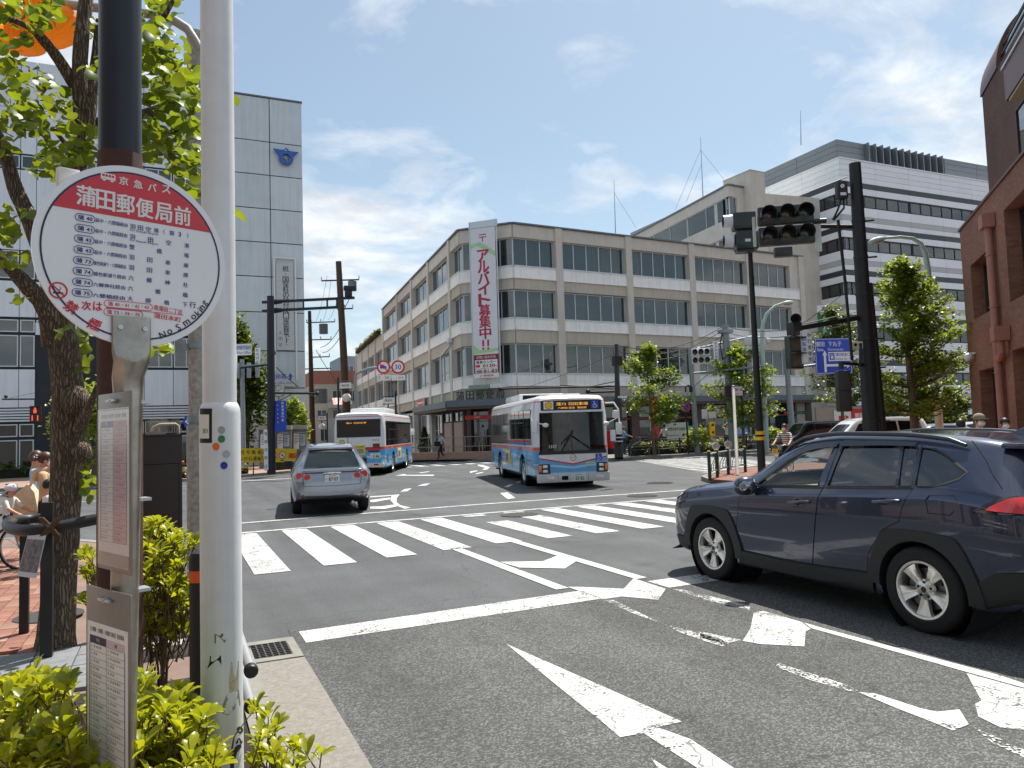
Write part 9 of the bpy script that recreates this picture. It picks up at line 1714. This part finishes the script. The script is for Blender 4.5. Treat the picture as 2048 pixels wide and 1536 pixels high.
# near tree
BK=None
def bark(name):
    mm,t,o=newmat(name); p=N(t,'ShaderNodeBsdfPrincipled',Roughness=.9); L(t,p.outputs[0],o.inputs[0]); cs=N(t,'ShaderNodeTexCoord').outputs['Object']; mpn=N(t,'ShaderNodeMapping'); mpn.inputs['Scale'].default_value=(1,1,.13); L(t,cs,mpn.inputs[0])
    wn=N(t,'ShaderNodeTexNoise',Scale=9.,Detail=3.); L(t,cs,wn.inputs['Vector']); vm0=N(t,'ShaderNodeVectorMath',operation='MULTIPLY_ADD'); L(t,wn.outputs['Color'],vm0.inputs[0]); vm0.inputs[1].default_value=(.05,.05,.03); L(t,mpn.outputs[0],vm0.inputs[2])
    v=N(t,'ShaderNodeTexVoronoi',Scale=46.,feature='DISTANCE_TO_EDGE'); L(t,vm0.outputs[0],v.inputs['Vector']); n2=N(t,'ShaderNodeTexNoise',Scale=5.,Detail=6.); L(t,cs,n2.inputs['Vector'])
    mr=N(t,'ShaderNodeMapRange'); mr.inputs[1].default_value=.0; mr.inputs[2].default_value=.22; mr.inputs[3].default_value=.35; mr.inputs[4].default_value=1.0; L(t,v.outputs['Distance'],mr.inputs[0])
    mx2=N(t,'ShaderNodeMix',data_type='RGBA'); mx2.inputs[6].default_value=(*lin('#5e4a38'),1); mx2.inputs[7].default_value=(*lin('#978471'),1); L(t,n2.outputs[0],mx2.inputs[0]); vm=N(t,'ShaderNodeVectorMath',operation='SCALE'); L(t,mx2.outputs[2],vm.inputs[0]); L(t,mr.outputs[0],vm.inputs['Scale']); L(t,vm.outputs[0],p.inputs['Base Color'])
    bp=N(t,'ShaderNodeBump',Strength=1.,Distance=.03); L(t,math_n(t,'MULTIPLY_ADD',n2.outputs[0],.4,mr.outputs[0]),bp.inputs['Height']); L(t,bp.outputs[0],p.inputs['Normal']); MATS[name]=mm; return mm
BK=bark('bark_near'); TT=6.4; q=G(112,1345,.12); tb=Vector((q.x,q.y,.12)); nt_=thing('street_tree','near street tree with furrowed trunk and round translucent leaves at the left','tree',tb)
def limb(b,pts,n=12,k=4):
    P=[PT(x,y,t)-tb for x,y,t,r in pts]; R_=[r*pts[i][2]/1500 for i,(x,y,t,r) in enumerate(pts)]; Q=catmull([(*p,r) for p,r in zip(P,R_)],k); rg=random.Random(len(pts)); b.tube([q_[:3] for q_ in Q],[max(q_[3],.004)*rg.uniform(.94,1.06) for q_ in Q],BK,n)
b=MB(); limb(b,[(108,1362,6.15,44),(112,1270,6.2,36),(126,1080,6.3,29),(134,920,6.4,30),(137,800,6.4,31),(128,700,6.4,27),(120,640,6.4,25),(128,520,6.4,22),(150,380,6.5,18),(164,250,6.5,16),(160,120,6.5,14),(172,0,6.6,13),(180,-90,6.6,11)],18)
b.ball(PT(166,905,6.25)-tb,(.07,.07,.09),BK,12,8); b.ball(PT(150,800,6.3)-tb,(.11,.11,.13),BK,12,8); b.out('trunk',nt_,80)
for pts in ([(113,690,6.4,26),(98,625,6.3,20),(60,578,6.2,16),(20,535,6.1,13),(-30,480,6.0,10)],[(116,640,6.4,22),(95,540,6.4,18),(62,445,6.4,16),(30,375,6.4,14),(5,290,6.4,11),(-30,230,6.4,8)],[(150,172,6.5,12),(118,120,6.4,11),(88,82,6.3,10),(60,55,6.3,7),(10,35,6.3,5)],[(166,300,6.5,13),(182,220,6.5,11),(190,130,6.6,9),(200,40,6.6,8)],[(180,250,6.6,12),(240,235,6.6,10),(300,225,6.5,10),(330,205,6.4,7),(345,150,6.4,5)],[(158,860,6.3,13),(178,815,6.2,8),(196,770,6.1,5)],[(300,60,6.4,6),(330,30,6.3,5),(346,0,6.3,4)],[(165,330,6.4,9),(140,300,6.2,6),(110,260,6.0,4)]):b=MB(); limb(b,pts,10); b.out('branch',nt_,80)
NL=leafmat('tree_leaf','#1a370f','#7d9a20',.45,.45)
def leafmesh(kind):
    b=MB()
    if kind == 'round':st2=[(0,0,0),(.12,.36,.03),(.40,.50,.05),(.72,.40,.03),(.94,.16,-.02),(1.0,0,-.05)]
    else:st2=[(0,0.015,0),(.25,.09,.02),(.55,.19,.05),(.78,.20,.04),(.94,.10,-.0),(1.0,0,-.03)]
    vs_=[];
    for y,w_,z in st2:vs_ += [(-w_,y,z+w_*.28),(0,y,z),(w_,y,z+w_*.28)]
    b.add(vs_,[(3*i+j,3*i+j+1,3*i+4+j,3*i+3+j) for i in range(5) for j in range(2)],NL if kind == 'round' else SL); return b
SL=leafmat('shrub_leaf','#4d6a14','#c9c41f',.52,.32); SL2=leafmat('shrub_leaf_deep','#33511a','#869a22',.4,.3)
def place_leaves(par,items,kind,nmax=300):
    """items: (position, direction, size, roll, key) relative to the parent; the nearest nmax stay single objects"""
    items=sorted(items,key=lambda i:i[4]); lm=leafmesh(kind); me=lm.mesh('leaf',80); V=[Vector(v) for v in lm.v]; rest=MB()
    for k,(p,d,s_,roll,key) in enumerate(items):
        T=Matrix.Translation(p) @ Vector(d).to_track_quat('Y','Z').to_matrix().to_4x4() @ Matrix.Rotation(roll,4,'Y') @ Matrix.Scale(s_,4)
        if k<nmax:ob('leaf',me,par,T)
        else:rest.add(lm.v,lm.f,lm.mats[0],T)
    if rest.v:rest.out('leaf_mass',par,80,kind='stuff')
rg=random.Random(11); items=[]
CL=[(60,25,48,34),(20,100,38,16),(25,150,38,22),(75,175,40,22),(125,195,26,14),(60,235,40,34),(25,225,32,16),(105,235,32,18),(150,245,24,12),(172,280,34,22),(125,305,34,16),(92,340,30,16),(150,325,26,14),(180,55,18,8),(190,130,16,6),(20,20,30,14),(90,15,26,10),(10,290,22,6),(100,290,22,6),
      (300,25,28,16),(330,15,26,14),(310,70,32,22),(340,95,30,18),(300,120,26,12),(352,130,30,20),(383,150,18,10),(322,165,32,22),(362,178,28,22),(308,205,24,12),(350,215,28,20),(388,195,18,10),(300,255,26,16),(340,270,32,22),(382,255,22,12),(300,300,24,16),(345,312,32,22),(380,335,24,14),(362,372,22,10),(392,385,16,8),(396,425,10,4),
      (152,690,14,5),(168,665,12,4),(165,725,12,5),(310,705,12,4),(340,690,14,6),(12,470,22,14),(22,520,22,10),(8,430,20,8),(45,425,14,4),(35,595,14,4),(118,665,8,3),(180,955,14,9),(172,985,10,4),(395,300,14,6),(470,425,5,2),(462,190,5,1)]
for x,y,r,c in CL:
    td=6.3+rg.uniform(-.6,.5)
    for i in range(int(c*1.5)):
        a,q_=rg.uniform(0,6.28),math.sqrt(rg.random())*r; p=PT(x+q_*math.cos(a)*1.1,y+q_*math.sin(a),td+rg.gauss(0,.25))-tb; an=rg.uniform(0,6.28); items.append((p,(math.cos(an),math.sin(an),rg.gauss(-.25,.5)),rg.uniform(.065,.115),rg.gauss(0,.7),(p+tb-EYE).length))
place_leaves(nt_,items,'round')
# guard round the tree
gd=thing('tree_guard','black tree guard of square posts and a bent pipe rail tied with rope','tree guard',tb); BG=M('guard_black','#1a1a1c',.5,v=.15,s=8); Pg=lambda x,y,t:PT(x,y,t)-tb
b=MB(); p0,p1=Pg(95,1360,5.95),Pg(95,1005,5.95); b.bar((p1.x,p1.y,0),(p1.x,p1.y,p1.z),.083,.083,BG); b.out('post',gd); b=MB(); p1=Pg(50,1040,6.7); b.bar((p1.x,p1.y,0),(p1.x,p1.y,p1.z),.07,.07,BG); b.out('post',gd)
b=MB(); rr=[Pg(*q_) for q_ in ((222,1034,6.0),(185,1040,5.95),(140,1049,5.88),(95,1057,5.82),(55,1061,5.84),(26,1058,5.98),(16,1050,6.2),(22,1042,6.5),(60,1038,6.75),(120,1034,6.8))]; b.tube([tuple(q_[:3]) for q_ in catmull([tuple(v) for v in rr],4)],.045,BG,14); b.out('rail',gd,60)
b=MB(); ROPE=M('rope_brown','#5b4630',.95,v=.3,s=60,b=.8,bs=120); c0=Pg(95,1056,5.86)
for i in range(5):
    o2=.012*(i-2)
    for s in (1,-1):b.tube([Pg(78+2*i,1056-s*20,5.80),Pg(97+2*i,1056,5.765),Pg(114+2*i,1056+s*20,5.80)],.010,ROPE,6)
b.out('rope',gd,60); b=MB(); b.tube([Pg(8,1053,6.1),Pg(16,1050,6.12),Pg(30,1040,6.3)],.02,ROPE,6); b.out('rope',gd,60)
lf=thing('hanging_leaflet','creased grey photo leaflet hanging from the tree guard rail','leaflet',PT(70,1066,5.8)); A_=PT(70,1066,5.8); cn=[PT(*q_)-A_ for q_ in ((56,1068,5.8),(92,1070,5.78),(72,1157,5.75),(34,1152,5.77))]; b=MB(); nn=(cn[1]-cn[0]).cross(cn[3]-cn[0]).normalized()*.004
b.add(cn+[c+nn for c in cn],[(0,1,2,3),(7,6,5,4),(0,4,5,1),(1,5,6,2),(2,6,7,3),(3,7,4,0)],M('leaflet_white','#d5d6da',.5)); b.out('sheet',lf); b=MB(); f_=lambda u,v:cn[0].lerp(cn[1],u).lerp(cn[3].lerp(cn[2],u),v)-nn*.4
b.face([f_(.03,.12),f_(.03,.88),f_(.97,.88),f_(.97,.12)],M('leaflet_print','#7d777b',.5,v=.55,s=26))
b.out('picture',lf)
def shrub(label,P,spots,n_wh,size,seed,leafn=7,group=None):
    """evergreen shrub: twigs ending in whorls of leaves"""
    rg=random.Random(seed); P=Vector(P); t=thing('shrub',label,'shrub',P,0,group); items=[]; b=MB()
    for (x,y,r,tt,c) in spots:
        for i in range(c):
            a,q_=rg.uniform(0,6.28),math.sqrt(rg.random())*r; e=PT(x+q_*math.cos(a),y+q_*.8*math.sin(a),tt+rg.gauss(0,.12))-P; rt_=Vector((e.x*.82+rg.gauss(0,.04),e.y*.88+rg.gauss(0,.04),max(e.z-rg.uniform(.12,.26),.0))); ax=(e-rt_).normalized(); b.tube([rt_,rt_.lerp(e,.5)+Vector((rg.gauss(0,.015),rg.gauss(0,.015),0)),e],[.0045,.003,.002],M('twig','#5c4630',.8),5,caps=False)
            k0=rg.uniform(0,6.28); k=leafn+rg.randint(-2,1); s_=size*rg.uniform(.75,1.15); op=rg.uniform(.55,1.15)
            for j in range(k):
                an=k0+j*2.4; o1=ax.orthogonal().normalized(); o2=ax.cross(o1); d=ax*math.cos(op)+(o1*math.cos(an)+o2*math.sin(an))*math.sin(op+.05*j); items.append((e-ax*.012*(j % 3),d,s_*rg.uniform(.7,1.1),rg.gauss(0,.3),(e+P-EYE).length))
    for i in range(7):c=items[rg.randrange(len(items))][0]; b.tube([(c.x*.3,c.y*.4,0),(c.x*.5,c.y*.6,c.z*.45),c-Vector((0,0,.12))],[.011,.008,.004],M('twig','#5c4630',.8),6,caps=False)
    b.out('twig_mass',t,60,kind='stuff'); place_leaves(t,items,'shrub'); return t
q=G(200,1900,.12); SP1=[(x_,y_,r_*1.15,t_,int(c_*1.55)) for x_,y_,r_,t_,c_ in ((40,1400,50,2.75,22),(110,1385,30,2.7,12),(30,1460,55,2.55,24),(110,1470,45,2.5,20),(60,1520,60,2.4,22),(150,1530,30,2.4,8),(290,1400,28,2.9,12),(320,1450,45,2.75,20),(290,1510,40,2.6,18),(360,1500,45,2.65,18),(390,1440,25,2.8,8),(350,1390,20,3.0,5),(340,1550,60,2.5,16),(130,1570,80,2.3,16),(290,1360,14,3.0,3),(200,1420,26,2.95,8),(215,1500,40,2.75,12),(60,1375,40,2.85,12),(260,1450,40,2.85,12),(380,1400,18,2.9,6),(330,1420,40,2.8,12),(410,1520,30,2.6,10))]
shrub('low yellow green leafy shrub filling the bottom left corner round the post',(-.2,2.75,.12),SP1,0,.07,3)
shrub('small leafy shrub sprouting right of the white post over the kerb',(.3,2.7,.12),[(520,1430,20,2.9,5),(540,1470,30,2.8,8),(520,1510,35,2.7,9),(600,1490,22,2.75,4),(630,1505,18,2.7,2),(570,1540,40,2.65,8)],0,.06,5)
sp2=[(x_,y_,r_*1.1,t_,int(c_*1.5)) for x_,y_,r_,t_,c_ in ((310,1075,40,4.7,18),(360,1090,30,4.7,14),(300,1130,45,4.6,24),(360,1140,40,4.6,22),(310,1190,45,4.6,22),(365,1200,35,4.6,18),(330,1240,40,4.65,14),(380,1250,22,4.7,8),(175,1110,14,4.9,8),(180,1150,14,4.9,8),(168,1200,10,4.9,4),(295,1060,14,4.8,5),(320,1275,40,4.65,12),(345,1215,50,4.7,14),(300,1250,30,4.7,10))]
q=PT(320,1300,4.7); shrub('taller yellow green shrub between the bus stop post and the white post',(q.x,q.y,.12),sp2,0,.072,9)
q=PT(180,880,31); clump('green street tree seen between the near trunk and the bus stop post',(q.x,q.y,.12),(1.3,1.2,2.2),3200,PALEL,23,.2,'background_tree','tree')
D.scenes.remove(TS)

# the street front opposite, behind the bus stop: seen only in paint and glass
for lab,(x0,y0,x1,y1,h),c in (('brown tiled roadside block facing the bus stop lane',(-16,-34,-7,-9,11),'#7b6656'),('grey roadside block left of the bus stop, out of the frame',(-18,-7,-8,9,9),'#8f8b85')):
    o=thing('roadside_building',lab,'building',(x1,(y0+y1)/2,0)); w2_=(y1-y0)/2; b=MB(); b.box(x0-x1,-w2_,0,0,w2_,h,M('roadside_wall_'+c[1:],c,.85,v=.1)); b.out('wall',o)
    for f in range(int(h // 3)):
        for k in range(int(w2_*2 // 3)):y=-w2_+.6+3*k; b=MB(); b.box(0,y,.9+3*f,.03,y+1.9,2.5+3*f,PANE); b.out('window',o)
